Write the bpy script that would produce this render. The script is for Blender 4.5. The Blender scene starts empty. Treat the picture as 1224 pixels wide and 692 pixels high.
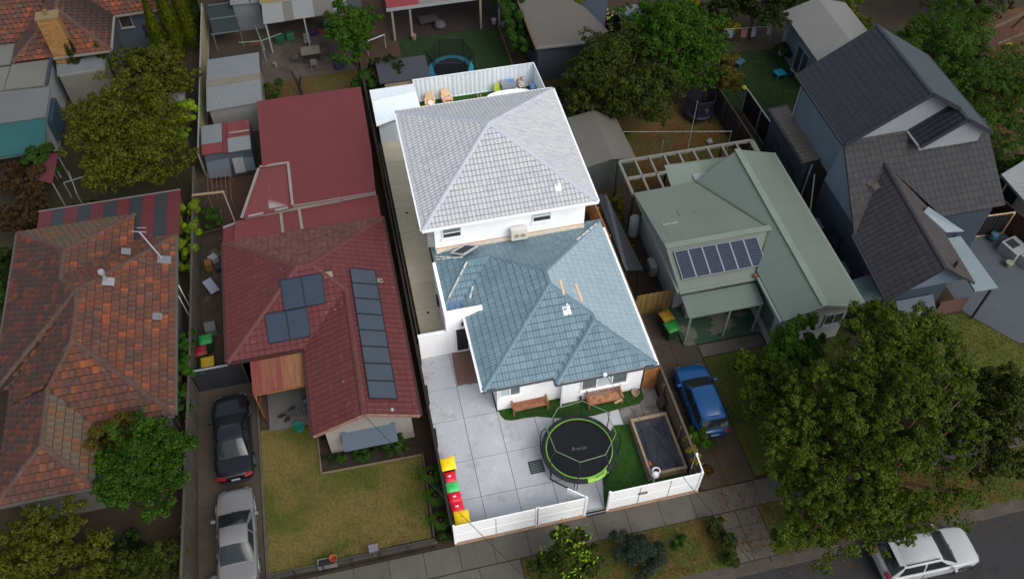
import bpy, bmesh, math, random
import numpy as np
from mathutils import Vector, Matrix
rad = math.radians
scene = bpy.context.scene
col = scene.collection
random.seed(7)
rng = np.random.default_rng(11)

# ------------------------------------------------------------------ camera, sky, sun, exposure
cam_data = bpy.data.cameras.new('camera')
cam = bpy.data.objects.new('camera', cam_data)
col.objects.link(cam)
cam.location = (-0.909, -15.460, 37.0)
cam.rotation_euler = (rad(90 - 51.571), 0, rad(-12.945))
cam_data.sensor_width = 36
cam_data.lens = 36 * 1060 / 1224
cam_data.clip_end = 1000
scene.camera = cam

SUN_EL, SUN_AZ = 46, 148        # azimuth clockwise from the lots' own north (+Y)
world = bpy.data.worlds.new('World')
scene.world = world
world.use_nodes = True
wn = world.node_tree
sky = wn.nodes.new('ShaderNodeTexSky')
sky.sky_type = 'NISHITA'
sky.sun_disc = False
sky.sun_elevation = rad(SUN_EL)
sky.sun_rotation = rad(SUN_AZ)
sky.air_density = 1.0
sky.dust_density = 3.0
sky.ozone_density = 1.0
hsv = wn.nodes.new('ShaderNodeHueSaturation')      # a cloud veil takes most of the blue out of the whole sky
hsv.inputs['Saturation'].default_value = 0.38
wn.links.new(sky.outputs[0], hsv.inputs['Color'])
wn.links.new(hsv.outputs[0], wn.nodes['Background'].inputs[0])
wn.nodes['Background'].inputs[1].default_value = 0.15
sd = bpy.data.lights.new('sun', 'SUN')
sd.energy = 1.05
sd.angle = rad(45)
sd.color = (1.0, 0.96, 0.9)
sun = bpy.data.objects.new('sun', sd)
col.objects.link(sun)
sv = Vector((math.sin(rad(SUN_AZ)) * math.cos(rad(SUN_EL)), math.cos(rad(SUN_AZ)) * math.cos(rad(SUN_EL)), math.sin(rad(SUN_EL))))
sun.rotation_euler = (-sv).to_track_quat('-Z', 'Y').to_euler()
sun.location = (30, -10, 60)
scene.view_settings.view_transform = 'Standard'
scene.view_settings.look = 'None'
scene.view_settings.gamma = 1
scene.view_settings.exposure = 0.62

# ------------------------------------------------------------------ materials
def S(r, g, b, k=1.0):
    f = lambda c: ((c / 255 + 0.055) / 1.055) ** 2.4 if c > 10 else c / 255 / 12.92
    return (min(1, f(r) * k), min(1, f(g) * k), min(1, f(b) * k))

def M(name, c, c2=None, rough=0.8, scale=1.2, spread=0.6, bump=0.0, bscale=40, rnd=None, rfac=1.0, metal=0.0,
      stains=(), spec=0.4, wave=None, alpha=None, coat=0.0, stretch=(1, 1, 1), obj_space=False):
    """Procedural surface: two-tone noise, optional per-piece colour, stain patches of their own shape, fine relief."""
    m = bpy.data.materials.new(name)
    m.use_nodes = True
    nt = m.node_tree
    N, Lk = nt.nodes, nt.links
    bsdf = N['Principled BSDF']
    bsdf.inputs['Roughness'].default_value = rough
    bsdf.inputs['Metallic'].default_value = metal
    bsdf.inputs['Specular IOR Level'].default_value = spec
    if coat:
        bsdf.inputs['Coat Weight'].default_value = coat
        bsdf.inputs['Coat Roughness'].default_value = 0.05
    if obj_space:
        tc = N.new('ShaderNodeTexCoord'); pos = tc.outputs['Object']
    else:
        g = N.new('ShaderNodeNewGeometry'); pos = g.outputs['Position']
    if stretch != (1, 1, 1):
        vm = N.new('ShaderNodeVectorMath'); vm.operation = 'MULTIPLY'
        vm.inputs[1].default_value = stretch
        Lk.new(pos, vm.inputs[0]); spos = vm.outputs[0]
    else:
        spos = pos
    def noise(s, d=6, p=None, r=0.6):
        n = N.new('ShaderNodeTexNoise')
        n.inputs['Scale'].default_value = s
        n.inputs['Detail'].default_value = d
        n.inputs['Roughness'].default_value = r
        Lk.new(p if p is not None else spos, n.inputs['Vector'])
        return n.outputs[0]
    def mix(f, a, b):
        x = N.new('ShaderNodeMix'); x.data_type = 'RGBA'
        for sock, val in ((x.inputs[0], f), (x.inputs[6], a), (x.inputs[7], b)):
            if isinstance(val, (int, float)): sock.default_value = val
            elif isinstance(val, tuple): sock.default_value = (*val, 1)
            else: Lk.new(val, sock)
        return x.outputs[2]
    def ramp(v, lo, hi):
        r = N.new('ShaderNodeMapRange'); r.interpolation_type = 'SMOOTHSTEP'
        r.inputs['From Min'].default_value = lo; r.inputs['From Max'].default_value = hi
        Lk.new(v, r.inputs['Value'])
        return r.outputs[0]
    def scl(v, k):
        x = N.new('ShaderNodeMath'); x.operation = 'MULTIPLY'; x.inputs[1].default_value = k
        Lk.new(v, x.inputs[0]); return x.outputs[0]
    base = c
    if rnd:
        g2 = N.new('ShaderNodeNewGeometry'); oi = N.new('ShaderNodeObjectInfo')
        ad = N.new('ShaderNodeMath'); ad.operation = 'ADD'
        Lk.new(g2.outputs['Random Per Island'], ad.inputs[0]); Lk.new(oi.outputs['Random'], ad.inputs[1])
        fr = N.new('ShaderNodeMath'); fr.operation = 'FRACT'; Lk.new(ad.outputs[0], fr.inputs[0])
        cr = N.new('ShaderNodeValToRGB'); cr.color_ramp.interpolation = 'CONSTANT'
        el = cr.color_ramp.elements
        while len(el) < len(rnd): el.new(0.5)
        for i, q in enumerate(rnd):
            el[i].position = i / len(rnd); el[i].color = (*q, 1)
        Lk.new(fr.outputs[0], cr.inputs[0])
        base = mix(rfac, c, cr.outputs[0])
    if c2 is not None:
        f = scl(ramp(noise(scale), 0.5 - spread / 2, 0.5 + spread / 2), 1.0)
        base = mix(f, base, c2)
    for (sc, ss, lo, hi, k) in stains:
        base = mix(scl(ramp(noise(ss, 8, spos, 0.65), lo, hi), k), base, sc)
    if wave:
        base = mix(scl(ramp(noise(wave[1], 3), 0.4, 0.6), wave[2]), base, wave[0])
    if isinstance(base, tuple): bsdf.inputs['Base Color'].default_value = (*base, 1)
    else: Lk.new(base, bsdf.inputs['Base Color'])
    if bump:
        b = N.new('ShaderNodeBump'); b.inputs['Strength'].default_value = bump; b.inputs['Distance'].default_value = 0.02
        Lk.new(noise(bscale, 4), b.inputs['Height']); Lk.new(b.outputs[0], bsdf.inputs['Normal'])
    if alpha is not None:
        bsdf.inputs['Alpha'].default_value = alpha
    return m

# ------------------------------------------------------------------ mesh helpers
def tag(o, label=None, cat=None, group=None, kind=None):
    if label: o['label'] = label
    if cat: o['category'] = cat
    if group: o['group'] = group
    if kind: o['kind'] = kind
    return o

def thing(name, label, cat, loc=(0, 0, 0), group=None):
    o = bpy.data.objects.new(name, None)
    col.objects.link(o)
    o.location = loc
    o.empty_display_size = 0.2
    return tag(o, label, cat, group)

def wloc(o):
    v = Vector((0, 0, 0))
    while o is not None:
        v = v + o.location; o = o.parent
    return v

def kids(o):
    return [c for c in o.children]

def copy_tree(o, parent=None):
    c = o.copy(); col.objects.link(c)
    if parent is not None: c.parent = parent
    for k in kids(o): copy_tree(k, c)
    return c

def put(root, x, y, z=0, rz=0, label=None):
    root.location = (x, y, z); root.rotation_euler = (0, 0, rz)
    if label: root['label'] = label
    return root

class MB:
    def __init__(s): s.v = []; s.f = []
    def add(s, vs, fs):
        b = len(s.v); s.v += [tuple(p) for p in vs]; s.f += [tuple(i + b for i in f) for f in fs]; return s
    def poly(s, pts): return s.add(pts, [tuple(range(len(pts)))])
    def box(s, x0, x1, y0, y1, z0, z1):
        v = [(x, y, z) for z in (z0, z1) for x, y in ((x0, y0), (x1, y0), (x1, y1), (x0, y1))]
        return s.add(v, [(3, 2, 1, 0), (4, 5, 6, 7), (0, 1, 5, 4), (1, 2, 6, 5), (2, 3, 7, 6), (3, 0, 4, 7)])
    def obox(s, c, size, rz=0, rx=0, ry=0):
        m = Matrix.Translation(c) @ Matrix.Rotation(rz, 4, 'Z') @ Matrix.Rotation(ry, 4, 'Y') @ Matrix.Rotation(rx, 4, 'X')
        a, b, d = size[0] / 2, size[1] / 2, size[2] / 2
        v = [m @ Vector((x, y, z)) for z in (-d, d) for x, y in ((-a, -b), (a, -b), (a, b), (-a, b))]
        return s.add(v, [(3, 2, 1, 0), (4, 5, 6, 7), (0, 1, 5, 4), (1, 2, 6, 5), (2, 3, 7, 6), (3, 0, 4, 7)])
    def prism(s, poly, z0, z1):
        n = len(poly)
        v = [(p[0], p[1], z0) for p in poly] + [(p[0], p[1], z1) for p in poly]
        return s.add(v, [tuple(range(n))[::-1], tuple(range(n, 2 * n))] + [(i, (i + 1) % n, n + (i + 1) % n, n + i) for i in range(n)])
    def slab(s, pts, d):
        """a sheet through pts with thickness d along its own normal, downwards"""
        P = [Vector(p) for p in pts]
        nrm = Vector((0, 0, 0))
        for i in range(len(P)):
            nrm += (P[i] - P[0]).cross(P[(i + 1) % len(P)] - P[0])
        nrm.normalize()
        if nrm.z < 0: nrm = -nrm
        Q = [p - nrm * d for p in P]; n = len(P)
        return s.add(P + Q, [tuple(range(n)), tuple(range(n, 2 * n))[::-1]] + [(i, n + i, n + (i + 1) % n, (i + 1) % n) for i in range(n)])
    def beam(s, a, b, w, h=None, up=(0, 0, 1)):
        h = w if h is None else h
        a = Vector(a); b = Vector(b); d = (b - a).normalized()
        u = Vector(up)
        if abs(d.dot(u)) > 0.99: u = Vector((0, 1, 0))
        x = d.cross(u).normalized() * (w / 2); z = d.cross(x.normalized()).normalized() * (h / 2)
        v = [p + x * i + z * j for p in (a, b) for i, j in ((-1, -1), (1, -1), (1, 1), (-1, 1))]
        return s.add(v, [(3, 2, 1, 0), (4, 5, 6, 7), (0, 1, 5, 4), (1, 2, 6, 5), (2, 3, 7, 6), (3, 0, 4, 7)])
    def tube(s, pts, r, n=6, closed=False):
        pts = [Vector(p) for p in pts]; k = len(pts)
        rs = r if isinstance(r, (list, tuple)) else [r] * k
        base = len(s.v); ref = Vector((0.13, 0.07, 1)).normalized()
        for i, p in enumerate(pts):
            if closed: d = pts[(i + 1) % k] - pts[i - 1]
            else: d = pts[min(i + 1, k - 1)] - pts[max(i - 1, 0)]
            d.normalize()
            u = d.cross(ref)
            if u.length < 0.15: u = d.cross(Vector((1, 0.1, 0)))
            u.normalize(); w = d.cross(u)
            for j in range(n):
                a = 2 * math.pi * j / n
                s.v.append(tuple(p + (u * math.cos(a) + w * math.sin(a)) * rs[i]))
        for i in range(k if closed else k - 1):
            for j in range(n):
                i2 = (i + 1) % k
                s.f.append((base + i * n + j, base + i * n + (j + 1) % n, base + i2 * n + (j + 1) % n, base + i2 * n + j))
        if not closed:
            s.f.append(tuple(base + j for j in range(n))[::-1]); s.f.append(tuple(base + (k - 1) * n + j for j in range(n)))
        return s
    def lathe(s, prof, n=16, c=(0, 0, 0), ax='z'):
        base = len(s.v)
        for r, z in prof:
            for j in range(n):
                a = 2 * math.pi * j / n
                p = (r * math.cos(a), r * math.sin(a), z) if ax == 'z' else (z, r * math.cos(a), r * math.sin(a))
                s.v.append((p[0] + c[0], p[1] + c[1], p[2] + c[2]))
        for i in range(len(prof) - 1):
            for j in range(n):
                s.f.append((base + i * n + j, base + i * n + (j + 1) % n, base + (i + 1) * n + (j + 1) % n, base + (i + 1) * n + j))
        return s
    def disc(s, r, n=16, c=(0, 0, 0), ax='z'):
        pts = []
        for j in range(n):
            a = 2 * math.pi * j / n
            p = (r * math.cos(a), r * math.sin(a), 0) if ax == 'z' else (0, r * math.cos(a), r * math.sin(a))
            pts.append((p[0] + c[0], p[1] + c[1], p[2] + c[2]))
        return s.poly(pts)
    def build(s, name, m, parent=None, smooth=False, kind=None, label=None, fix=True, bevel=0):
        off = wloc(parent) if parent is not None else Vector((0, 0, 0))
        me = bpy.data.meshes.new(name)
        me.from_pydata([(p[0] - off.x, p[1] - off.y, p[2] - off.z) for p in s.v], [], s.f)
        if fix:
            bm = bmesh.new(); bm.from_mesh(me)
            bmesh.ops.recalc_face_normals(bm, faces=bm.faces)
            bm.to_mesh(me); bm.free()
        me.materials.append(m)
        if smooth:
            me.polygons.foreach_set('use_smooth', [True] * len(me.polygons))
            me.set_sharp_from_angle(angle=rad(smooth if smooth is not True else 45))
        o = bpy.data.objects.new(name, me); col.objects.link(o)
        if parent is not None: o.parent = parent
        if bevel:
            bv = o.modifiers.new('bevel', 'BEVEL'); bv.width = bevel; bv.segments = 2; bv.limit_method = 'ANGLE'
        if kind: o['kind'] = kind
        if label: o['label'] = label
        return o

def np_mesh(name, V, F, m, parent=None, kind=None):
    """V (n,3), F (k,3 or 4) arrays -> one object"""
    off = wloc(parent) if parent is not None else Vector((0, 0, 0))
    V = np.asarray(V, dtype=np.float32) - np.array(off[:], dtype=np.float32)
    F = np.asarray(F, dtype=np.int32)
    me = bpy.data.meshes.new(name)
    me.vertices.add(len(V)); me.vertices.foreach_set('co', V.ravel())
    k = F.shape[1]
    me.loops.add(F.size); me.loops.foreach_set('vertex_index', F.ravel())
    me.polygons.add(len(F)); me.polygons.foreach_set('loop_start', np.arange(0, F.size, k, dtype=np.int32))
    me.update(calc_edges=True)
    me.materials.append(m)
    o = bpy.data.objects.new(name, me); col.objects.link(o)
    if parent is not None: o.parent = parent
    if kind: o['kind'] = kind
    return o

def structure(o): o['kind'] = 'structure'; return o

# ---- polygons
def clip(poly, a, b, c):            # keep a*x + b*y <= c
    out = []
    for i in range(len(poly)):
        p, q = poly[i], poly[(i + 1) % len(poly)]
        dp, dq = a * p[0] + b * p[1] - c, a * q[0] + b * q[1] - c
        if dp <= 1e-9: out.append(p)
        if (dp < -1e-9 and dq > 1e-9) or (dp > 1e-9 and dq < -1e-9):
            t = dp / (dp - dq); out.append((p[0] + t * (q[0] - p[0]), p[1] + t * (q[1] - p[1])))
    return out
def area(p): return 0.5 * sum(p[i][0] * p[(i + 1) % len(p)][1] - p[(i + 1) % len(p)][0] * p[i][1] for i in range(len(p)))
def clip_convex(sub, pol):
    if area(pol) < 0: pol = pol[::-1]
    for i in range(len(pol)):
        p, q = pol[i], pol[(i + 1) % len(pol)]
        ex, ey = q[0] - p[0], q[1] - p[1]
        sub = clip(sub, ey, -ex, ey * p[0] - ex * p[1])
        if len(sub) < 3: return []
    return sub
def inside(pt, pol):
    r = False; j = len(pol) - 1
    for i in range(len(pol)):
        if (pol[i][1] > pt[1]) != (pol[j][1] > pt[1]) and pt[0] < (pol[j][0] - pol[i][0]) * (pt[1] - pol[i][1]) / (pol[j][1] - pol[i][1]) + pol[i][0]: r = not r
        j = i
    return r

# ---- roofs
def frame(face):
    P = [Vector(p) for p in face]
    n = Vector((0, 0, 0))
    for i in range(1, len(P) - 1): n += (P[i] - P[0]).cross(P[i + 1] - P[0])
    n.normalize()
    if n.z < 0: n = -n
    u = Vector((0, 0, 1)).cross(n)
    u = Vector((1, 0, 0)) if u.length < 1e-4 else u.normalized()
    v = n.cross(u)
    return P, n, u, v

def tile_strip(prof, w, h, lift, O, u, v, n, pol2=None, u0=0, v0=0):
    """verts/faces of one tile whose lower-left corner is (u0, v0); clipped by pol2 when given"""
    V = []; Fc = []; idx = {}
    def vert(a, b, drop=0.0):
        t = (a - u0) / w; z = 0
        for i in range(len(prof) - 1):
            if prof[i][0] - 1e-6 <= t <= prof[i + 1][0] + 1e-6:
                k = (t - prof[i][0]) / max(1e-6, prof[i + 1][0] - prof[i][0]); z = prof[i][1] * (1 - k) + prof[i + 1][1] * k; break
        z = z + lift * (1 - (b - v0) / h) + 0.004 - drop
        key = (round(a, 4), round(b, 4), drop)
        if key not in idx:
            idx[key] = len(V); V.append(O + u * a + v * b + n * z)
        return idx[key]
    for i in range(len(prof) - 1):
        gu = 0.004 if lift else 0
        a0, a1 = u0 + max(prof[i][0] * w, gu), u0 + min(prof[i + 1][0] * w, w - gu)
        ht = h - (0.022 if lift else 0)
        q = [(a0, v0), (a1, v0), (a1, v0 + ht), (a0, v0 + ht)]
        if pol2 is not None: q = clip_convex(q, pol2)
        if len(q) < 3 or abs(area(q)) < 1e-5: continue
        Fc.append(tuple(vert(*p) for p in q))
        if lift:
            low = [p for p in q if abs(p[1] - v0) < 1e-6]
            if len(low) == 2:
                low.sort()
                Fc.append((vert(*low[0], 0.016), vert(*low[1], 0.016), vert(*low[1]), vert(*low[0])))
    return V, Fc

CAMP = Vector(cam.location)
def roof(house, faces, prof, w, h, lift, m, deck_m, n_ind=0, name='roof', piece='roof_tile', thick=0.09, offset=0.0):
    """faces: convex planar polygons. A deck sheet, and courses of tiles lying on it, each with its own edges."""
    dk = MB()
    for f in faces: dk.slab(f, thick)
    deck = dk.build(name, deck_m, house)
    rest = MB(); full = []
    for f in faces:
        P, n, u, v = frame(f)
        O = n * P[0].dot(n)
        pol = [(p.dot(u), p.dot(v)) for p in P]
        if area(pol) < 0: pol = pol[::-1]
        us = [p[0] for p in pol]; vs = [p[1] for p in pol]
        vb = min(vs) - 0.05
        # the eave course overhangs slightly
        nv = int(math.ceil((max(vs) - vb) / h))
        for j in range(nv):
            v0 = vb + j * h; sh = offset * w * (j % 2)
            i0 = int(math.floor((min(us) - sh) / w)); i1 = int(math.ceil((max(us) - sh) / w))
            for i in range(i0, i1):
                u0 = i * w + sh
                q = [(u0, v0), (u0 + w, v0), (u0 + w, v0 + h), (u0, v0 + h)]
                c = clip_convex(q, pol)
                if len(c) < 3 or area(c) < 0.0015: continue
                if area(c) > w * h * 0.999:
                    full.append((O + u * u0 + v * v0, u, v, n))
                else:
                    V, Fc = tile_strip(prof, w, h, lift, O, u, v, n, pol, u0, v0)
                    rest.add(V, Fc)
    full.sort(key=lambda t: (t[0] - CAMP).length)
    if n_ind and full:
        z = Vector((0, 0, 0))
        V, Fc = tile_strip(prof, w, h, lift, z, Vector((1, 0, 0)), Vector((0, 1, 0)), Vector((0, 0, 1)))
        me = bpy.data.meshes.new(piece); me.from_pydata([tuple(p) for p in V], [], Fc); me.materials.append(m)
        hl = wloc(house)
        for (O, u, v, n) in full[:n_ind]:
            o = bpy.data.objects.new(piece, me); col.objects.link(o); o.parent = deck
            jz = random.uniform(-0.004, 0.006); jr = random.uniform(-0.012, 0.012)
            mt = Matrix((u, v, n)).transposed().to_4x4(); mt.translation = O - hl + n * jz
            o.matrix_local = mt @ Matrix.Rotation(jr, 4, 'Z')
    for (O, u, v, n) in full[n_ind if n_ind else 0:]:
        jz = n * random.uniform(-0.003, 0.005)
        V, Fc = tile_strip(prof, w, h, lift, O + jz, u, v, n)
        rest.add(V, Fc)
    if rest.f: rest.build(piece + 's' if lift else 'roof_sheeting', m, deck, kind='stuff' if lift else None, fix=False)
    return deck

def ridge(house, lines, m, r=0.11, step=0.4, parent=None, lift=0.03):
    """overlapping half-round capping pieces along hips and ridges"""
    b = MB()
    for a, c in lines:
        a = Vector(a); c = Vector(c); d = c - a; L = d.length; k = max(1, int(round(L / step))); d.normalize()
        s = d.cross(Vector((0, 0, 1))).normalized(); up = s.cross(d).normalized()
        for i in range(k):
            p0 = a + d * (L * i / k - 0.02); p1 = a + d * (L * (i + 1) / k + 0.02)
            vs = []
            for p, rr in ((p0, r * 1.06), (p1, r * 0.94)):
                for t in range(7):
                    an = math.pi * t / 6
                    vs.append(p + s * (rr * math.cos(an)) * 1.15 + up * (rr * math.sin(an) * 0.62 + lift - 0.05))
            b.add(vs, [(t, t + 1, 8 + t, 7 + t) for t in range(6)] + [tuple(range(7)), tuple(range(7, 14))])
    return b.build('ridge_capping', m, parent or house)

def gutter(house, runs, m, w=0.13, hgt=0.11, out=0.05, name='gutter'):
    for a, c in runs:
        MB().beam(Vector(a) + Vector((0, 0, -0.06)), Vector(c) + Vector((0, 0, -0.06)), w, hgt).build(name, m, house)

def window(house, x0, x1, y, z0, z1, frame_m, glass_m, nx=1, face='-y', blind=None, ny=1):
    """frame as a child of the house, panes as its children; face tells which way it looks"""
    fr = MB(); ft = 0.055; dep = 0.07
    def bx(a0, a1, c0, c1, d0, d1):
        if face == '-y': return (a0, a1, y - d1, y - d0, c0, c1)
        if face == '+y': return (a0, a1, y + d0, y + d1, c0, c1)
        if face == '-x': return (y - d1, y - d0, a0, a1, c0, c1)
        return (y + d0, y + d1, a0, a1, c0, c1)
    for k in range(nx + 1):
        c = x0 + (x1 - x0) * k / nx
        fr.box(*bx(max(x0, c - ft / 2 if 0 < k < nx else (c if k == 0 else c - ft)), min(x1, (c + ft / 2) if 0 < k < nx else (c + ft if k == 0 else c)), z0 + ft, z1 - ft, -0.02, dep))
    fr.box(*bx(x0, x1, z0, z0 + ft, -0.02, dep)); fr.box(*bx(x0, x1, z1 - ft, z1, -0.02, dep))
    fr.box(*bx(x0 - 0.06, x1 + 0.06, z0 - 0.05, z0 - 0.002, -0.02, dep + 0.06))
    for k in range(1, ny):
        c = z0 + (z1 - z0) * k / ny
        fr.box(*bx(x0 + ft, x1 - ft, c - 0.025, c + 0.025, -0.02, dep - 0.01))
    f = fr.build('window', frame_m, house)
    for k in range(nx):
        a0 = x0 + (x1 - x0) * k / nx + ft * 0.8; a1 = x0 + (x1 - x0) * (k + 1) / nx - ft * 0.8
        g = MB().box(*bx(a0, a1, z0 + ft, z1 - ft, 0.0, 0.025))
        g.build('pane', blind[k] if blind and blind[k] else glass_m, f)
    return f

# ---- vegetation
def scatter_leaves(lobes, n, size, up=0.35, shell=0.55, jag=0.22, sub=9, seed=0, aspect=0.5, subr=0.36):
    """lobes: (x, y, z, r[, squash]); returns leaf quads gathered in tufts over each lobe's outer volume"""
    r_ = np.random.default_rng(seed)
    Vs = []
    tot = sum(l[3] ** 2 for l in lobes)
    for l in lobes:
        c = np.array(l[:3]); R = l[3]; sq = l[4] if len(l) > 4 else 0.85
        k = int(n * l[3] ** 2 / tot)
        m = max(6, int(sub * (R / 1.0) ** 1.6) + 8)
        d = r_.normal(size=(m, 3)); d[:, 2] = d[:, 2] * 0.9 + 0.25; d /= np.linalg.norm(d, axis=1)[:, None]
        tuft = d * (R * (1 - jag * 0.5 + r_.uniform(-jag, jag * 0.7, (m, 1)))) * (1 - shell * r_.uniform(0, 1, (m, 1)) ** 2.2)
        tr = R * subr * r_.uniform(0.55, 1.15, m)
        ti = r_.integers(0, m, k)
        dd = r_.normal(size=(k, 3)); dd /= np.linalg.norm(dd, axis=1)[:, None]
        rr = r_.uniform(0.25, 1, (k, 1)) ** 0.5
        p = tuft[ti] + dd * rr * tr[ti][:, None] * np.array([1, 1, 0.75])
        p[:, 2] *= sq
        out = p / (np.linalg.norm(p, axis=1)[:, None] + 1e-6)
        nrm = dd * 0.6 + out * 0.35 + np.array([0, 0, up]) + r_.normal(size=(k, 3)) * 0.45
        nrm /= np.linalg.norm(nrm, axis=1)[:, None]
        t = np.cross(nrm, r_.normal(size=(k, 3))); t /= np.linalg.norm(t, axis=1)[:, None]
        b = np.cross(nrm, t)
        s = size * r_.uniform(0.6, 1.3, (k, 1))
        q = c + p
        keep = q[:, 2] > 0.05
        q, t, b, s, nrm = q[keep], t[keep], b[keep], s[keep], nrm[keep]
        Vs.append(np.stack([q - t * s, q - b * s * aspect + nrm * s * 0.12, q + t * s - nrm * s * 0.15, q + b * s * aspect + nrm * s * 0.12], 1))
    V = np.concatenate(Vs).reshape(-1, 3)
    return V, np.arange(len(V)).reshape(-1, 4)

def plant(name, label, cat, lobes, n, size, leaf, bark=None, base=None, trunk_r=0.15, group=None, seed=1, crown='crown', limbs=True, **kw):
    bx = base if base else (lobes[0][0], lobes[0][1])
    root = thing(name, label, cat, (bx[0], bx[1], 0), group)
    n = int(n * 2.0); size = size * 0.70
    q = random.Random(seed * 7 + 1); fine = []
    for l in lobes:                                   # big limbs carry many smaller, uneven clumps
        if l[3] < 1.15: fine.append(l); continue
        k = int(7 + 5 * l[3])
        fine.append((l[0], l[1], l[2] - .1 * l[3], l[3] * .72, .8))
        for i in range(k):
            z = q.uniform(-.25, 1); a = q.uniform(0, 6.283); h_ = math.sqrt(max(0, 1 - z * z)); d = l[3] * q.uniform(.62, 1.02)
            fine.append((l[0] + d * h_ * math.cos(a), l[1] + d * h_ * math.sin(a), max(.3, l[2] + d * z * .8), l[3] * q.uniform(.2, .42), .8))
    V, F = scatter_leaves(fine, n, size, seed=seed, **kw)
    np_mesh(crown, V, F, leaf, root)
    if bark:
        r_ = random.Random(seed)
        zt = min(l[2] - l[3] * 0.5 for l in lobes); zt = max(0.35, zt)
        t = MB(); k = 5
        t.tube([(bx[0] + r_.uniform(-.06, .06) * i, bx[1] + r_.uniform(-.06, .06) * i, -0.05 + (zt + 0.05) * i / (k - 1)) for i in range(k)],
               [trunk_r * (1.25 - 0.45 * i / (k - 1)) for i in range(k)], 8)
        t.build('trunk', bark, root, smooth=True)
        if limbs:
            lm = MB()
            for l in lobes:
                for j in range(1 + int(l[3] * .7)):
                    e = Vector((l[0] + r_.uniform(-.6, .6) * l[3], l[1] + r_.uniform(-.6, .6) * l[3], l[2] + r_.uniform(-.1, .55) * l[3]))
                    s0 = Vector((bx[0], bx[1], zt - 0.1)); mid = s0.lerp(e, 0.5) + Vector((r_.uniform(-.2, .2), r_.uniform(-.2, .2), 0.15 * l[3]))
                    lm.tube([s0, s0.lerp(mid, .5) + Vector((0, 0, .1)), mid, mid.lerp(e, .5), e], [trunk_r * .55, trunk_r * .42, trunk_r * .32, trunk_r * .2, trunk_r * .08], 5)
            lm.build('limbs', bark, root, smooth=True)
    return root

def grass_tufts(name, poly, n, m, z=0.0, hgt=0.05, parent=None, seed=0, wid=0.012, holes=()):
    r_ = np.random.default_rng(seed)
    xs = [p[0] for p in poly]; ys = [p[1] for p in poly]
    pts = []
    P = np.stack([r_.uniform(min(xs), max(xs), n * 2), r_.uniform(min(ys), max(ys), n * 2)], 1)
    for p in P:
        if inside(p, poly) and not any(inside(p, h) for h in holes): pts.append(p)
        if len(pts) >= n: break
    p = np.array(pts); k = len(p)
    a = r_.uniform(0, 2 * math.pi, k); L = hgt * r_.uniform(0.5, 1.4, k)
    dx, dy = np.cos(a), np.sin(a); w = wid * r_.uniform(0.7, 1.6, k)
    lean = r_.uniform(0.1, 0.9, k) * L
    b = r_.uniform(0, 2 * math.pi, k)
    V = np.zeros((k, 3, 3))
    V[:, 0] = np.stack([p[:, 0] - dx * w, p[:, 1] - dy * w, np.full(k, z)], 1)
    V[:, 1] = np.stack([p[:, 0] + dx * w, p[:, 1] + dy * w, np.full(k, z)], 1)
    V[:, 2] = np.stack([p[:, 0] + np.cos(b) * lean, p[:, 1] + np.sin(b) * lean, z + L], 1)
    o = np_mesh(name, V.reshape(-1, 3), np.arange(k * 3).reshape(-1, 3), m, parent, kind='stuff')
    return o

# ---- fences
def paling_fence(name, label, runs, h, m, post_m=None, pal=0.13, gap=0.006, post_step=2.4, cap=True, rail_side=1):
    """runs: list of polylines (x, y). Overlapping boards, rails and posts."""
    root = thing(name, label, 'fence', (runs[0][0][0], runs[0][0][1], 0))
    pb = MB(); rl = MB(); cp = MB()
    for line in runs:
        for (a, b) in zip(line[:-1], line[1:]):
            a = Vector((*a, 0)); b = Vector((*b, 0)); d = b - a; L = d.length; d.normalize(); s = Vector((-d.y, d.x, 0)) * rail_side
            k = int(L / pal); ang = math.atan2(d.y, d.x)
            for i in range(k):
                c = a + d * ((i + 0.5) * L / k) + s * (0.012 if i % 2 else 0.0)
                hh = h + random.uniform(-0.03, 0.03)
                pb.obox((c.x, c.y, hh / 2), (L / k - gap + (0.02 if i % 2 else 0), 0.014, hh), ang, random.uniform(-.008, .008), random.uniform(-.012, .012))
            for z in (0.35, h - 0.3):
                rl.beam(a + s * 0.045 + Vector((0, 0, z)), b + s * 0.045 + Vector((0, 0, z)), 0.045, 0.08)
            if cap: cp.beam(a + Vector((0, 0, h + 0.02)), b + Vector((0, 0, h + 0.02)), 0.11, 0.035)
            np_ = max(1, int(round(L / post_step)))
            for i in range(np_ + 1):
                c = a.lerp(b, i / np_) + s * 0.11
                MB().box(c.x - .045, c.x + .045, c.y - .045, c.y + .045, 0, h - 0.05).build('post', post_m or m, root)
    pb.build('palings', m, root, kind='stuff'); rl.build('rail', post_m or m, root)
    if cap: cp.build('capping', post_m or m, root)
    return root

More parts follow.
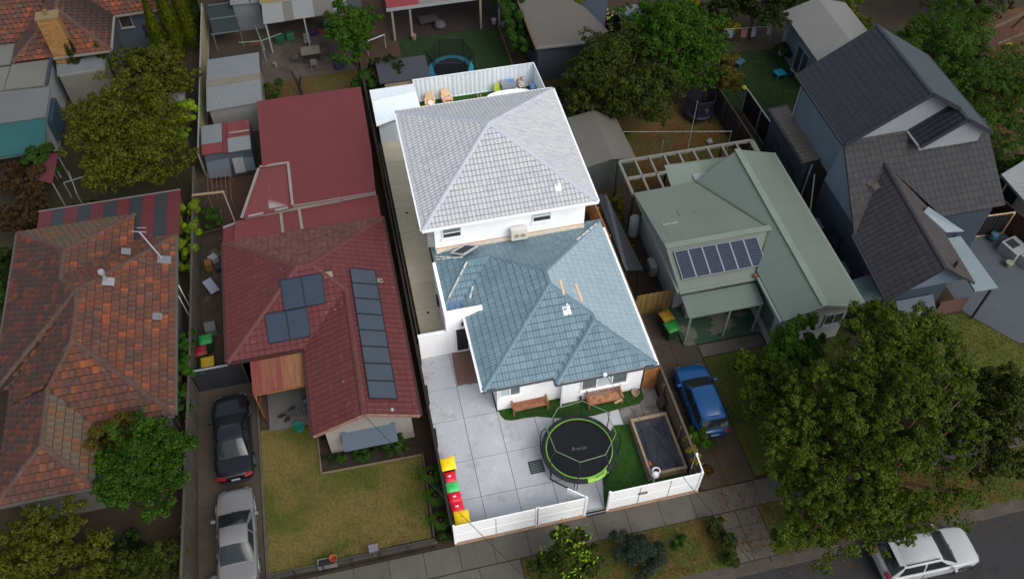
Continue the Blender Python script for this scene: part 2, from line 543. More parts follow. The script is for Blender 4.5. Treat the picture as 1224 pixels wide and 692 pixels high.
def sheet_fence(name, label, line, h, m, sheet=0.78, rib=0.13, depth=0.035, post_m=None):
    """profiled steel fence: each infill sheet a part of its own, rails top and bottom, posts between"""
    root = thing(name, label, 'fence', (line[0][0], line[0][1], 0))
    rails = MB()
    for (a, b) in zip(line[:-1], line[1:]):
        a = Vector((*a, 0)); b = Vector((*b, 0)); d = b - a; L = d.length; d.normalize(); s = Vector((-d.y, d.x, 0))
        k = max(1, int(round(L / (sheet * 3)))) * 3
        for i in range(k):
            p0 = a + d * (L * i / k + 0.004); W = L / k - 0.008
            b2 = MB(); n = max(3, int(W / rib)); vs = []
            for j in range(n * 2 + 1):
                q = p0 + d * (W * j / (n * 2)) + s * (depth * (0.5 if (j % 4) in (1, 2) else -0.5))
                vs += [(q.x, q.y, 0.06), (q.x, q.y, h - 0.03)]
            b2.add(vs, [(2 * j, 2 * j + 2, 2 * j + 3, 2 * j + 1) for j in range(n * 2)])
            b2.build('fence_sheet', m, root, fix=False)
        rails.beam(a + Vector((0, 0, h - 0.02)), b + Vector((0, 0, h - 0.02)), 0.07, 0.05)
        rails.beam(a + Vector((0, 0, 0.05)), b + Vector((0, 0, 0.05)), 0.06, 0.06)
        for i in range(k // 3 + 1):
            c = a.lerp(b, i / (k // 3)); MB().box(c.x - .04, c.x + .04, c.y - .04, c.y + .04, 0, h + 0.004).build('post', post_m or m, root)
    rails.build('rail', post_m or m, root)
    return root
# ------------------------------------------------------------------ palette
SB = S
def SD(r, g, b, k=1.0): return SB(r, g, b, k * 0.76)  # street and neighbour colours dimmed, darker exposure put into the base colour
WHITE = M('white_paint', (0.86, 0.87, 0.88), (0.80, 0.81, 0.82), rough=0.55, scale=0.9, spread=0.9, bump=0.05, bscale=90, stains=[((0.52, 0.50, 0.46), 1.7, 0.62, 0.8, 0.35)])
WHITEMETAL = M('white_steel', (0.70, 0.75, 0.79), (0.64, 0.70, 0.75), rough=0.4, scale=0.7, spread=0.8, stains=[((0.5, 0.5, 0.48), 2.5, 0.6, 0.8, 0.3)])
WHITEPVC = M('white_slat', (0.78, 0.79, 0.80), (0.70, 0.71, 0.71), rough=0.4, scale=1.5, spread=0.8)
PALE_TILE = M('pale_grey_tile', S(163, 165, 168), S(171, 173, 175), rough=0.6, scale=1.5, spread=0.7, rnd=[S(159, 162, 166), S(169, 172, 175), S(163, 166, 170), S(174, 177, 180), S(152, 155, 160)], rfac=0.75, stains=[(S(138, 138, 146), 1.6, 0.56, 0.76, 0.5), (S(120, 116, 116), 5.0, 0.64, 0.76, 0.4)], bump=0.1)
PALE_DECK = M('pale_grey_underlay', S(92, 96, 104), rough=0.8)
BLUE_TILE = M('blue_glazed_tile', S(94, 118, 130), S(106, 129, 139), rough=0.42, scale=0.9, spread=0.8, rnd=[S(84, 110, 124), S(98, 121, 133), S(90, 115, 128), S(108, 129, 139), S(78, 103, 117)], rfac=0.8,
              stains=[(S(126, 142, 150), 1.6, 0.58, 0.78, 0.5), (S(75, 95, 108), 4.0, 0.6, 0.75, 0.5)], bump=0.15, bscale=60)
BLUE_DECK = M('blue_roof_underlay', S(48, 64, 76), rough=0.8)
BLUE_METAL = M('blue_steel_sheet', S(88, 112, 144), S(96, 120, 148), rough=0.4, scale=1.0, spread=0.6)
CONC = M('pale_concrete', S(176, 179, 184), S(158, 161, 166), rough=0.85, scale=0.8, spread=0.8, rnd=[S(172, 175, 180), S(180, 183, 187), S(166, 169, 175)], rfac=0.5, bump=0.2, bscale=60,
         stains=[(S(128, 127, 128), 0.9, 0.5, 0.74, 0.6), (S(194, 197, 200), 2.2, 0.55, 0.72, 0.5), (S(104, 96, 92), 6.0, 0.64, 0.74, 0.6), (S(86, 76, 70), 14.0, 0.68, 0.74, 0.6)])
CONC_TAN = M('weathered_concrete', S(206, 198, 176), S(186, 176, 150), rough=0.9, scale=1.2, spread=0.7, rnd=[S(202, 194, 172), S(212, 204, 184), S(190, 182, 160)], rfac=0.5, bump=0.2, bscale=60,
             stains=[(S(96, 80, 58), 1.7, 0.6, 0.72, 0.7), (S(70, 62, 52), 4.5, 0.64, 0.74, 0.6)])
CONC_WET = M('damp_stained_concrete', S(92, 88, 86), S(120, 118, 116), rough=0.5, scale=1.6, spread=0.4, stains=[(S(62, 55, 50), 2.5, 0.5, 0.65, 0.7)])
PATH = M('footpath_concrete', SD(92, 88, 80), SD(78, 74, 68), rough=0.9, scale=1.1, spread=0.8, rnd=[SD(88, 84, 77), SD(98, 94, 86), SD(80, 77, 71)], rfac=0.6, bump=0.25, bscale=50,
         stains=[(SD(56, 52, 46), 1.5, 0.56, 0.72, 0.6), (SD(45, 42, 38), 5.0, 0.62, 0.74, 0.6)])
DRIVE = M('old_driveway_concrete', SD(70, 63, 54), SD(58, 51, 43), rough=0.9, scale=0.9, spread=0.8, rnd=[SD(68, 61, 52), SD(74, 67, 57), SD(62, 55, 47)], rfac=0.5, bump=0.25, bscale=50,
          stains=[(SD(42, 36, 30), 1.2, 0.54, 0.7, 0.65), (SD(36, 30, 24), 4.0, 0.6, 0.72, 0.5)])
ASPH = M('asphalt', SD(50, 49, 51), SD(42, 41, 43), rough=0.9, scale=0.8, spread=0.7, bump=0.4, bscale=160, stains=[(SD(32, 31, 32), 0.7, 0.55, 0.62, 0.6), (SD(62, 58, 54), 9, 0.66, 0.75, 0.5)])
CRACK = M('bitumen_crack_sealer', (0.012, 0.012, 0.013), rough=0.6)
KERB = M('kerb_concrete', SD(84, 78, 70), SD(66, 60, 54), rough=0.9, scale=2, spread=0.7, bump=0.2, rnd=[SD(80, 74, 66), SD(90, 84, 76)], rfac=0.5)
SOIL = M('bare_earth', SD(60, 48, 36), SD(44, 35, 26), rough=1, scale=1.3, spread=0.6, bump=0.6, bscale=25, stains=[(SD(52, 54, 26), 0.5, 0.5, 0.62, 0.6), (SD(84, 66, 46), 3.5, 0.58, 0.7, 0.5)])
MULCH = M('bark_mulch', SD(50, 38, 30), SD(34, 27, 22), rough=1, scale=3, spread=0.5, bump=0.8, bscale=30)
LAWN_DRY = M('dry_lawn', SD(78, 84, 26), SD(112, 98, 52), rough=1, scale=0.30, spread=0.16, bump=0.8, bscale=45,
             stains=[(SD(58, 70, 24), 1.4, 0.54, 0.70, 0.6), (SD(96, 76, 46), 3.5, 0.60, 0.74, 0.5), (SD(58, 48, 34), 5.0, 0.66, 0.74, 0.7)])
LAWN_BACK = M('patchy_back_lawn', SD(72, 72, 26), SD(96, 66, 30), rough=1, scale=0.35, spread=0.25, bump=0.8, bscale=40, stains=[(SD(46, 56, 18), 1.2, 0.53, 0.68, 0.7)])
LAWN_GREEN = M('green_lawn', SD(62, 82, 22), SD(92, 92, 34), rough=1, scale=0.8, spread=0.6, bump=0.8, bscale=45, stains=[(SD(84, 80, 34), 0.7, 0.58, 0.74, 0.6)])
LAWN_DARK = M('dark_lawn', SD(24, 48, 14), SD(32, 54, 18), rough=1, scale=0.8, spread=0.6, bump=0.8, bscale=45)
VERGE = M('verge_grass', SD(94, 78, 36), SD(70, 84, 28), rough=1, scale=0.7, spread=0.22, bump=0.9, bscale=35, stains=[(SD(62, 46, 30), 1.9, 0.55, 0.68, 0.7)])
TURF = M('artificial_turf', S(44, 82, 24), S(36, 70, 20), rough=0.95, scale=2, spread=0.7, bump=0.5, bscale=80)
BLADE_DRY = M('dry_grass_blades', SD(84, 90, 30), SD(112, 100, 54), rough=1, scale=0.30, spread=0.16, stains=[(SD(54, 68, 20), 1.2, 0.54, 0.66, 0.7), (SD(70, 54, 38), 4.0, 0.62, 0.72, 0.6)])
BLADE_GREEN = M('green_grass_blades', SD(74, 96, 28), SD(104, 100, 40), rough=1, scale=0.8)
BLADE_DARK = M('dark_grass_blades', SD(26, 54, 16), SD(38, 60, 20), rough=1, scale=0.8)
BLADE_TURF = M('turf_blades', S(56, 100, 30), S(44, 84, 24), rough=0.9, scale=2)
BLADE_VERGE = M('verge_grass_blades', SD(104, 86, 40), SD(78, 92, 30), rough=1, scale=0.7, spread=0.25)
TIMBER = M('weathered_timber', S(92, 80, 66), S(70, 60, 50), rough=0.9, scale=2, spread=0.8, rnd=[S(88, 77, 63), S(98, 86, 70), S(76, 66, 54), S(84, 72, 60)], rfac=0.7, bump=0.3, bscale=40)
TIMBER_GREY = M('grey_old_timber', SD(76, 72, 64), SD(54, 50, 44), rough=0.95, scale=1.8, spread=0.8, rnd=[SD(72, 68, 60), SD(84, 78, 70), SD(60, 56, 50), SD(68, 63, 54)], rfac=0.75, bump=0.3)
TIMBER_DARK = M('dark_fence_timber', SD(50, 44, 36), SD(38, 33, 28), rough=0.95, scale=1.8, spread=0.8, rnd=[SD(48, 42, 34), SD(56, 48, 40), SD(40, 35, 29)], rfac=0.7, bump=0.3)
TIMBER_FRESH = M('orange_timber', S(150, 100, 52), S(120, 76, 40), rough=0.8, scale=2.5, spread=0.7, rnd=[S(150, 102, 54), S(164, 116, 66), S(128, 84, 44)], rfac=0.8, bump=0.2)
TIMBER_PALE = M('pale_timber', S(176, 148, 110), S(150, 120, 84), rough=0.8, scale=2.5, spread=0.7, bump=0.2)
BENCHWOOD = M('red_brown_bench_timber', S(120, 66, 46), S(148, 104, 76), rough=0.8, scale=4, spread=0.5, rnd=[S(116, 62, 42), S(132, 80, 58), S(104, 54, 40)], rfac=0.7, bump=0.2)
BLACK = M('black_plastic', (0.018, 0.019, 0.022), (0.012, 0.012, 0.014), rough=0.55, scale=3)
BLACKMETAL = M('black_steel', (0.02, 0.02, 0.022), rough=0.4, metal=0.3)
SHADECLOTH = M('black_shadecloth', (0.020, 0.021, 0.024), (0.035, 0.035, 0.038), rough=0.95, scale=2, spread=0.5)
GREYMETAL = M('galvanised_steel', S(150, 152, 154), S(128, 130, 133), rough=0.45, scale=2, metal=0.4)
GLASS = M('window_glass', S(70, 84, 88), S(96, 110, 112), rough=0.08, scale=1.2, spread=0.9, spec=0.7)
GLASSDARK = M('dark_window_glass', (0.02, 0.026, 0.03), (0.035, 0.04, 0.045), rough=0.06, scale=1.2, spec=0.7)
BLIND = M('white_blind', S(176, 188, 190), S(160, 172, 176), rough=0.5)
RUBBER = M('tyre_rubber', (0.014, 0.014, 0.015), rough=0.85)

# ------------------------------------------------------------------ the ground, street and footpath
def sheet(name, poly, z, m, parent=None, kind='structure', thick=0.0):
    b = MB()
    if thick: b.prism(poly, z - thick, z)
    else: b.poly([(p[0], p[1], z) for p in poly])
    o = b.build(name, m, parent, fix=bool(thick))
    if kind and parent is None: o['kind'] = kind
    if not thick:
        for pl in o.data.polygons:
            if pl.normal.z < 0: pl.flip()
    return o
def rect(x0, x1, y0, y1): return [(x0, y0), (x1, y0), (x1, y1), (x0, y1)]

sheet('terrain', rect(-400, 400, -400, 400), -0.30, SOIL)
sheet('ground', rect(-160, 160, -3.62, 220), 0.0, SOIL, thick=0.25)
road = sheet('road', rect(-160, 160, -14.5, -3.9), -0.13, ASPH)
for k in range(14):
    x = 10 + k * 1.9 + random.uniform(-.5, .5); y = random.uniform(-7.5, -4.6); pts = []
    a = random.uniform(-.5, .5) + (1.5 if k % 3 == 0 else 0)
    for i in range(9):
        pts.append((x, y, -0.128)); a += random.uniform(-.7, .7); x += 0.33 * math.cos(a); y = min(-4.3, y + 0.33 * math.sin(a))
    b = MB()
    for p, q in zip(pts[:-1], pts[1:]): b.beam(p, q, random.uniform(0.03, 0.08), 0.006)
    b.build('crack', CRACK, road)
kerb = structure(MB().box(-160, 160, -3.9, -3.87, -0.25, -0.13).build('kerb', KERB))
x = -30.0
while x < 40:
    L = 2.4
    cross = (-8.5 < x + 1.2 < 2.4) or (11.0 < x + 1.2 < 13.9)
    top = -0.05 if cross else 0.02
    MB().box(x + .006, x + L - .006, -3.80, -3.62, -0.2, top).build('kerbstone', KERB, kerb)
    MB().box(x + .006, x + L - .006, -4.12, -3.804, -0.2, -0.115).build('channel_slab', KERB, kerb)
    x += L
def slabs(parent, xs, ys, z, m, name='concrete_slab', gap=0.012, thick=0.06, mask=None, tilt=0.004):
    for i in range(len(xs) - 1):
        for j in range(len(ys) - 1):
            if mask and not mask((xs[i] + xs[i + 1]) / 2, (ys[j] + ys[j + 1]) / 2): continue
            dz = random.uniform(-tilt, tilt)
            MB().box(xs[i] + gap / 2, xs[i + 1] - gap / 2, ys[j] + gap / 2, ys[j + 1] - gap / 2, z - thick, z + dz).build(name, m, parent, fix=False)
fp = sheet('footpath', rect(-30, 40, -1.30, -0.10), 0.012, MULCH)
slabs(fp, [-30 + 1.51 * i for i in range(47)], [-1.28, -0.12], 0.045, PATH, gap=0.02)
xo = sheet('driveway_crossover', rect(-8.4, 2.75, -3.62, -1.30), 0.008, MULCH)
slabs(xo, [-8.35, -6.5, -4.66, -2.8, -0.95, 0.9, 2.7], [-3.6, -2.45, -1.31], 0.040, PATH, gap=0.02)
xo2 = sheet('driveway_apron', rect(11.45, 13.6, -3.62, -1.30), 0.008, MULCH)
slabs(xo2, [11.5, 12.5, 13.55], [-3.6, -2.8, -2.05, -1.31], 0.040, PATH, gap=0.025)
sheet('nature_strip', rect(2.75, 11.45, -3.62, -1.30), 0.010, VERGE)
grass_tufts('verge_grass_tufts', rect(2.8, 11.4, -3.6, -1.33), 9000, BLADE_VERGE, 0.01, 0.10, seed=3)
sheet('nature_strip', rect(13.6, 34, -3.62, -1.30), 0.010, VERGE)
grass_tufts('verge_grass_tufts', rect(13.7, 30, -3.6, -1.33), 9000, BLADE_VERGE, 0.01, 0.10, seed=4)

# ------------------------------------------------------------------ centre lot: paving and turf
patio = sheet('patio', rect(0.10, 11.10, 0.06, 9.88), 0.010, MULCH)
XS = [0.12, 1.66, 3.27, 4.95, 6.86, 9.0, 11.08]; YS = [0.08, 1.87, 3.78, 6.0, 7.8, 9.86]
slabs(patio, XS, YS, 0.045, CONC, gap=0.022, mask=lambda x, y: (x < 3.3 or y < 6.0) and not (x > 9 and y > 3.78))
slabs(patio, [9.0, 10.1, 11.08], [3.78, 4.9, 6.0], 0.043, CONC_WET, gap=0.022)
DECKSTAIN = M('red_brown_painted_concrete', S(104, 74, 70), S(120, 88, 82), rough=0.6, scale=3, spread=0.5, stains=[(S(140, 116, 110), 5, 0.6, 0.72, 0.5), (S(86, 60, 56), 1.5, 0.5, 0.7, 0.5)], bump=0.1)
paint = MB().poly([(1.78, 9.84, .056), (2.96, 9.84, .056), (2.97, 7.86, .056), (2.74, 7.84, .056), (2.70, 7.80, .056), (2.5, 7.83, .056), (2.32, 7.76, .056), (2.25, 7.84, .056), (1.70, 7.84, .056), (1.72, 9.0, .056)]).build('painted_entry_floor', DECKSTAIN, patio, fix=False)
dm = tag(MB().box(2.05, 2.72, 9.32, 9.70, 0.057, 0.075).build('doormat', M('coir_mat', S(128, 104, 92), S(100, 76, 70), rough=1, scale=9, bump=0.6, bscale=120)), 'worn brown doormat lying in front of the black screen door', 'doormat')
gr = thing('drain_grate', 'black slatted drain grate set in the pale patio beside the trampoline', 'grate', (4.42, 2.75, 0.045))
b = MB(); b.box(4.09, 4.76, 2.43, 2.47, .03, .062); b.box(4.09, 4.76, 3.03, 3.07, .03, .062); b.box(4.09, 4.13, 2.472, 3.028, .03, .062); b.box(4.72, 4.76, 2.472, 3.028, .03, .062)
b.build('grate_frame', BLACKMETAL, gr); MB().box(4.10, 4.75, 2.44, 3.06, 0.047, 0.050).build('pit', M('pit_black', (.006, .008, .008)), gr)
for i in range(7): MB().box(4.135, 4.715, 2.49 + i * .078, 2.525 + i * .078, .05, .06).build('slat', M('grate_steel', S(110, 120, 120), rough=.5) if i == 0 else bpy.data.materials['grate_steel'], gr)

front_turf = [(3.36, 6.04), (3.40, 5.75), (3.55, 5.48), (3.85, 5.36), (4.4, 5.36), (5.1, 5.30), (5.75, 5.08), (6.6, 4.86), (7.66, 4.74), (9.0, 4.82), (10.1, 4.92), (10.38, 5.1), (10.42, 5.68), (6.42, 5.70), (6.42, 6.04)]
right_turf = [(6.90, 0.16), (7.2, 1.4), (7.45, 2.4), (7.9, 3.2), (8.5, 4.02), (9.24, 3.92), (9.22, 0.92), (11.05, 0.92), (11.05, 0.14)]
for nm, pl, n, sdd in (('front_turf', front_turf, 9000, 5), ('side_turf', right_turf, 10000, 6)):
    sheet(nm, pl, 0.062, TURF, thick=0.03)
    grass_tufts('turf_blades', pl, n, BLADE_TURF, 0.06, 0.045, seed=sdd)
side = sheet('side_path', rect(0.42, 1.86, 10.02, 26.2), 0.010, MULCH)
slabs(side, [0.44, 1.84], [10.04, 11.2, 12.9, 14.6, 16.5, 18.4, 20.3, 22.3, 24.2, 26.1], 0.045, CONC_TAN, gap=0.02)
sheet('rear_turf', rect(0.5, 10.7, 26.2, 29.35), 0.03, TURF, thick=0.025)
grass_tufts('turf_blades', rect(3.0, 10.7, 28.0, 29.3), 9000, BLADE_TURF, 0.03, 0.04, seed=8)
for (x, y) in ((1.05, 19.9), (1.05, 12.6)):
    tag(MB().lathe([(0.0, .052), (.06, .052), (.075, .047), (.075, .03)], 12, (x, y, 0)).build('floor_waste', BLACK), 'round black drain cap in the tan side path, %s' % ('beside the upper storey' if y > 15 else 'near the white screen wall'), 'drain')

# ------------------------------------------------------------------ centre house
house = thing('white_house', 'white rendered house with pale grey hipped upper roof and blue tiled lower roof', 'house', (5.5, 12, 0))
w = MB(); w.prism([(3.32, 6.05), (6.42, 6.05), (6.42, 13.96), (3.32, 13.96)], 0, 2.75); w.prism([(6.424, 5.72), (10.36, 5.72), (10.36, 14.1), (6.424, 14.1)], 0, 2.745)
w.prism([(1.9, 11.0), (3.316, 11.0), (3.316, 13.96), (1.9, 13.96)], 0, 2.74)
w.build('wall', WHITE, house)
MB().prism([(1.92, 14.0), (9.66, 14.0), (9.66, 21.5), (1.92, 21.5)], 0, 5.55).build('upper_wall', WHITE, house)
MB().box(1.95, 9.66, 13.90, 13.998, 2.98, 3.30).build('flashing', M('cream_flashing', S(216, 208, 194), S(196, 186, 170), rough=.8, scale=3, stains=[(S(160, 130, 100), 3, .62, .74, .6)]), house); MB().box(1.95, 9.66, 13.95, 13.998, 3.302, 3.335).build('flashing_strip', M('tan_strip', S(170, 136, 104), rough=.8), house)
# entry: screen wall, portico front, door
ent = MB(); ent.box(1.62, 2.02, 9.82, 9.99, 0, 3.16); ent.box(2.74, 3.36, 9.82, 9.99, 1.95, 3.16); ent.box(2.02, 2.74, 9.82, 9.99, 2.03, 3.16); ent.box(2.74, 2.80, 9.82, 9.99, 0, 1.95)
ent.box(1.60, 3.46, 9.79, 10.02, 3.162, 3.30); ent.box(1.62, 1.78, 9.992, 13.4, 0, 3.0)
ent.build('portico', WHITE, house)
dr = MB(); dr.box(2.03, 2.10, 9.80, 9.88, 0.05, 2.03); dr.box(2.66, 2.735, 9.80, 9.88, 0.05, 2.03); dr.box(2.10, 2.66, 9.80, 9.88, 1.95, 2.03); dr.box(2.10, 2.66, 9.80, 9.88, 0.05, 0.13)
door = dr.build('door', WHITEPVC, house); MB().box(2.095, 2.665, 9.835, 9.855, 0.125, 1.955).build('door_screen', M('fly_mesh', (.014, .015, .017), (.02, .02, .022), rough=.7), door); MB().box(2.68, 2.71, 9.75, 9.80, 0.95, 1.10).build('handle', BLACKMETAL, door)
MB().box(2.82, 3.30, 9.86, 9.90, 0.06, 1.93).build('side_light', M('sidelight_glass', S(140, 170, 172), S(120, 150, 156), rough=.15), house)
pl_ = MB(); pl_.lathe([(0.0, 0), (.05, .02), (.055, .12), (.03, .16), (0, .17)], 10, (2.42, 9.74, 2.30)); pl_.box(2.40, 2.44, 9.74, 9.83, 2.46, 2.50); pl_.build('wall_lamp', BLACK, house, smooth=True)
sw = thing('screen_wall', 'low white rendered screen wall between the timber fence and the house entry', 'wall', (1, 9.95, 0))
MB().box(0.24, 1.615, 9.83, 9.97, 0, 1.80).build('panel', WHITE, sw); MB().box(0.22, 1.612, 9.80, 10.0, 1.802, 1.86).build('capping', WHITEPVC, sw); MB().box(0.22, 1.612, 10.002, 10.05, 1.70, 1.79).build('gate_rail', BLACKMETAL, sw)
# lower roof planes
Z0 = 2.8
FLc, P1, P2 = (2.62, 5.6, Z0), (6.65, 9.63, 4.47), (6.65, 10.47, 4.47)
A1, A2 = (8.30, 7.60, 3.785), (8.30, 7.98, 3.785)
R2, R1, BL, BR = (4.45, 12.67, 3.558), (3.30, 12.67, 3.558), (1.80, 14.5, 2.8), (10.68, 14.5, Z0)
lower = [
    [(5.92, 5.22, Z0), (10.68, 5.22, Z0), A1], [(5.92, 5.22, Z0), A1, A2, (5.92, 5.6, Z0)],
    [FLc, (5.92, 5.6, Z0), A2, P1],
    [(10.68, 5.22, Z0), (10.68, 7.6, Z0), A1], [(10.68, 7.6, Z0), (10.68, 7.98, Z0), A2, A1], [(10.68, 7.98, Z0), BR, P2, P1, A2],
    [FLc, P1, P2, R2, (2.62, 10.84, Z0)],
    [BL, R1, R2, (4.45, 14.5, 2.8)], [(4.45, 14.5, 2.8), R2, P2, BR],
    [(1.8, 10.84, Z0), R1, BL], [(1.8, 10.84, Z0), (2.62, 10.84, Z0), R2, R1]]
PROF = [(0, .022), (.14, .03), (.28, .004), (.5, 0), (.72, .004), (.86, .03), (1, .022)]
PROF3 = [(0, .016), (.16, .02), (.32, .002), (.5, .016), (.66, .018), (.82, .0), (1, .016)]
PROFN = [(0, .02), (.3, .026), (.55, .0), (.85, 0), (1, .02)]
PROF4 = [(0, .022), (.3, .002), (.7, .002), (1, .022)]
BLUE_PAINTED_SHEEN = M('painted_sheen_blue_tile', S(126, 146, 157), S(138, 156, 164), rough=0.35, scale=0.9, spread=0.8, rnd=[S(122, 143, 155), S(128, 148, 159), S(132, 151, 161)], rfac=0.7,
               stains=[(S(150, 166, 174), 2.6, 0.55, 0.72, 0.6), (S(92, 112, 128), 5.0, 0.6, 0.74, 0.5), (S(168, 160, 150), 6, 0.7, 0.78, 0.6)], bump=0.15, bscale=60)  # sky reflection put into the paler base colour; flaky paint patches are real
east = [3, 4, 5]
roof(house, [f for i, f in enumerate(lower) if i not in east], PROF3, 0.30, 0.335, 0.034, BLUE_TILE, BLUE_DECK, 300, name='lower_roof')
roof(house, [lower[i] for i in east], PROF3, 0.30, 0.335, 0.012, BLUE_PAINTED_SHEEN, BLUE_PAINTED_SHEEN, 0, name='painted_sheen_roof')  # east faces take the paler tile with sky sheen painted in
BLUE_CAP = M('blue_ridge_cap', S(80, 104, 118), S(94, 117, 129), rough=.4, scale=1.4)
ridge(house, [((5.92, 5.22, Z0), A1), ((10.68, 5.22, Z0), A1), (A1, A2), (A2, P1), (FLc, P1), (P1, P2), (P2, R2), (P2, BR), (R2, R1), ((1.8, 10.84, Z0), R1), (BL, R1)], BLUE_CAP, r=.105)
val = MB()
for a, c in (((5.92, 5.6, Z0), A2), ((2.62, 10.84, Z0), R2)): val.beam(Vector(a) + Vector((0, 0, .02)), Vector(c) + Vector((0, 0, .02)), .22, .03)
val.build('valley_flashing', M('valley_blue', S(76, 100, 124), rough=.5), house)
roof(house, [[(1.78, 9.995, 2.72), (3.42, 9.995, 2.72), (3.42, 10.84, 2.83), (1.78, 10.84, 2.83)]], [(0, .0), (.08, .03), (.16, 0), (1, 0)], .28, 5, 0, BLUE_METAL, BLUE_METAL, name='portico_roof')
gutter(house, [((2.50, 5.53, Z0), (5.88, 5.53, Z0)), ((5.86, 5.15, Z0), (10.75, 5.15, Z0)), ((5.86, 5.15, Z0), (5.86, 5.5, Z0))], M('dark_gutter', S(70, 78, 84), rough=.5), w=.09, hgt=.08, name='gutter')
gutter(house, [((10.75, 5.2, Z0), (10.75, 13.95, Z0)), ((2.54, 5.55, Z0), (2.54, 9.78, Z0))], WHITEPVC, name='gutter')
MB().tube([(6.34, 5.62, 0), (6.34, 5.62, 2.7)], .04, 8).build('downpipe', WHITEPVC, house)
# details on the blue roof
det = MB()
for (px, py) in ((7.35, 10.10), (8.15, 9.5)):
    pass
def on_right(x, y, dz=.05): return (x, y, 2.8 + .4144 * (10.68 - x) + dz)
def on_front(x, y, dz=.05): return (x, y, 2.8 + .4144 * (y - 5.6) + dz)
TANW = M('bare_batten', S(206, 180, 150), S(190, 165, 138), rough=.8)
for (x0, y0, x1, y1) in ((7.28, 9.93, 7.22, 9.0), (8.0, 9.75, 8.02, 8.65)):
    tag(MB().beam(on_right(x0, y0), on_right(x1, y1), .12, .05).build('roof_batten', TANW), 'short bare timber batten lying on the blue roof, %s' % ('nearer the ridge' if x0 < 7.5 else 'nearer the fence'), 'timber', 'battens left on the blue roof')
vp = MB(); vp.slab([on_front(7.0, 8.1), on_front(7.36, 8.1), on_front(7.36, 8.5), on_front(7.0, 8.5)], .03); vp.tube([on_front(7.18, 8.32, .02), on_front(7.18, 8.32, .5)], .05, 8)
vp.build('vent_pipe', WHITEPVC, house)
hatch = MB(); c = Vector((3.25, 13.25, 3.45))
hp = [(2.62, 13.5, 3.36), (3.15, 12.98, 3.66), (4.02, 13.6, 3.42), (3.42, 13.93, 3.30)]
hatch.slab(hp, .05); hb = hatch.build('hatch', M('dark_opening', (.03, .033, .038), rough=.7), house)
hf = MB()
for i in range(4): hf.beam(Vector(hp[i]) + Vector((0, 0, .02)), Vector(hp[(i + 1) % 4]) + Vector((0, 0, .02)), .09, .06)
hf.build('hatch_frame', M('grey_flashing', S(176, 180, 184), S(150, 152, 156), rough=.5), hb)
FLASH = M('pale_mortar_flashing', S(205, 205, 202), S(176, 172, 166), rough=.7, scale=4)
fl = MB()
for a, c in (((3.25, 12.55, 3.62), (1.95, 10.95, 2.93)), ((3.3, 11.35, 3.12), (3.02, 10.75, 3.02)), ((10.4, 14.1, 3.0), (8.9, 12.7, 3.62)), ((1.85, 13.8, 2.95), (2.7, 13.2, 3.35)), ((1.85, 13.6, 2.95), (3.2, 12.85, 3.66))):
    a = Vector(a); c = Vector(c)
    for i in range(5):
        p = a.lerp(c, i / 5); q = a.lerp(c, (i + random.uniform(.6, 1)) / 5)
        fl.beam(p, q, random.uniform(.05, .11), .03)
fl.build('patched_flashing', FLASH, house)
# upper roof
E2 = 5.6; AP = (5.55, 17.75, 7.7); ux0, ux1, uy0, uy1 = 1.33, 10.0, 13.31, 22.1
up = [[(ux0, uy0, E2), (ux1, uy0, E2), AP], [(ux1, uy0, E2), (ux1, uy1, E2), AP], [(ux1, uy1, E2), (ux0, uy1, E2), AP], [(ux0, uy1, E2), (ux0, uy0, E2), AP]]
roof(house, up, PROFN, 0.20, 0.29, 0.034, PALE_TILE, PALE_DECK, 300, name='upper_roof')
ridge(house, [(f[0], AP) for f in up], M('pale_ridge_cap', S(156, 160, 170), S(168, 172, 180), rough=.6), r=.11)
gutter(house, [((ux0 - .05, uy0 - .06, E2), (ux1 + .05, uy0 - .06, E2)), ((ux1 + .06, uy0, E2), (ux1 + .06, uy1, E2)), ((ux0 - .06, uy0, E2), (ux0 - .06, uy1, E2)), ((ux0, uy1 + .06, E2), (ux1, uy1 + .06, E2))], WHITEPVC, name='gutter')
MB().prism([(1.40, 13.37), (9.94, 13.37), (9.94, 22.05), (1.40, 22.05)], 5.40, 5.46).build('eaves_lining', WHITEPVC, house)
v2 = MB(); v2.slab([(8.08, 14.0, 6.0), (8.38, 14.0, 6.0), (8.38, 14.35, 6.165), (8.08, 14.35, 6.165)], .03); v2.tube([(8.23, 14.2, 5.95), (8.23, 14.2, 6.5)], .05, 8); v2.build('vent_pipe', WHITEPVC, house)
window(house, 2.30, 3.28, 14.0, 3.98, 4.72, WHITEPVC, GLASSDARK, 1, ny=2)
window(house, 6.90, 7.88, 14.0, 4.06, 4.84, WHITEPVC, GLASSDARK, 1, ny=2)
MB().box(6.97, 7.81, 13.955, 13.965, 4.45, 4.80).build('blind', BLIND, house); MB().box(2.37, 3.21, 13.955, 13.965, 4.38, 4.68).build('blind', M('grey_louvre', S(120, 136, 136), S(84, 98, 100), rough=.4), house)
window(house, 3.42, 4.44, 6.05, 1.22, 2.10, WHITEPVC, GLASS, 2, blind=[BLIND, GLASS])
window(house, 7.30, 9.58, 5.72, 0.95, 1.86, WHITEPVC, GLASS, 3, blind=[GLASS, BLIND, GLASS])
ac = MB().box(5.74, 6.56, 13.55, 13.86, 3.40, 4.10).build('air_conditioner', M('off_white_case', S(206, 204, 198), S(190, 188, 182), rough=.5), house)
fan = MB()
for cx_ in (6.0, 6.32): fan.lathe([(.13, 0), (.13, .02), (.10, .03), (.02, .03), (0, .03)], 12, (0, 0, 0), 'z')
fan = MB(); 
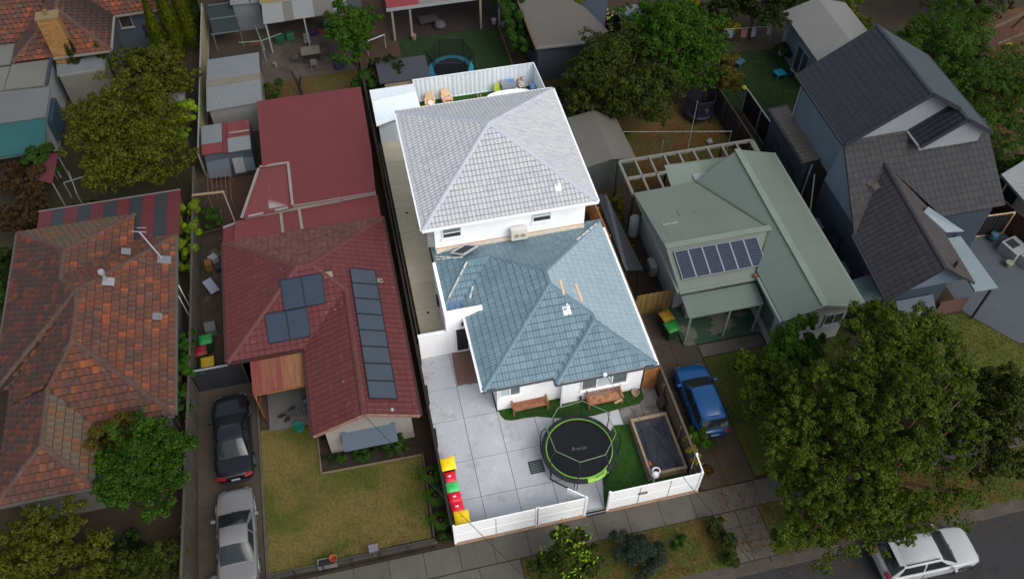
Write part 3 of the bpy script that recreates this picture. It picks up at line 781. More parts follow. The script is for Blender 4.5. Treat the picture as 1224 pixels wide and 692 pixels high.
for cx_ in (6.0, 6.33):
    fan.tube([(cx_ + .13 * math.cos(a), 13.54, 3.72 + .13 * math.sin(a)) for a in [i * math.pi / 6 for i in range(12)]], .014, 5, closed=True)
    fan.poly([(cx_ + .12 * math.cos(i * math.pi / 6), 13.545, 3.72 + .12 * math.sin(i * math.pi / 6)) for i in range(12)])
fan.build('fan_grille', M('tan_grille', S(150, 138, 118), rough=.6), ac); MB().box(5.8, 5.86, 13.7, 13.99, 3.3, 3.398).box(6.44, 6.5, 13.7, 13.99, 3.3, 3.398).build('bracket', WHITEPVC, ac)
MB().box(1.55, 1.9, 14.0, 14.5, 3.5, 5.3).build('service_box', GREYMETAL, house)
mt = MB(); mt.box(1.52, 1.62, 11.9, 12.3, 1.3, 1.8); mt.build('meter_box', BLACK, house)
kn = MB(); kn.tube([(8.14, 5.1, 2.75), (8.14, 5.1, 3.05)], .03, 6); kn.lathe([(0, .1), (.09, .06), (.11, 0), (.08, -.06), (0, -.08)], 10, (8.14, 5.05, 3.02)); kn.build('cable_bracket', WHITEPVC, house, smooth=True)
tp = MB(); tp.tube([(7.31, 5.64, 0), (7.31, 5.62, .45), (7.31, 5.5, .5)], .025, 6); tp.lathe([(.0, .0), (.06, .0), (.06, .05), (0, .06)], 8, (7.31, 5.6, .5)); tp.build('garden_tap', BLACK, house)
# ------------------------------------------------------------------ centre lot: fences
paling_fence('timber_fence', 'dark timber paling fence between the red roofed house and the white house', [[(0.06, 0.1), (0.06, 30.6)]], 1.75, TIMBER_DARK, pal=.14, rail_side=-1)
tag(MB().box(0.20, 0.26, 9.98, 22.35, 0.25, 1.80).tube([(0.23, 9.98, 1.82), (0.23, 22.35, 1.82)], .04, 6).build('shade_cloth', SHADECLOTH), 'black shade cloth stretched along the timber fence above the tan side path', 'shade cloth')
paling_fence('timber_fence', 'brown timber paling fence beside the pale patio and the raised pond', [[(11.22, 0.12), (11.22, 14.2)]], 1.60, TIMBER, pal=.12, rail_side=1)
gt = thing('side_gate', 'orange brown timber gate panel between the white house and the side fence', 'gate', (10.8, 5.75, 0))
for i in range(6): MB().box(10.42 + i * .125, 10.535 + i * .125, 5.66, 5.69, 0.05, 1.68 + random.uniform(-.02, .02)).build('board', TIMBER_FRESH, gt)
MB().box(10.42, 11.16, 5.695, 5.74, .35, .43).box(10.42, 11.16, 5.695, 5.74, 1.3, 1.38).build('rail', TIMBER_FRESH, gt)
sheet_fence('metal_fence', 'white profiled steel fence along the back of the white house', [(3.05, 29.38), (10.78, 29.38)], 1.8, WHITEMETAL)
sheet_fence('metal_fence', 'white profiled steel side return at the rear turf strip corner', [(10.80, 29.34), (11.0, 22.8)], 1.8, WHITEMETAL)
paling_fence('timber_fence', 'brown timber fence glimpsed behind the blue roof beside the grey shed', [[(11.02, 22.7), (11.2, 14.3)]], 1.7, TIMBER_FRESH, pal=.12, rail_side=1)

def slat_fence(name, label, a, b, h=1.72, cat='fence', posts=(0, 1)):
    """horizontal slats between posts, each slat a part"""
    a = Vector((*a, 0)); b = Vector((*b, 0)); root = thing(name, label, cat, a); d = (b - a)
    n = 11
    for i in range(n):
        z = 0.12 + (h - 0.16) * i / n
        hh = (h - 0.16) / n - .020
        MB().beam(a + Vector((0, 0, z + hh / 2)), b + Vector((0, 0, z + hh / 2)), .025, hh).build('slat', WHITEPVC, root)
    MB().beam(a + Vector((0, 0, h)), b + Vector((0, 0, h)), .06, .04).build('top_rail', WHITEPVC, root)
    for t in posts:
        p = a.lerp(b, t); MB().box(p.x - .05, p.x + .05, p.y - .05, p.y + .05, 0, h + .10).build('post', WHITEPVC, root)
    MB().beam(a + Vector((0, 0, h * .52)), b + Vector((0, 0, h * .52)), .045, .035).build('mid_rail', WHITEPVC, root)
    n2 = max(1, int(d.length / 1.3))
    st = MB(); s = Vector((-d.y, d.x, 0)).normalized() * .03
    for i in range(1, n2):
        p = a.lerp(b, i / n2) - s * .6; st.box(p.x - .012, p.x + .012, p.y - .008, p.y + .008, .05, h)
    if st.f: st.build('stiffener', GREYMETAL, root)
    return root
slat_fence('slat_fence', 'white slat front fence beside the row of coloured bins', (0.14, 0.0), (3.74, 0.0))
slat_fence('slat_fence', 'white slat front fence bay next to the open gate', (3.80, 0.0), (5.92, 0.0), posts=(0, 1))
ff = slat_fence('slat_fence', 'white slat front fence with the small number plate, in front of the raised pond', (6.98, 0.0), (11.16, 0.0))
slat_fence('slat_fence', 'short white slat fence return at the driveway corner', (11.22, 0.06), (11.24, 0.9), posts=(1,))
slat_fence('slat_gate', 'white slat gate standing open onto the patio', (5.92, 0.06), (5.24, 0.62), cat='gate', posts=())
pt = MB().box(8.32, 8.72, -.055, -.028, 0.98, 1.16).build('number_plate', M('plate_dark', S(92, 84, 76), S(60, 54, 50), rough=.4, scale=14), ff)
mk = MB()
for i, x in enumerate((8.40, 8.49, 8.58)): mk.box(x, x + .05, -.060, -.057, 1.03, 1.12)
mk.build('number', M('plate_letters', S(190, 182, 170)), pt)
tag(MB().box(0.1, 6.0, -.12, .04, 0, .07).box(6.9, 11.25, -.12, .04, 0, .07).build('plinth', M('fence_plinth', S(150, 124, 104), S(120, 98, 80), rough=.9)), 'narrow tan plinth under the white slat front fence', 'plinth')
tr = tag(MB().box(6.0, 6.9, -.06, -.02, .02, .09).box(6.0, 6.9, .1, .14, .05, .09).build('gate_track', GREYMETAL), 'steel gate track across the gap in the front fence', 'gate track')

# ------------------------------------------------------------------ wheelie bins
def bin_mesh(w, d, h, lid_m, body_m, label, mark=None):
    r = thing('wheelie_bin', label, 'bin')
    b = MB(); z0 = .12
    q = lambda s, z, sh=0: [(-w / 2 * s, -d / 2 * s + sh, z), (w / 2 * s, -d / 2 * s + sh, z), (w / 2 * s, d / 2 * s + sh, z), (-w / 2 * s, d / 2 * s + sh, z)]
    rings = [q(.74, z0), q(.86, h * .5), q(.93, h * .86), q(1.0, h * .87), q(1.0, h * .92)]
    V = [p for rg in rings for p in rg]
    F = [(0, 3, 2, 1)] + [(4 * k + i, 4 * k + (i + 1) % 4, 4 * k + 4 + (i + 1) % 4, 4 * k + 4 + i) for k in range(4) for i in range(4)] + [(16, 17, 18, 19)]
    b.add(V, F); b.build('body', body_m, r, bevel=.015)
    l = MB(); n = 6; vs = []
    for j in range(n + 1):
        t = j / n; y = -d / 2 - .03 + (d + .05) * t
        for i in range(n + 1):
            s = i / n; x = (-w / 2 - .025) + (w + .05) * s
            e = min(s, 1 - s, t, 1 - t)
            vs.append((x, y, h * .925 + .065 * min(1, e * 5) ** .6 + .02 * math.sin(math.pi * s) * math.sin(math.pi * t)))
    l.add(vs, [(j * (n + 1) + i, j * (n + 1) + i + 1, (j + 1) * (n + 1) + i + 1, (j + 1) * (n + 1) + i) for j in range(n) for i in range(n)])
    l.box(-w / 2 - .02, w / 2 + .02, -d / 2 - .025, d / 2 + .015, h * .90, h * .924)
    lid = l.build('lid', lid_m, r, smooth=True)
    h_ = MB(); h_.tube([(-w * .4, d / 2 + .03, h * .9), (-w * .4, d / 2 + .09, h * .93), (w * .4, d / 2 + .09, h * .93), (w * .4, d / 2 + .03, h * .9)], .016, 6); h_.build('handle', body_m, r)
    for s in (-1, 1):
        MB().lathe([(0, -.025), (.09, -.025), (.10, 0), (.09, .025), (0, .025)], 12, (s * w * .40, d / 2 * .78, .10), 'x').build('wheel', RUBBER, r)
    if mark:
        e = MB(); zt = h * .925 + .094
        e.box(-.03, .03, -.02, .05, zt - .01, zt); e.box(-.045, .045, -.06, -.022, zt - .011, zt - .001); e.box(-.02, .02, .052, .08, zt - .012, zt - .002)
        e.build('lid_emblem', mark, r)
    return r
YEL = M('yellow_lid', S(250, 208, 14), S(242, 200, 16), rough=.4, scale=3); RED = M('red_lid', S(214, 22, 52), S(200, 20, 46), rough=.4, scale=3); GRN = M('green_lid', S(64, 190, 100), S(58, 176, 92), rough=.4, scale=3)
YEL2 = M('dull_yellow_lid', S(150, 122, 12), S(136, 110, 12), rough=.5, scale=3); GRN2 = M('dull_green_lid', S(22, 112, 48), S(20, 98, 44), rough=.5, scale=3); RED2 = M('dull_red_lid', S(96, 14, 22), rough=.5)
BINGREEN = M('dark_green_bin', S(26, 56, 34), S(20, 44, 28), rough=.5, scale=3); EMB = M('emblem_white', S(235, 210, 214), rough=.5); EMBG = M('emblem_green', S(44, 160, 82), rough=.5); EMBY = M('emblem_orange', S(222, 172, 20), rough=.5)
rows = [(0.46, 3.30, .58, .60, 1.06, YEL, EMBY, 'yellow lidded wheelie bin at the house end of the bin row'),
        (0.42, 2.70, .47, .50, .94, RED, EMB, 'red lidded wheelie bin between the house end yellow bin and the green bin'),
        (0.44, 2.20, .47, .50, .94, GRN, EMBG, 'green lidded wheelie bin in the middle of the row on the pale patio'),
        (0.46, 1.70, .47, .50, .94, RED, EMB, 'red lidded wheelie bin directly on the street side of the green bin'),
        (0.48, 1.22, .47, .50, .94, RED, EMB, 'red lidded wheelie bin beside the yellow bin nearest the white front fence'),
        (0.58, 0.66, .58, .60, 1.06, YEL, EMBY, 'yellow lidded wheelie bin tucked against the white front fence')]
for x, y, w, d, h, lm, em, lab in rows:
    b = bin_mesh(w, d, h, lm, BINGREEN, lab, em); b['group'] = 'bins in the row on the patio'; put(b, x, y, .045, rad(90 + random.uniform(-5, 5)))

# ------------------------------------------------------------------ benches
def bench(label, bleached):
    r = thing('garden_bench', label, 'bench')
    L = 1.72; pale = M('bleached_bench_slats', S(172, 124, 92), S(126, 78, 56), rough=.8, scale=5, spread=.4, rnd=[S(176, 130, 98), S(150, 100, 74), S(186, 140, 108)], rfac=.7) if bleached else BENCHWOOD
    for i in range(5): MB().box(-L / 2, L / 2, -.26 + i * .098, -.17 + i * .098, .42, .445).build('seat_slat', pale, r)
    bk = MB().obox((0, .285, .82), (L, .03, .07)).build('backrest', BENCHWOOD, r)
    MB().obox((0, .262, .56), (L, .03, .06)).build('back_rail', BENCHWOOD, r)
    for i in range(15): MB().obox((-L / 2 + .09 + i * (L - .18) / 14, .274, .69), (.05, .018, .21)).build('back_slat', BENCHWOOD, bk)
    for s in (-1, 1):
        x = s * (L / 2 - .03)
        MB().box(x - .03, x + .03, .25, .31, 0, .90).build('leg', BENCHWOOD, r); MB().box(x - .03, x + .03, -.28, -.22, 0, .60).build('leg', BENCHWOOD, r)
        MB().box(x - .04, x + .04, -.31, .248, .602, .635).build('armrest', BENCHWOOD, r)
    return r
put(bench('red brown slatted garden bench by the narrower front window', False), 4.85, 5.82, .062, rad(1))
put(bench('red brown garden bench with bleached seat slats under the wide front window', True), 8.42, 5.34, .062, rad(1))
tag(MB().obox((9.0, 4.98, .52), (.42, .12, .04), .3).build('loose_board', TIMBER_PALE), 'pale offcut of board lying on the bleached bench', 'timber')

# ------------------------------------------------------------------ trampolines
def trampoline(label, R, h, pad_ms, trim_m, mat_m, poles, pole_h, top_m, net_m, legs_m, straight=False, inner=.80):
    r = thing('trampoline', label, 'trampoline')
    Ri = R * inner
    MB().lathe([(0, h - .02), (Ri * .5, h - .025), (Ri * 1.005, h)], 48).build('jumping_mat', mat_m, r, smooth=True)
    fr = MB(); fr.tube([(R * .97 * math.cos(a), R * .97 * math.sin(a), h - .05) for a in [2 * math.pi * i / 48 for i in range(48)]], .035, 6, closed=True); fr.build('frame_ring', legs_m, r)
    n = len(pad_ms)
    for k in range(n):
        p = MB(); a0 = 2 * math.pi * (k + .004) / n; a1 = 2 * math.pi * (k + .996) / n; m = 8; vs = []
        for i in range(m + 1):
            a = a0 + (a1 - a0) * i / m; pu = .012 * math.sin(math.pi * i / m) + .006 * math.sin(i * 2.7 + k)
            for rr, zz in ((Ri * .985, .03), (Ri * 1.06, .062 + pu), (R * .95, .062 + pu), (R * 1.02, .01), (R * 1.02, -.05)): vs.append((rr * math.cos(a), rr * math.sin(a), h + zz))
        p.add(vs, [(i * 5 + j, i * 5 + j + 1, (i + 1) * 5 + j + 1, (i + 1) * 5 + j) for i in range(m) for j in range(4)]); p.build('safety_pad', pad_ms[k], r, smooth=True)
    if trim_m:
        MB().tube([(Ri * 1.0 * math.cos(a), Ri * 1.0 * math.sin(a), h + .045) for a in [2 * math.pi * i / 60 for i in range(60)]], .032, 6, closed=True).build('trim_ring', trim_m, r, smooth=True)
    tops = []
    for k in range(poles):
        a = 2 * math.pi * (k + .5) / poles + .12; ca, sa = math.cos(a), math.sin(a)
        pts = [(R * 1.0 * ca, R * 1.0 * sa, .1), (R * 1.04 * ca, R * 1.04 * sa, h * .9)]
        pts += [(R * 1.05 * ca, R * 1.05 * sa, h + .5), (R * 1.03 * ca, R * 1.03 * sa, pole_h - .35), (R * .96 * ca, R * .96 * sa, pole_h - .08), (R * .9 * ca, R * .9 * sa, pole_h)] if not straight else [(R * 1.03 * ca, R * 1.03 * sa, pole_h)]
        MB().tube(pts, .026, 6).build('net_pole', legs_m, r, smooth=True); tops.append(pts[-1])
    if top_m: MB().tube([t for t in tops], .022, 6, closed=True).build('top_rail', top_m, r)
    if net_m:
        nt = MB(); vs = []
        for k in range(poles):
            t = tops[k]; a = math.atan2(t[1], t[0])
            vs += [(Ri * 1.02 * math.cos(a), Ri * 1.02 * math.sin(a), h + .06), t]
        nt.add(vs, [(2 * k, 2 * ((k + 1) % poles), 2 * ((k + 1) % poles) + 1, 2 * k + 1) for k in range(poles)]); nt.build('safety_net', net_m, r, fix=False)
    for k in range(poles // 2 + poles % 2):
        a0 = 2 * math.pi * (2 * k + .5) / poles + .12; a1 = a0 + 2 * math.pi / poles * .9
        q = [(R * .97 * math.cos(t), R * .97 * math.sin(t)) for t in (a0, a1)]
        MB().tube([(*q[0], h - .06), (q[0][0] * 1.05, q[0][1] * 1.05, .05), (q[1][0] * 1.05, q[1][1] * 1.05, .05), (*q[1], h - .06)], .03, 6).build('leg', legs_m, r)
    return r
PADG = M('charcoal_pad', S(30, 32, 35), S(42, 44, 47), spec=.2, rough=.7, scale=3); PADL = M('lime_pad', S(140, 190, 70), S(128, 176, 62), rough=.5, scale=3)
MATB = M('woven_black_mat', (.010, .011, .014), (.013, .014, .017), spec=.12, rough=.8, scale=2, bump=.05)
LIME = M('lime_trim', S(112, 164, 58), S(100, 150, 50), rough=.5); NET = M('net_mesh', (.02, .022, .022), rough=.9, spec=.1, alpha=.12); POLEP = M('pale_green_pole', S(104, 126, 96), S(90, 112, 84), rough=.5)
t1 = trampoline('large black round trampoline with lime green trim on the front patio', 1.70, .84, [PADL, PADG, PADG, PADG, PADG, PADG, PADG, PADG, PADG, PADG], LIME, MATB, 8, 2.45, POLEP, NET, BLACKMETAL, inner=.885)
lg = MB(); GREYINK = M('grey_print', S(84, 86, 90), S(70, 72, 76), rough=.7)
for i, (w_, h_) in enumerate(((.10, .17), (.05, .12), (.09, .11), (.09, .11), (.05, .13), (.09, .15), (.08, .11))):
    x = -.34 + i * .10; ct, sn = math.cos(rad(87)), math.sin(rad(87)); lg.add([(px_ * ct - py_ * sn, px_ * sn + py_ * ct, .838) for px_, py_ in ((x, -.06), (x + w_ * .75, -.06), (x + w_ * .75 + h_ * .3, -.06 + h_), (x + h_ * .3, -.06 + h_))], [(0, 1, 2, 3)])
lg.build('mat_print', GREYINK, t1, fix=False)
pm = MB()
for i in range(5):
    a = rad(13 + i * 3.4); a2 = a + rad(2.3)
    pm.add([(1.59 * math.cos(a), 1.59 * math.sin(a), .925), (1.66 * math.cos(a), 1.66 * math.sin(a), .925), (1.66 * math.cos(a2), 1.66 * math.sin(a2), .925), (1.59 * math.cos(a2), 1.59 * math.sin(a2), .925)], [(0, 1, 2, 3)])
pm.build('pad_print', M('dark_green_print', S(70, 108, 40), rough=.6), t1, fix=False)
put(t1, 6.42, 2.78, .06, rad(-92))
AQUA = M('aqua_pad', S(40, 116, 136), S(34, 104, 124), rough=.5); NET2 = M('dark_net_mesh', (.006, .008, .008), rough=.9, spec=.1, alpha=.42)
put(trampoline('round trampoline with aqua pads and dark net behind the white steel fence', 1.46, .62, [AQUA] * 8, None, MATB, 6, 2.1, BLACKMETAL, NET2, BLACKMETAL, True, .78), 5.78, 31.35, .03, .2)
NAVY = M('navy_pad', S(16, 20, 44), S(12, 16, 36), rough=.6); NET3 = M('navy_net_mesh', (.006, .007, .016), rough=.9, alpha=.6)
put(trampoline('small round trampoline with navy pads and net under the back garden trees', .92, .5, [NAVY] * 6, None, M('navy_mat', (.008, .009, .02), rough=.8), 6, 1.7, M('navy_steel', S(22, 26, 50), rough=.5), NET3, BLACKMETAL, True), 20.2, 24.1, 0, .4)
tag(MB().lathe([(0, .0), (.1, .0), (.12, .1), (.11, .22), (0, .24)], 10, (20.55, 23.75, .5)).build('white_ball', M('white_plastic_dull', S(150, 154, 154), rough=.5), smooth=True), 'small white ball lying on the navy trampoline', 'ball')

# ------------------------------------------------------------------ raised pond box
pd = thing('raised_pond', 'raised rectangular timber framed box covered in black plastic by the front fence', 'pond', (10.15, 2.4, .05))
TF = M('weathered_sleeper', S(150, 132, 108), S(116, 100, 82), rough=.85, scale=3, spread=.6, bump=.3)
for (x0, x1, y0, y1) in ((9.25, 11.02, 3.78, 3.92), (9.25, 11.02, .92, 1.06), (9.25, 9.36, 1.062, 3.778), (10.91, 11.02, 1.062, 3.778)):
    for k in range(2): MB().box(x0, x1, y0, y1, .06 + k * .24, .295 + k * .24).build('sleeper', TF, pd)
PLAST = M('black_pond_plastic', (.012, .0135, .018), (.03, .033, .04), spec=.25, rough=.38, scale=1.6, spread=.35, stretch=(3, .8, 1), stains=[((.07, .077, .09), 2.2, .58, .72, .5)], bump=.3, bscale=8)
vs = []; nx, ny = 18, 30
for j in range(ny + 1):
    for i in range(nx + 1):
        s, t = i / nx, j / ny; e = min(s, 1 - s, t, 1 - t)
        vs.append((9.33 + 1.60 * s, 1.03 + 2.78 * t, .44 - .10 * min(1, e * 7) + .022 * math.sin(s * 31 + 3 * math.sin(t * 9)) * min(1, e * 6) + random.uniform(-.006, .006)))
MB().add(vs, [(j * (nx + 1) + i, j * (nx + 1) + i + 1, (j + 1) * (nx + 1) + i + 1, (j + 1) * (nx + 1) + i) for j in range(ny) for i in range(nx)]).build('pond_cover', PLAST, pd, smooth=80)
tag(MB().obox((9.42, 1.5, .56), (.1, .22, .05), .2).build('brick', M('brick_red', S(150, 74, 48), rough=.9)), 'loose red brick lying on the corner of the raised pond frame', 'brick')
fn = thing('garden_lamp', 'white ball lamp with a ring standing at the corner of the raised pond', 'lamp', (9.36, .72, .05))
MB().tube([(9.36, .72, .05), (9.36, .72, .85)], .03, 6).build('pole', WHITEPVC, fn); MB().lathe([(0, -.17), (.11, -.13), (.17, 0), (.11, .13), (0, .17)], 14, (9.36, .72, .98)).build('globe', WHITEPVC, fn, smooth=True)
MB().tube([(9.52 + .17 * math.cos(a), 1.0 + .15 * math.sin(a), .78) for a in [i * math.pi / 9 for i in range(18)]], .032, 6, closed=True).build('ring', WHITEPVC, fn, smooth=True); MB().tube([(9.36, .75, .8), (9.45, .87, .78)], .02, 5).build('bracket', WHITEPVC, fn)
hs = MB().tube([(10.2 + .35 * math.cos(a), .52 + .12 * math.sin(a), .1 + .03 * math.sin(3 * a)) for a in [i * .5 for i in range(26)]], .03, 6).build('hose', BLACK)
tag(hs, 'coiled black hose on the turf between the raised pond and the white fence', 'hose')
lw = tag(MB().obox((10.98, 4.5, .42), (.06, .5, .85), 0, 0, .2).build('leaning_board', TIMBER_GREY), 'grey board leaning on the side fence by the damp paving', 'board')
tag(MB().lathe([(0, 0), (.16, 0), (.2, .22), (.17, .22), (.14, .06), (0, .05)], 12, (10.02, 5.42, .06)).build('plant_pot', M('terracotta_pale', S(150, 130, 108), rough=.9), smooth=True), 'small pale pot at the end of the front turf near the timber gate', 'pot')

# ------------------------------------------------------------------ rear yard of the white house
sh = thing('garden_shed', 'white steel garden shed in the back corner behind the white house', 'shed', (1.7, 27, 0))
MB().prism([(.42, 26.0), (1.46, 26.0), (3.0, 26.3), (3.0, 28.5), (.42, 28.5)], 0, 1.98).build('wall', WHITEMETAL, sh)
rb = MB()
for i in range(9): rb.box(.44 + i * .115, .465 + i * .115, 25.96, 25.998, .05, 1.93)
rb.build('cladding_rib', WHITEMETAL, sh)
rs = [(0, 0), (.2, .022), (.4, 0), (1, 0)]
roof(sh, [[(.28, 25.3, 2.05), (3.06, 26.15, 2.05), (3.02, 27.6, 2.32), (.28, 27.2, 2.32)], [(.28, 27.2, 2.32), (3.02, 27.6, 2.32), (3.0, 28.65, 2.08), (.28, 28.65, 2.08)]], rs, .19, 6, 0, WHITEMETAL, WHITEMETAL, name='roof', thick=.05)
def adirondack(label):
    r = thing('garden_chair', label, 'chair'); w = M('pine_chair', S(222, 188, 150), S(200, 162, 122), rough=.7, scale=4) if 'pine_chair' not in bpy.data.materials else bpy.data.materials['pine_chair']
    for i in range(5): MB().obox((-.24 + i * .12, .34, .62), (.105, .02, .85 - abs(i - 2) * .07), 0, rad(-22)).build('back_slat', w, r)
    for i in range(5): MB().obox((0, -.28 + i * .11, .36 - i * .02), (.56, .095, .02), 0, rad(-8)).build('seat_slat', w, r)
    for s in (-1, 1):
        MB().box(s * .3 - .07, s * .3 + .07, -.38, .36, .56, .585).build('armrest', w, r); MB().box(s * .31 - .02, s * .31 + .02, -.34, -.26, 0, .558).build('leg', w, r); MB().obox((s * .29, .12, .18), (.03, .8, .09), 0, rad(-18)).build('side_rail', w, r)
    return r
c1 = put(adirondack('pine slatted garden chair with a round pink cushion, nearer the white shed'), 3.92, 28.68, .03, rad(-8)); c1.scale = (.88, .88, .88)
c2 = put(adirondack('pine slatted garden chair with a patterned cushion, farther from the white shed'), 5.02, 28.76, .03, rad(6)); c2.scale = (.88, .88, .88)
tag(MB().lathe([(0, -.05), (.18, -.04), (.22, 0), (.18, .05), (0, .06)], 14, (3.94, 28.55, .50)).build('cushion', M('pink_cushion', S(232, 196, 190), S(244, 226, 220), rough=.9, scale=9, spread=.3), smooth=True), 'round pink cushion on the chair nearer the white shed', 'cushion')
tag(MB().obox((5.03, 28.66, .55), (.44, .40, .12), .1, rad(-25)).build('cushion', M('patterned_cushion', S(236, 214, 206), S(206, 130, 112), rough=.9, scale=12, spread=.2), bevel=.03), 'patterned pink and white cushion on the chair farther from the shed', 'cushion')
tag(MB().box(7.05, 7.10, 28.2, 29.2, .032, .07).box(7.24, 7.29, 28.2, 29.2, .032, .07).build('edging', TIMBER_PALE), 'pale timber edging dividing the rear turf strip', 'edging')
bq = thing('barbecue', 'grey hooded barbecue against the white steel fence', 'barbecue', (9.0, 29.0, .03))
MB().box(8.62, 9.42, 28.78, 29.22, .1, .82).build('cart', M('bbq_grey', S(140, 150, 158), S(120, 130, 138), rough=.4, metal=.2), bq); MB().box(8.56, 9.48, 28.74, 29.24, .822, .90).build('hood', M('bbq_hood', S(120, 130, 140), S(150, 158, 164), rough=.35, metal=.3), bq, bevel=.03); MB().box(9.1, 9.4, 28.95, 29.2, .902, .93).build('side_burner', M('blue_tray', S(70, 140, 200), rough=.4), bq)
for s in ((8.66, 28.82), (9.38, 28.82), (8.66, 29.18), (9.38, 29.18)): MB().box(s[0] - .025, s[0] + .025, s[1] - .025, s[1] + .025, 0.03, .1).build('leg', BLACK, bq)
def small_chair(name, label, m, seatm):
    r = thing(name, label, 'chair')
    MB().box(-.2, .2, -.2, .2, .42, .45).build('seat', seatm, r); MB().obox((0, .21, .68), (.38, .025, .42), 0, rad(-8)).build('backrest', seatm, r)
    for sx in (-1, 1):
        for sy in (-1, 1): MB().beam((sx * .17, sy * .17, .42), (sx * .2, sy * .22, 0), .025).build('leg', m, r)
    return r
put(small_chair('folding_chair', 'lime green folding chair beside the grey barbecue', WHITEPVC, M('lime_fabric', S(164, 186, 60), S(150, 172, 56), rough=.8)), 8.32, 28.72, .03, rad(8))
put(small_chair('garden_chair', 'white and brown chair by the corner of the white steel fence', WHITEPVC, M('white_brown', S(214, 206, 200), S(130, 96, 84), rough=.7, scale=9, spread=.1)), 9.95, 28.98, .03, rad(4))
tag(MB().lathe([(0, 0), (.12, 0), (.14, .3), (.0, .32)], 10, (9.6, 28.85, .03)).build('bucket', WHITEPVC, smooth=True), 'small white bucket beside the grey barbecue', 'bucket')
tag(MB().obox((10.62, 28.7, .3), (.3, .5, .55), .1).build('storage_tub', M('blue_tub', S(98, 150, 200), S(130, 176, 214), rough=.5), bevel=.05), 'pale blue tub in the rear corner of the turf strip', 'tub')
tb = thing('bath_tub', 'long white tub on the rear turf behind the pale grey roof', 'tub', (8.9, 28.2, .03))
pts = [(8.9 + 1.35 * math.cos(a), 28.25 + .38 * math.sin(a)) for a in [i * math.pi / 12 for i in range(24)]]
b = MB(); b.prism(pts, .03, .5); b.build('shell', WHITE, tb); MB().tube([(p[0], p[1], .5) for p in pts], .06, 6, closed=True).build('rim', WHITE, tb, smooth=True)

# ------------------------------------------------------------------ overhead service cables
def cable(label, a, b, sag=.5, r=.013):
    a = Vector(a); b = Vector(b); pts = []
    for i in range(17):
        t = i / 16; p = a.lerp(b, t); p.z -= sag * 4 * t * (1 - t); pts.append(p)
    tag(MB().tube(pts, r, 5).build('service_cable', BLACK), label, 'cable')
cable('thin black service cable from the red roofed gable across to the street', (-2.75, 5.25, 3.2), (9.2, -16, 7.5), .7)
cable('thin black service cable from the bracket on the blue roofed wing to the street', (8.14, 5.05, 3.05), (13.5, -16, 7.5), .7)
# neighbouring lots: base colours dimmed evenly, a lower exposure put into the colour
def S(r, g, b, k=1.0): return SB(r, g, b, k * 0.76)
# ------------------------------------------------------------------ red roofed house and its lot
RED_TILE = M('faded_red_tile', S(88, 33, 36), S(94, 42, 43), rough=.7, scale=.8, spread=.7, rnd=[S(85, 32, 35), S(92, 37, 39), S(79, 29, 32), S(96, 43, 44)], rfac=.7,
             stains=[(S(176, 146, 132), 5.0, .645, .70, .8), (S(70, 44, 42), 1.2, .55, .72, .6)], bump=.3, bscale=40)
RED_MOTTLE = M('lichen_red_tile', S(90, 46, 46), S(108, 72, 66), rough=.85, scale=2.5, spread=.4, rnd=[S(86, 42, 43), S(100, 58, 55), S(78, 38, 39)], rfac=.6, stains=[(S(124, 100, 86), 5, .56, .68, .6)], bump=.3)
RED_DECK = M('red_roof_underlay', S(52, 24, 26), rough=.9); RED_CAP = M('red_ridge_cap', S(84, 38, 40), S(96, 52, 50), rough=.7, scale=2, spread=.6)
RED_SHEET = M('red_steel_sheet', S(104, 40, 45), S(95, 36, 41), rough=.55, scale=.4, spread=.8, stains=[(S(112, 56, 58), 2.5, .62, .76, .4)])
RED_SHEET2 = M('worn_red_steel_sheet', S(112, 50, 50), S(100, 44, 46), rough=.7, scale=1, spread=.6, stretch=(2, .5, 1), stains=[(S(128, 92, 80), 1.2, .6, .72, .6), (S(80, 46, 44), 3, .6, .72, .4)])
GREYFLASH = M('grey_flashing_tape', S(140, 132, 128), S(120, 112, 108), rough=.7)
HOUSEWALL = M('dull_white_render', S(150, 144, 138), S(136, 130, 124), rough=.8, scale=1.2, spread=.7, stains=[(S(110, 100, 92), 1.6, .6, .76, .4)])
rh = thing('red_roofed_house', 'old brick house with a faded red tiled roof and solar panels', 'house', (-4.5, 11, 0))
MB().prism([(-8.2, 10.3), (-4.66, 10.3), (-4.66, 5.55), (-.78, 5.55), (-.78, 17.0), (-8.2, 17.0)], 0, 2.62).prism([(-4.66, 5.552), (-.78, 5.552), (-.78, 6.0), (-4.66, 6.0)], 2.621, 2.65).build('wall', HOUSEWALL, rh)
gb = MB().add([(-4.95, 5.54, 2.6), (-.55, 5.54, 2.6), (-2.75, 5.54, 3.5), (-4.95, 5.62, 2.6), (-.55, 5.62, 2.6), (-2.75, 5.62, 3.5)], [(0, 1, 2), (5, 4, 3), (0, 3, 4, 1), (1, 4, 5, 2), (2, 5, 3, 0)]); gb.build('gable', HOUSEWALL, rh)
q = .414; Z = 2.6
Lr, Rr, G2, G1 = (-4.87, 13.67, 4.16), (-4.18, 13.67, 4.16), (-2.75, 12.22, 3.57), (-2.75, 5.1, 3.57)
rfaces = [[(-8.65, 9.9, Z), (-8.65, 17.45, Z), Lr], [(-.4, 5.1, Z), (-.4, 12.22, Z), G2, G1], [(-.4, 12.22, Z), (-.4, 17.45, Z), Rr, G2], [(-8.65, 9.9, Z), (-5.1, 9.9, Z), G2, Rr, Lr], [(-5.1, 5.1, Z), G1, G2, (-5.1, 9.9, Z)]]
roof(rh, rfaces, PROF4, .30, .35, .03, RED_TILE, RED_DECK, 250, name='roof')
roof(rh, [[(-8.65, 17.45, Z), (-.4, 17.45, Z), Rr, Lr]], PROF4, .30, .35, .03, RED_MOTTLE, RED_DECK, 0, name='rear_roof')
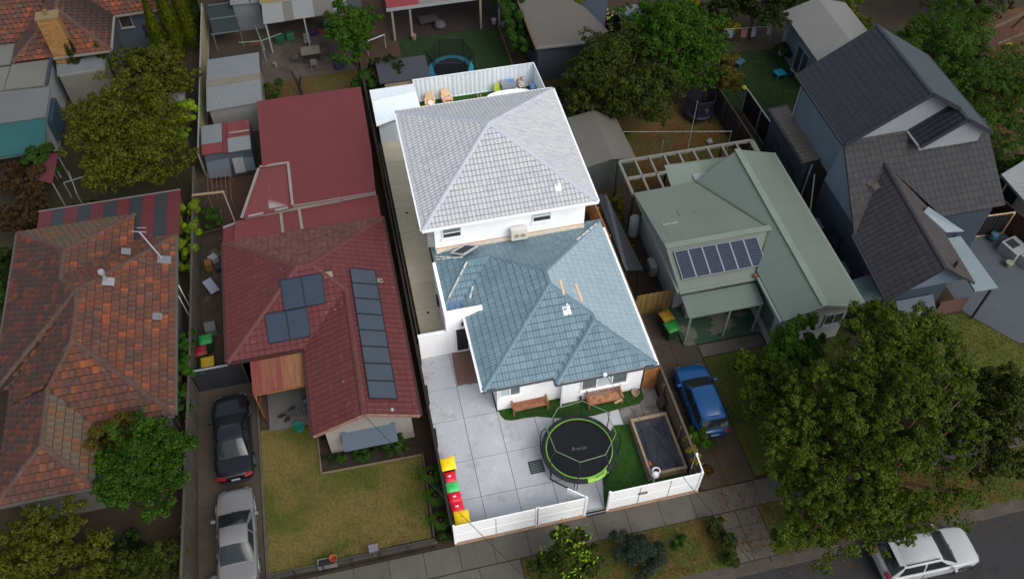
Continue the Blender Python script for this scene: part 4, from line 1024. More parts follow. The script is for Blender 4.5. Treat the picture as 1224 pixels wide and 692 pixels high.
ridge(rh, [((-8.65, 9.9, Z), Lr), ((-8.65, 17.45, Z), Lr), (Lr, Rr), ((-.4, 17.45, Z), Rr), (Rr, G2), (G2, G1)], RED_CAP, r=.12)
gutter(rh, [((-8.72, 9.9, Z), (-8.72, 17.45, Z)), ((-8.65, 9.83, Z), (-5.1, 9.83, Z)), ((-.33, 5.1, Z), (-.33, 17.45, Z)), ((-5.17, 5.1, Z), (-5.17, 9.8, Z))], M('maroon_gutter', S(58, 28, 28), rough=.6))
brg = MB(); brg.beam((-5.1, 5.08, 2.56), (-2.75, 5.08, 3.53), .05, .16); brg.beam((-2.75, 5.08, 3.53), (-.4, 5.08, 2.56), .05, .16); brg.build('barge_board', M('worn_barge', S(120, 74, 62), S(150, 128, 112), rough=.8, scale=5), rh)
# solar panels
PANEL = M('dark_solar_glass', S(42, 54, 72), S(36, 48, 65), rough=.22, scale=1.2, spec=.5); PANEL2 = M('slate_solar_glass', S(66, 74, 84), S(60, 68, 78), rough=.35, scale=1.2); PFRAME = M('panel_edge', S(26, 32, 40), rough=.5, metal=.2)
def panel(parent, pt, x0, x1, y0, y1, lift, m, fm, name='solar_panel', cell=None):
    """pt(x, y) -> point on the roof plane; a framed slab standing off it"""
    n = (Vector(pt(x1, y0)) - Vector(pt(x0, y0))).cross(Vector(pt(x0, y1)) - Vector(pt(x0, y0))).normalized()
    if n.z < 0: n = -n
    P = [Vector(pt(*c)) + n * lift for c in ((x0, y0), (x1, y0), (x1, y1), (x0, y1))]
    p = MB().slab(P, .045).build(name, m, parent)
    f = MB()
    for i in range(4): f.beam(P[i] + n * .006, P[(i + 1) % 4] + n * .006, .04, .02)
    f.build('panel_frame', fm, p)
    if cell:
        nx_, ny_, cm = cell; c = MB()
        for i in range(nx_):
            for j in range(ny_):
                a = [(i + .04) / nx_, (i + .96) / nx_]; bq_ = [(j + .04) / ny_, (j + .96) / ny_]
                L2 = lambda s, t: P[0].lerp(P[1], .03 + s * .94).lerp(P[3].lerp(P[2], .03 + s * .94), .02 + t * .96) + n * .004
                c.poly([L2(a[0], bq_[0]), L2(a[1], bq_[0]), L2(a[1], bq_[1]), L2(a[0], bq_[1])])
        c.build('cell', cm, p, kind='stuff', fix=False)
    return p
frontp = lambda x, y: (x, y, Z + q * (y - 9.9)); rightp = lambda x, y: (x, y, Z - q * (x + .4))
for (x0, x1) in ((-5.74, -4.76), (-4.74, -3.78)): panel(rh, frontp, x0, x1, 11.72, 13.12, .09, PANEL, PFRAME)
for (x0, x1) in ((-6.66, -5.70), (-5.68, -4.72)): panel(rh, frontp, x0, x1, 10.36, 11.68, .09, PANEL, PFRAME)
for k in range(8): panel(rh, rightp, -2.46, -1.28, 13.50 - k * .955 - .93, 13.50 - k * .955, .10, PANEL2, PFRAME)
for (x, y) in ((-3.45, 13.0), (-1.15, 12.9)):
    pf = frontp if x < -3 else rightp; panel(rh, pf, x - .22, x + .22, y - .18, y + .18, .04, M('tan_vent', S(134, 118, 98), rough=.8) if 'tan_vent' not in bpy.data.materials else bpy.data.materials['tan_vent'], PFRAME, 'roof_vent')
lv = rightp(-1.3, 5.35); MB().lathe([(0, 0), (.1, 0), (.08, .2), (0, .24)], 8, (lv[0] - .25, lv[1], lv[2])).build('white_fitting', GREYMETAL, rh)
# window awning on the gable wall
aw = MB().slab([(-3.98, 5.5, 1.75), (-1.55, 5.5, 1.75), (-1.55, 4.85, 1.15), (-3.98, 4.85, 1.15)], .03).build('awning', M('slate_blue_awning', S(72, 84, 98), S(64, 76, 90), rough=.7, scale=2), rh)
window(rh, -3.8, -1.75, 5.55, .75, 1.75, HOUSEWALL, GLASSDARK, 3)
# rusty verandah roof
RUST = M('rusty_red_sheet', S(124, 62, 54), S(112, 52, 48), rough=.85, scale=1.2, spread=.6, stretch=(4, .4, 1), stains=[(S(122, 84, 58), .45, .50, .56, .7), (S(160, 132, 112), 2.2, .60, .70, .5)])
RUST2 = M('tan_rusted_sheet', S(142, 100, 68), S(120, 76, 54), rough=.9, scale=1.6, spread=.6, stretch=(4, .4, 1), stains=[(S(176, 150, 130), 2.4, .58, .68, .6), (S(112, 60, 48), 1.2, .55, .65, .6)])
for x0, x1, m_ in ((-7.66, -6.28, RUST), (-6.27, -5.12, RUST2)): roof(rh, [[(x0, 8.1, 2.2), (x1, 8.1, 2.2), (x1, 10.0, 2.5), (x0, 10.0, 2.5)]], [(0, 0), (.25, .02), (.5, 0), (.75, .02), (1, 0)], .15, 6, 0, m_, m_, name='verandah_roof', thick=.03)
MB().beam((-7.6, 8.15, 2.1), (-5.15, 8.15, 2.1), .06, .12).beam((-7.6, 8.2, 0), (-7.6, 8.2, 2.1), .09).build('verandah_post', TIMBER_FRESH, rh)
MB().obox((-7.45, 8.6, .9), (.06, 1.5, 1.7)).build('timber_screen', M('brown_screen', S(84, 52, 32), S(66, 42, 28), rough=.8), rh)
structure(MB().box(-7.4, -5.2, 7.35, 10.2, -.1, .06).build('porch_slab', M('porch_concrete', S(100, 100, 98), S(86, 86, 84), rough=.8, scale=2)))
pg = thing('low_gate', 'black wire baby gate standing on the porch of the red roofed house', 'gate', (-5.8, 7.8, 0))
fb = MB()
for i in range(9): fb.tube([(-6.5 + i * .15, 7.85 - .0 * i, .08), (-6.5 + i * .15, 7.85, .75)], .014, 5)
fb.tube([(-6.5, 7.85, .75), (-5.3, 7.85, .75)], .02, 5); fb.build('bars', BLACKMETAL, pg)
for (x, y, lab, c_) in ((-6.0, 7.15, 'aqua plastic tub on the edge of the dry front lawn', S(30, 120, 104)),):
    tag(MB().lathe([(0, .0), (.2, .0), (.26, .3), (.23, .3), (.19, .04), (0, .03)], 14, (x, y, .06)).build('plastic_tub', M('aqua_tub', c_, rough=.5), smooth=True), lab, 'tub')
hb = thing('white_bin', 'white and aqua bucket at the porch corner of the red roofed house', 'bucket', (-5.25, 7.35, .06)); MB().lathe([(0, .0), (.14, .0), (.17, .35), (0, .36)], 12, (-5.25, 7.35, .06)).build('body', M('aqua_bucket', S(40, 130, 110), rough=.5), hb, smooth=True); MB().lathe([(0, .1), (.16, .1), (.18, 0), (0, 0)], 12, (-5.25, 7.4, .44)).build('lid', M('grey_white', S(150, 156, 156), rough=.5), hb)
tag(MB().lathe([(0, 0), (.18, 0), (.2, .5), (.08, .6), (0, .6)], 12, (-5.55, 8.4, .06)).build('gas_bottle', M('blue_bottle', S(48, 72, 92), rough=.5), smooth=True), 'blue gas bottle standing on the shaded porch', 'gas bottle')
for i, (x, y) in enumerate(((-6.85, 8.0), (-6.35, 8.3), (-6.6, 7.75))):
    tag(MB().obox((x, y, .12), (.22, .1, .1), .6 * i).obox((x + .14, y + .05, .12), (.22, .09, .1), .6 * i + .3).build('shoes', M('dark_shoe', S(44, 34, 38), rough=.7) if i == 0 else bpy.data.materials['dark_shoe']), 'pair of dark shoes on the porch of the red roofed house, ' + ('nearest the timber screen', 'farthest from the lawn', 'nearest the wire gate')[i], 'shoes', 'shoes on the porch')
# back extension roofs
roof(rh, [[(-6.35, 22.6, 2.78), (-4.9, 22.6, 2.78), (-4.9, 19.25, 2.66), (-.52, 19.25, 2.66), (-.52, 22.6, 2.78)]][:0] + [[(-6.35, 22.55, 2.80), (-.30, 22.55, 2.80), (-.22, 28.0, 2.95), (-6.35, 28.0, 2.95)], [(-4.92, 19.25, 2.70), (-.50, 19.25, 2.70), (-.30, 22.55, 2.80), (-4.92, 22.55, 2.80)]],
     [(0, 0), (.05, .008), (.1, 0), (1, 0)], .76, 12, 0, RED_SHEET, RED_SHEET, name='rear_roof_sheet', thick=.08)
roof(rh, [[(-7.62, 19.05, 2.55), (-4.96, 19.2, 2.62), (-4.96, 22.5, 2.72), (-6.55, 22.5, 2.70)]], [(0, 0), (.25, .015), (.5, 0), (.75, .015), (1, 0)], .16, 12, 0, RED_SHEET2, RED_SHEET2, name='lean_to_roof', thick=.05)
roof(rh, [[(-8.12, 17.5, 2.50), (-.46, 17.5, 2.55), (-.42, 19.18, 2.52), (-8.02, 19.0, 2.46)]], [(0, 0), (.25, .015), (.5, 0), (.75, .015), (1, 0)], .16, 12, 0, RED_SHEET2, RED_SHEET2, name='link_roof', thick=.05)
ft = MB()
for a, c in (((-6.5, 22.58, 2.78), (-4.9, 22.52, 2.82)), ((-4.94, 22.5, 2.80), (-4.94, 19.25, 2.74)), ((-7.66, 19.05, 2.60), (-6.55, 22.5, 2.76)), ((-5.6, 17.55, 2.57), (-5.62, 19.0, 2.53)), ((-4.6, 17.55, 2.57), (-4.65, 19.1, 2.55)), ((-2.3, 19.2, 2.58), (-.5, 19.24, 2.60)), ((-7.3, 19.06, 2.63), (-6.5, 19.1, 2.65)), ((-5.9, 19.15, 2.66), (-5.2, 19.18, 2.68)), ((-4.9, 19.2, 2.74), (-.48, 19.2, 2.74))):
    ft.beam(a, c, .15 if a[0] != -4.9 else .05, .03)
ft.build('flashing', GREYFLASH, rh)
MB().prism([(-6.2, 19.4), (-.5, 19.4), (-.4, 27.8), (-6.2, 27.8)], 0, 2.62).prism([(-7.5, 17.3), (-.5, 17.3), (-.5, 19.39), (-7.5, 19.39)], 0, 2.40).build('rear_wall', HOUSEWALL, rh)
ls = thing('lean_to', 'low lean-to with pale edged red roof against the red roofed house', 'lean-to', (-8.4, 18.2, 0)); roof(ls, [[(-8.78, 17.45, 2.2), (-8.14, 17.5, 2.3), (-8.05, 19.0, 2.3), (-8.70, 18.9, 2.2)]], [(0, 0), (1, 0)], .3, 5, 0, RED_SHEET, RED_SHEET, thick=.04); MB().beam((-8.75, 17.5, 2.25), (-8.1, 17.55, 2.34), .14, .03).beam((-8.7, 18.92, 2.24), (-8.05, 19.0, 2.34), .14, .03).build('edge_strip', GREYFLASH, ls); MB().box(-8.6, -8.16, 17.6, 18.8, 0, 2.15).build('wall', HOUSEWALL, ls)

# ground on the red lot
dv = sheet('driveway', rect(-10.8, -7.95, -.1, 10.4), .012, MULCH)
slabs(dv, [-10.76, -9.4, -7.98], [-.06, 2.0, 4.1, 6.2, 8.3, 10.38], .03, DRIVE, gap=.02)
sheet('driveway_edging', rect(-7.95, -7.84, .1, 9.0), .06, KERB, thick=.05)
sheet('side_yard', rect(-10.5, -8.65, 10.4, 30), .008, M('side_yard_dirt', S(66, 56, 44), S(48, 40, 32), rough=1, scale=1.2, spread=.5, bump=.5, stains=[(S(96, 88, 74), .9, .55, .66, .6), (S(34, 28, 22), 2.4, .55, .7, .6)]))
ss = sheet('side_strip', rect(-9.0, -8.66, 10.5, 17.2), .02, MULCH, thick=.03); slabs(ss, [-8.99, -8.67], [10.5, 11.6, 12.9, 14.1, 15.3], .045, PATH)
lawn_poly = [(-7.84, .42), (-.85, .5), (-.62, 4.5), (-5.2, 4.6), (-5.2, 7.3), (-7.84, 7.5)]
sheet('lawn', lawn_poly, .02, LAWN_DRY); grass_tufts('lawn_grass', lawn_poly, 26000, BLADE_DRY, .02, .06, seed=21)
sheet('garden_bed', [(-5.2, 4.66), (-.66, 4.56), (-.66, 5.55), (-4.66, 5.55), (-4.66, 9.8), (-5.2, 9.8)], .03, MULCH)
bed = MB(); bed.beam((-5.22, 4.60, .06), (-.62, 4.52, .06), .07, .12); bed.beam((-5.22, 4.6, .06), (-5.22, 7.2, .06), .07, .12); tag(bed.build('bed_edging', M('tan_edging', S(112, 98, 78), rough=.9)), 'tan timber edging round the garden bed below the slate blue awning', 'edging')
strip = MB().beam((-.72, .5, .08), (-.56, 4.5, .08), .06, .14).build('strip_edging', M('grey_edging', S(96, 84, 72), rough=.9)); tag(strip, 'grey brown edging between the dry lawn and the palms along the fence', 'edging')
sheet('garden_strip', [(-.55, .3), (-.05, .3), (-.05, 5.2), (-.5, 5.2)], .025, MULCH)
# front fence with letterbox and planter
MB().box(-7.95, -.62, .16, .40, 0, .10).build('front_border', KERB)['kind'] = 'structure'
fr = thing('picket_fence', 'low black steel picket fence along the front of the dry lawn', 'fence', (-4.3, -.02, 0))
for k in range(6):
    x0 = -7.9 + k * 1.2; x1 = x0 + 1.2; bays = MB()
    for i in range(13): bays.box(x0 + .05 + i * .088, x0 + .062 + i * .088, -.01, .005, .06, .82)
    bays.build('picket_bay', M('picket_black', S(34, 33, 32), rough=.6) if k == 0 else bpy.data.materials['picket_black'], fr, fix=False)
    MB().box(x0 - .025, x0 + .025, -.03, .02, 0, .92).build('post', BLACKMETAL, fr)
    MB().box(x0 + .03, x1 - .03, -.015, .01, .822, .85).box(x0 + .03, x1 - .03, -.015, .01, .03, .058).build('rail', BLACKMETAL, fr)
lb = thing('letterbox', 'grey steel letterbox behind the black picket fence', 'letterbox', (-3.35, .25, 0)); MB().box(-3.42, -3.28, .15, .30, .1, .55).build('post', M('brick_post', S(110, 84, 70), rough=.9), lb); MB().box(-3.52, -3.12, .10, .42, .552, .80).build('box', M('letterbox_grey', S(116, 118, 120), S(104, 106, 108), rough=.5), lb)
pb = thing('planter_box', 'white edged black planter box at the front of the dry lawn', 'planter', (-5.3, .26, .1)); MB().box(-5.75, -4.95, .08, .46, .1, .36).build('box', M('planter_white', S(130, 130, 128), rough=.7), pb); MB().box(-5.70, -5.0, .13, .41, .361, .38).build('soil', M('dark_soil', (.012, .012, .012), rough=1), pb)
tag(MB().lathe([(0, 0), (.12, 0), (.17, .24), (.14, .24), (.1, .05), (0, .05)], 12, (-5.05, .28, .381)).build('plant_pot', M('orange_pot', S(176, 84, 40), S(150, 66, 32), rough=.8), smooth=True), 'orange plant pot standing in the white edged planter box', 'pot')
# driveway fence and steel gate
paling_fence('timber_fence', 'grey weathered paling fence along the left side of the driveway', [[(-10.98, 0.0), (-10.62, 10.3)], [(-10.6, 10.4), (-10.32, 24.5)]], 1.8, TIMBER_GREY, pal=.15, rail_side=1)
kg = thing('driveway_gate', 'wide black steel gate across the driveway behind the black sedan', 'gate', (-9.2, 10.35, 0)); MB().box(-10.55, -8.22, 10.32, 10.35, .05, 1.75).build('leaf', M('gate_black', S(36, 38, 42), S(30, 32, 36), rough=.6, scale=1.2), kg); MB().box(-10.57, -8.20, 10.30, 10.37, 1.752, 1.82).build('top_rail', GREYMETAL, kg)
for x in (-10.56, -9.4, -8.2): MB().box(x - .03, x + .03, 10.352, 10.41, 0, 1.75).build('post', BLACKMETAL, kg)
MB().box(-8.19, -7.7, 10.30, 10.36, 0, 1.75).build('side_panel', M('grey_infill', S(112, 112, 110), rough=.7), kg)
MB().box(-10.2, -9.95, 10.29, 10.315, 1.45, 1.62).build('green_sign', M('sign_green', S(24, 66, 44), rough=.6), kg)
for (x, y, lm, lab) in ((-9.98, 11.35, YEL2, 'yellow lidded bin standing behind the black driveway gate'), (-10.05, 12.75, GRN2, 'green lidded bin farthest behind the black driveway gate'), (-10.32, 12.1, RED2, 'dark red lidded bin against the paling fence behind the driveway gate')):
    put(bin_mesh(.56, .58, 1.02, lm, BINGREEN, lab), x, y, .03, rad(90 + random.uniform(-8, 8)))
tag(MB().obox((-10.15, 10.62, .9), (.7, .12, .5), 0, .3).build('green_tarp', M('green_tarp', S(34, 84, 56), S(28, 70, 46), rough=.7), bevel=.03), 'folded green tarp hung behind the black driveway gate', 'tarp')
# side yard clutter
for nm, c_, sz, rz, m_, lab, ct in (('storage_box', (-9.95, 13.9, .25), (.55, .6, .5), .1, M('grey_crate', S(96, 96, 94), rough=.7), 'grey crate beside the paling fence in the narrow side yard', 'crate'),
        ('board', (-9.85, 16.6, .45), (.5, .9, .04), .5, M('pale_board', S(128, 130, 150), rough=.6), 'pale board propped in the narrow side yard', 'board'),
        ('bag', (-9.75, 18.7, .2), (.45, .4, .4), .6, M('white_sack', S(140, 140, 144), rough=.9), 'white sack lying in the narrow side yard', 'sack'),
        ('drum', (-9.95, 18.2, .3), (.4, .4, .6), .0, M('rust_drum', S(110, 76, 36), rough=.8), 'rusty brown drum beside the white sack in the side yard', 'drum'),
        ('tool_box', (-9.45, 18.0, .18), (.45, .35, .35), .3, BLACK, 'black box beside the rusty drum in the side yard', 'box'),
        ('paver_stack', (-8.95, 16.9, .15), (.3, .6, .3), .1, PATH, 'stack of pale pavers against the red roofed house', 'pavers')):
    tag(MB().obox(c_, sz, rz, 0.25 if nm == 'board' else 0).build(nm, m_, bevel=.02), lab, ct)
sheet('brick_yard', rect(-9.9, -7.0, 20.4, 25.4), .014, M('brown_brick_yard', S(72, 50, 40), S(58, 42, 34), rough=.95, scale=2, spread=.6, bump=.4))
tl = thing('airer', 'rusty wire clothes airer standing in the brown brick yard', 'airer', (-9.1, 23.8, 0))
for i in range(6): MB().tube([(-9.75 + i * .25, 24.7, 1.1), (-9.7 + i * .25, 22.6 - .1 * i, 1.1)], .014, 5).build('rail', M('rust_wire', S(124, 92, 76), rough=.8) if i == 0 else bpy.data.materials['rust_wire'], tl)
for x, y in ((-9.75, 24.6), (-8.5, 24.6), (-9.7, 22.6), (-8.45, 22.2)): MB().tube([(x, y, 0), (x, y, 1.1)], .02, 5).build('leg', bpy.data.materials['rust_wire'], tl)
tag(MB().beam((-10.4, 22.15, 1.85), (-8.7, 22.3, 1.6), .12, .06).build('timber_plank', M('plank_tan', S(140, 122, 96), rough=.8)), 'pale plank bridging from the paling fence over the brick yard', 'plank')
tag(MB().beam((-8.75, 22.2, 1.6), (-8.2, 19.9, .3), .06, .05).build('leaning_pole', GREYFLASH), 'grey pole leaning down towards the lean-to in the brick yard', 'pole')
hm = thing('plant_cage', 'timber framed cage round the clipped green bush in the side yard', 'frame', (-9.8, 21.2, 0))
for (a, c) in (((-10.2, 20.5), (-9.1, 20.6)), ((-9.1, 20.6), (-9.2, 22.0)), ((-9.2, 22.0), (-10.2, 21.9))): MB().beam((*a, .5), (*c, .5), .06, .08).build('rail', TIMBER_GREY, hm); MB().beam((*a, 0), (*a, .55), .06).build('post', TIMBER_GREY, hm)
# sheds behind
GREYSHED = M('dull_grey_steel', S(106, 112, 114), S(116, 120, 122), rough=.6, scale=.8, spread=.8, stretch=(1, 3, 1), stains=[(S(112, 92, 80), 2.0, .64, .74, .6), (S(86, 90, 92), 1.5, .55, .7, .4)]); CREAMW = M('cream_steel', S(128, 122, 104), S(114, 108, 92), rough=.6, scale=1.5)
RSH = [(0, 0), (.25, .012), (.5, 0), (.75, .012), (1, 0)]
s1 = thing('garden_shed', 'grey corrugated steel shed beside the pale yellow steel fence', 'shed', (-7.8, 31, 0)); MB().prism([(-9.3, 28.9), (-6.3, 28.9), (-6.25, 33.5), (-9.2, 33.5)], 0, 2.15).build('wall', M('pale_shed_wall', S(126, 126, 124), S(112, 112, 110), rough=.7), s1)
roof(s1, [[(-9.42, 28.7, 2.2), (-6.15, 28.85, 2.2), (-6.12, 31.1, 2.4), (-9.36, 31.0, 2.4)], [(-9.36, 31.0, 2.4), (-6.12, 31.1, 2.4), (-6.1, 33.75, 2.22), (-9.28, 33.7, 2.22)]], RSH, .16, 8, 0, GREYSHED, GREYSHED, thick=.05)
sl = MB().slab([(-9.36, 30.7, 2.415), (-6.13, 30.85, 2.415), (-6.12, 31.4, 2.42), (-9.36, 31.3, 2.42)], .01).build('tan_sheet', M('tan_roof_sheet', S(116, 110, 98), S(104, 98, 88), rough=.7), s1)
s2 = thing('garden_shed', 'small red and grey patchwork roofed shed behind the brick yard', 'shed', (-8.4, 26, 0)); MB().prism([(-9.7, 25.2), (-7.1, 25.2), (-7.0, 27.5), (-9.7, 27.5)], 0, 2.0).build('wall', M('slate_blue_wall', S(70, 80, 90), S(60, 70, 80), rough=.7), s2)
pt2 = lambda x, y: (x, y, 2.18 - .10 * abs(y - 26.4))
rooff = MB()
for (x0, x1, y0, y1, m_, nm) in ((-9.78, -8.62, 25.9, 27.6, GREYSHED, 'grey_sheet'), (-9.78, -8.62, 25.1, 25.88, RED_SHEET2, 'red_sheet'), (-8.60, -8.32, 25.0, 27.7, RED_SHEET, 'red_strip'), (-8.30, -7.02, 26.1, 27.6, RED_SHEET2, 'red_sheet'), (-8.30, -7.02, 25.0, 26.08, GREYSHED, 'grey_sheet')):
    MB().slab([pt2(x0, y0), pt2(x1, y0), pt2(x1, y1), pt2(x0, y1)], .04).build(nm, m_, s2)
MB().slab([pt2(-8.2, 27.0 - .6) , pt2(-7.02, 26.4), pt2(-7.02, 26.55), pt2(-8.2, 26.55)], -.03).build('white_strip', GREYFLASH, s2)
MB().obox((-9.1, 25.1, 1.15), (1.3, .06, 1.5), -.05, rad(-30)).build('front_sheet', M('slate_sheet', S(74, 84, 94), S(66, 76, 86), rough=.6), s2); MB().obox((-7.95, 25.15, 1.2), (.62, .06, 1.5), 0, rad(-28)).build('door', M('pale_door', S(116, 116, 118), rough=.6), s2); MB().obox((-7.35, 25.2, 1.2), (.55, .06, 1.5), 0, rad(-28)).build('front_sheet', bpy.data.materials['slate_sheet'], s2)
sheet_fence('metal_fence', 'pale yellow steel fence running back beside the row of pencil cypresses', [(-10.05, 25.5), (-9.66, 40.5)], 1.9, M('pale_yellow_steel', S(134, 128, 96), S(122, 116, 88), rough=.6, scale=1.2), post_m=GREYMETAL)
# ------------------------------------------------------------------ green roofed house and its lot
GREEN_SHEET = M('pale_green_steel_sheet', S(108, 115, 107), S(100, 108, 99), rough=.55, scale=.5, spread=.8, stains=[(S(116, 124, 114), 1.5, .58, .74, .4), (S(88, 84, 70), 3.5, .68, .78, .4)])
GREEN_SHEET2 = M('sage_steel_sheet', S(98, 111, 102), S(90, 103, 94), rough=.55, scale=.5, spread=.8)
GREEN_CAP = M('sage_ridge_cap', S(122, 134, 122), S(110, 122, 110), rough=.5)
DULLWHITE = M('dull_white_paint', S(144, 148, 150), S(132, 136, 138), rough=.7, scale=1.2, spread=.8, stains=[(S(110, 108, 102), 1.8, .62, .78, .4)])
gh = thing('green_roofed_house', 'white house with a pale green steel roof and six blue solar panels', 'house', (17, 11, 0))
w = MB(); w.prism([(13.5, 10.0), (17.5, 10.0), (17.5, 6.5), (21.1, 6.5), (21.1, 16.6), (16.6, 16.6), (16.6, 15.5), (13.5, 15.5)], 0, 2.82); w.build('wall', DULLWHITE, gh)
MB().add([(17.55, 6.48, 2.8), (21.1, 6.48, 2.8), (21.1, 6.48, 3.0), (19.2, 6.48, 3.58), (17.55, 6.48, 3.05)], [(0, 1, 2, 3, 4)]).build('gable', DULLWHITE, gh)
RG = 3.75
lz = lambda x: RG - .31 * (19.2 - x)
g1 = [(19.2, 6.0, RG), (21.45, 6.0, 3.05), (21.45, 17.0, 3.05), (19.2, 17.0, RG)]
g2 = [(17.2, 6.0, lz(17.2)), (19.2, 6.0, RG), (19.2, 11.3, RG), (18.7, 11.3, 3.6), (17.2, 9.15, lz(17.2))]
g3 = [(19.2, 11.3, RG), (19.2, 17.0, RG), (16.55, 15.95, 2.93), (18.7, 11.3, 3.6)]
g4 = [(13.12, 8.95, 2.92), (17.2, 8.95, 2.92), (17.2, 9.15, 2.98), (18.7, 11.3, 3.6), (13.12, 11.3, 3.6)]
g5 = [(13.12, 11.3, 3.6), (18.7, 11.3, 3.6), (16.5, 15.9, 2.93), (13.0, 15.85, 2.93)]
RIB = [(0, 0), (.06, .006), (.12, 0), (1, 0)]
roof(gh, [g1, g4, g5], RIB, .76, 14, 0, GREEN_SHEET, GREEN_SHEET, thick=.08)
roof(gh, [g2, g3], RIB, .76, 14, 0, GREEN_SHEET2, GREEN_SHEET2, name='valley_roof', thick=.08)
rc = MB()
for a, c, w_ in (((19.2, 5.95, RG), (19.2, 17.02, RG), .34), ((13.1, 11.3, 3.61), (18.75, 11.3, 3.61), .34)): rc.beam(Vector(a) + Vector((0, 0, .03)), Vector(c) + Vector((0, 0, .03)), w_, .05)
rc.build('ridge_capping', GREEN_CAP, gh)
vg = MB()
for a, c in (((18.7, 11.3, 3.62), (17.9, 13.0, 3.4)), ((17.9, 13.0, 3.4), (16.55, 15.9, 2.96)), ((18.7, 11.3, 3.62), (17.2, 9.15, 3.0))): vg.beam(a, c, .10, .04)
vg.build('valley', M('valley_green', S(78, 86, 76), rough=.7), gh)
gutter(gh, [((21.52, 6.0, 3.05), (21.52, 17.0, 3.05)), ((13.06, 8.9, 2.92), (13.06, 15.85, 2.92)), ((13.1, 8.88, 2.92), (17.1, 8.88, 2.92)), ((17.12, 5.98, 3.1), (17.12, 8.8, 3.1))], M('sage_gutter', S(118, 126, 118), rough=.5))
brg = MB(); brg.beam((17.2, 5.97, lz(17.2) - .03), (19.2, 5.97, RG - .02), .05, .18); brg.beam((19.2, 5.97, RG - .02), (21.45, 5.97, 3.02), .05, .18); brg.build('barge_board', GREEN_CAP, gh)
SOL = M('blue_solar_glass', S(104, 110, 124), S(96, 102, 114), rough=.3); CELL = M('blue_solar_cell', S(40, 46, 64), S(36, 42, 58), rough=.3, spec=.3, scale=4, rnd=[S(40, 46, 64), S(36, 42, 58), S(46, 52, 70)], rfac=.8); SFR = M('silver_frame', S(140, 144, 150), rough=.4, metal=.3)
gfp = lambda x, y: (x, y, 2.92 + .2894 * (y - 8.95))
for k in range(6): panel(gh, gfp, 13.42 + k * .735, 13.42 + k * .735 + .70, 9.45, 10.92, .12, SOL, SFR, cell=(6, 10, CELL))
bb = MB(); bb.tube([(13.6, 12.2, 3.4), (13.6, 12.2, 4.3)], .02, 5); bb.tube([(13.2, 12.2, 4.25), (14.0, 12.2, 4.25)], .015, 5)
for i in range(5): bb.tube([(13.25 + i * .16, 11.95, 4.25), (13.25 + i * .16, 12.45, 4.25)], .01, 4)
bb.build('antenna', GREYMETAL, gh)
for (x, y) in ((14.7, 13.9), (15.5, 13.85), (16.3, 13.8)):
    MB().beam((x, y, 3.2), (x - .05, y - .5, 3.29), .06, .05).build('roof_clip', M('clip_green', S(84, 92, 82), rough=.6) if 'clip_green' not in bpy.data.materials else bpy.data.materials['clip_green'], gh)
MB().lathe([(0, 0), (.12, 0), (.10, .12), (0, .16)], 8, (17.05, 8.95, 3.02)).build('rain_head', M('rust_head', S(120, 74, 50), rough=.8), gh)
# verandah
roof(gh, [[(13.22, 7.62, 2.40), (17.12, 7.62, 2.40), (17.12, 8.85, 2.62), (13.22, 8.85, 2.62)]], RIB, .40, 6, 0, GREEN_SHEET2, GREEN_SHEET2, name='verandah_roof', thick=.05)
vp = MB()
for x in (13.35, 15.4, 17.02): vp.beam((x, 7.7, .1), (x, 7.7, 2.36), .09)
vp.beam((13.25, 7.7, 2.33), (17.1, 7.7, 2.33), .07, .10); vp.build('verandah_post', GREEN_CAP, gh)
structure(MB().box(13.3, 17.48, 7.55, 9.998, -.1, .12).build('verandah_floor', M('worn_green_floor', S(38, 62, 50), S(46, 70, 56), rough=.7, scale=.8, spread=.4, stains=[(S(108, 104, 94), .75, .52, .56, .8)])))
for x in (14.3, 15.25): tag(MB().box(x - .38, x + .38, 9.2, 9.7, .122, .5).box(x - .4, x + .4, 9.18, 9.72, .502, .56).build('storage_bench', M('bench_box', S(124, 122, 118), S(106, 104, 100), rough=.8) if 'bench_box' not in bpy.data.materials else bpy.data.materials['bench_box']), 'pale low box seat on the worn green verandah, %s of the orange box' % ('left' if x < 15 else 'right'), 'box', 'box seats on the verandah')
tag(MB().box(14.7, 14.83, 9.25, 9.65, .122, .48).build('orange_box', M('orange_box', S(128, 74, 46), rough=.8)), 'narrow orange box between the two pale box seats on the verandah', 'box')
window(gh, 19.95, 20.95, 6.5, 1.25, 2.15, DULLWHITE, GLASSDARK, 2)
MB().box(17.44, 17.49, 7.0, 9.5, .8, 2.0).build('side_window', M('side_glass', S(74, 84, 84), rough=.2), gh)
MB().box(13.05, 13.42, 12.2, 12.95, .15, .85).build('air_conditioner', M('ac_case', S(134, 136, 136), rough=.5), gh); MB().lathe([(0, 0), (.26, 0), (.26, .04), (0, .05)], 14, (13.02, 12.57, .5), 'x').build('fan_grille', M('ac_grille', S(90, 92, 94), rough=.6), gh)
wh = MB().lathe([(0, 0), (.28, 0), (.28, 1.3), (.2, 1.4), (0, 1.42)], 14, (13.1, 15.4, .1)).build('water_heater', DULLWHITE, gh, smooth=True)
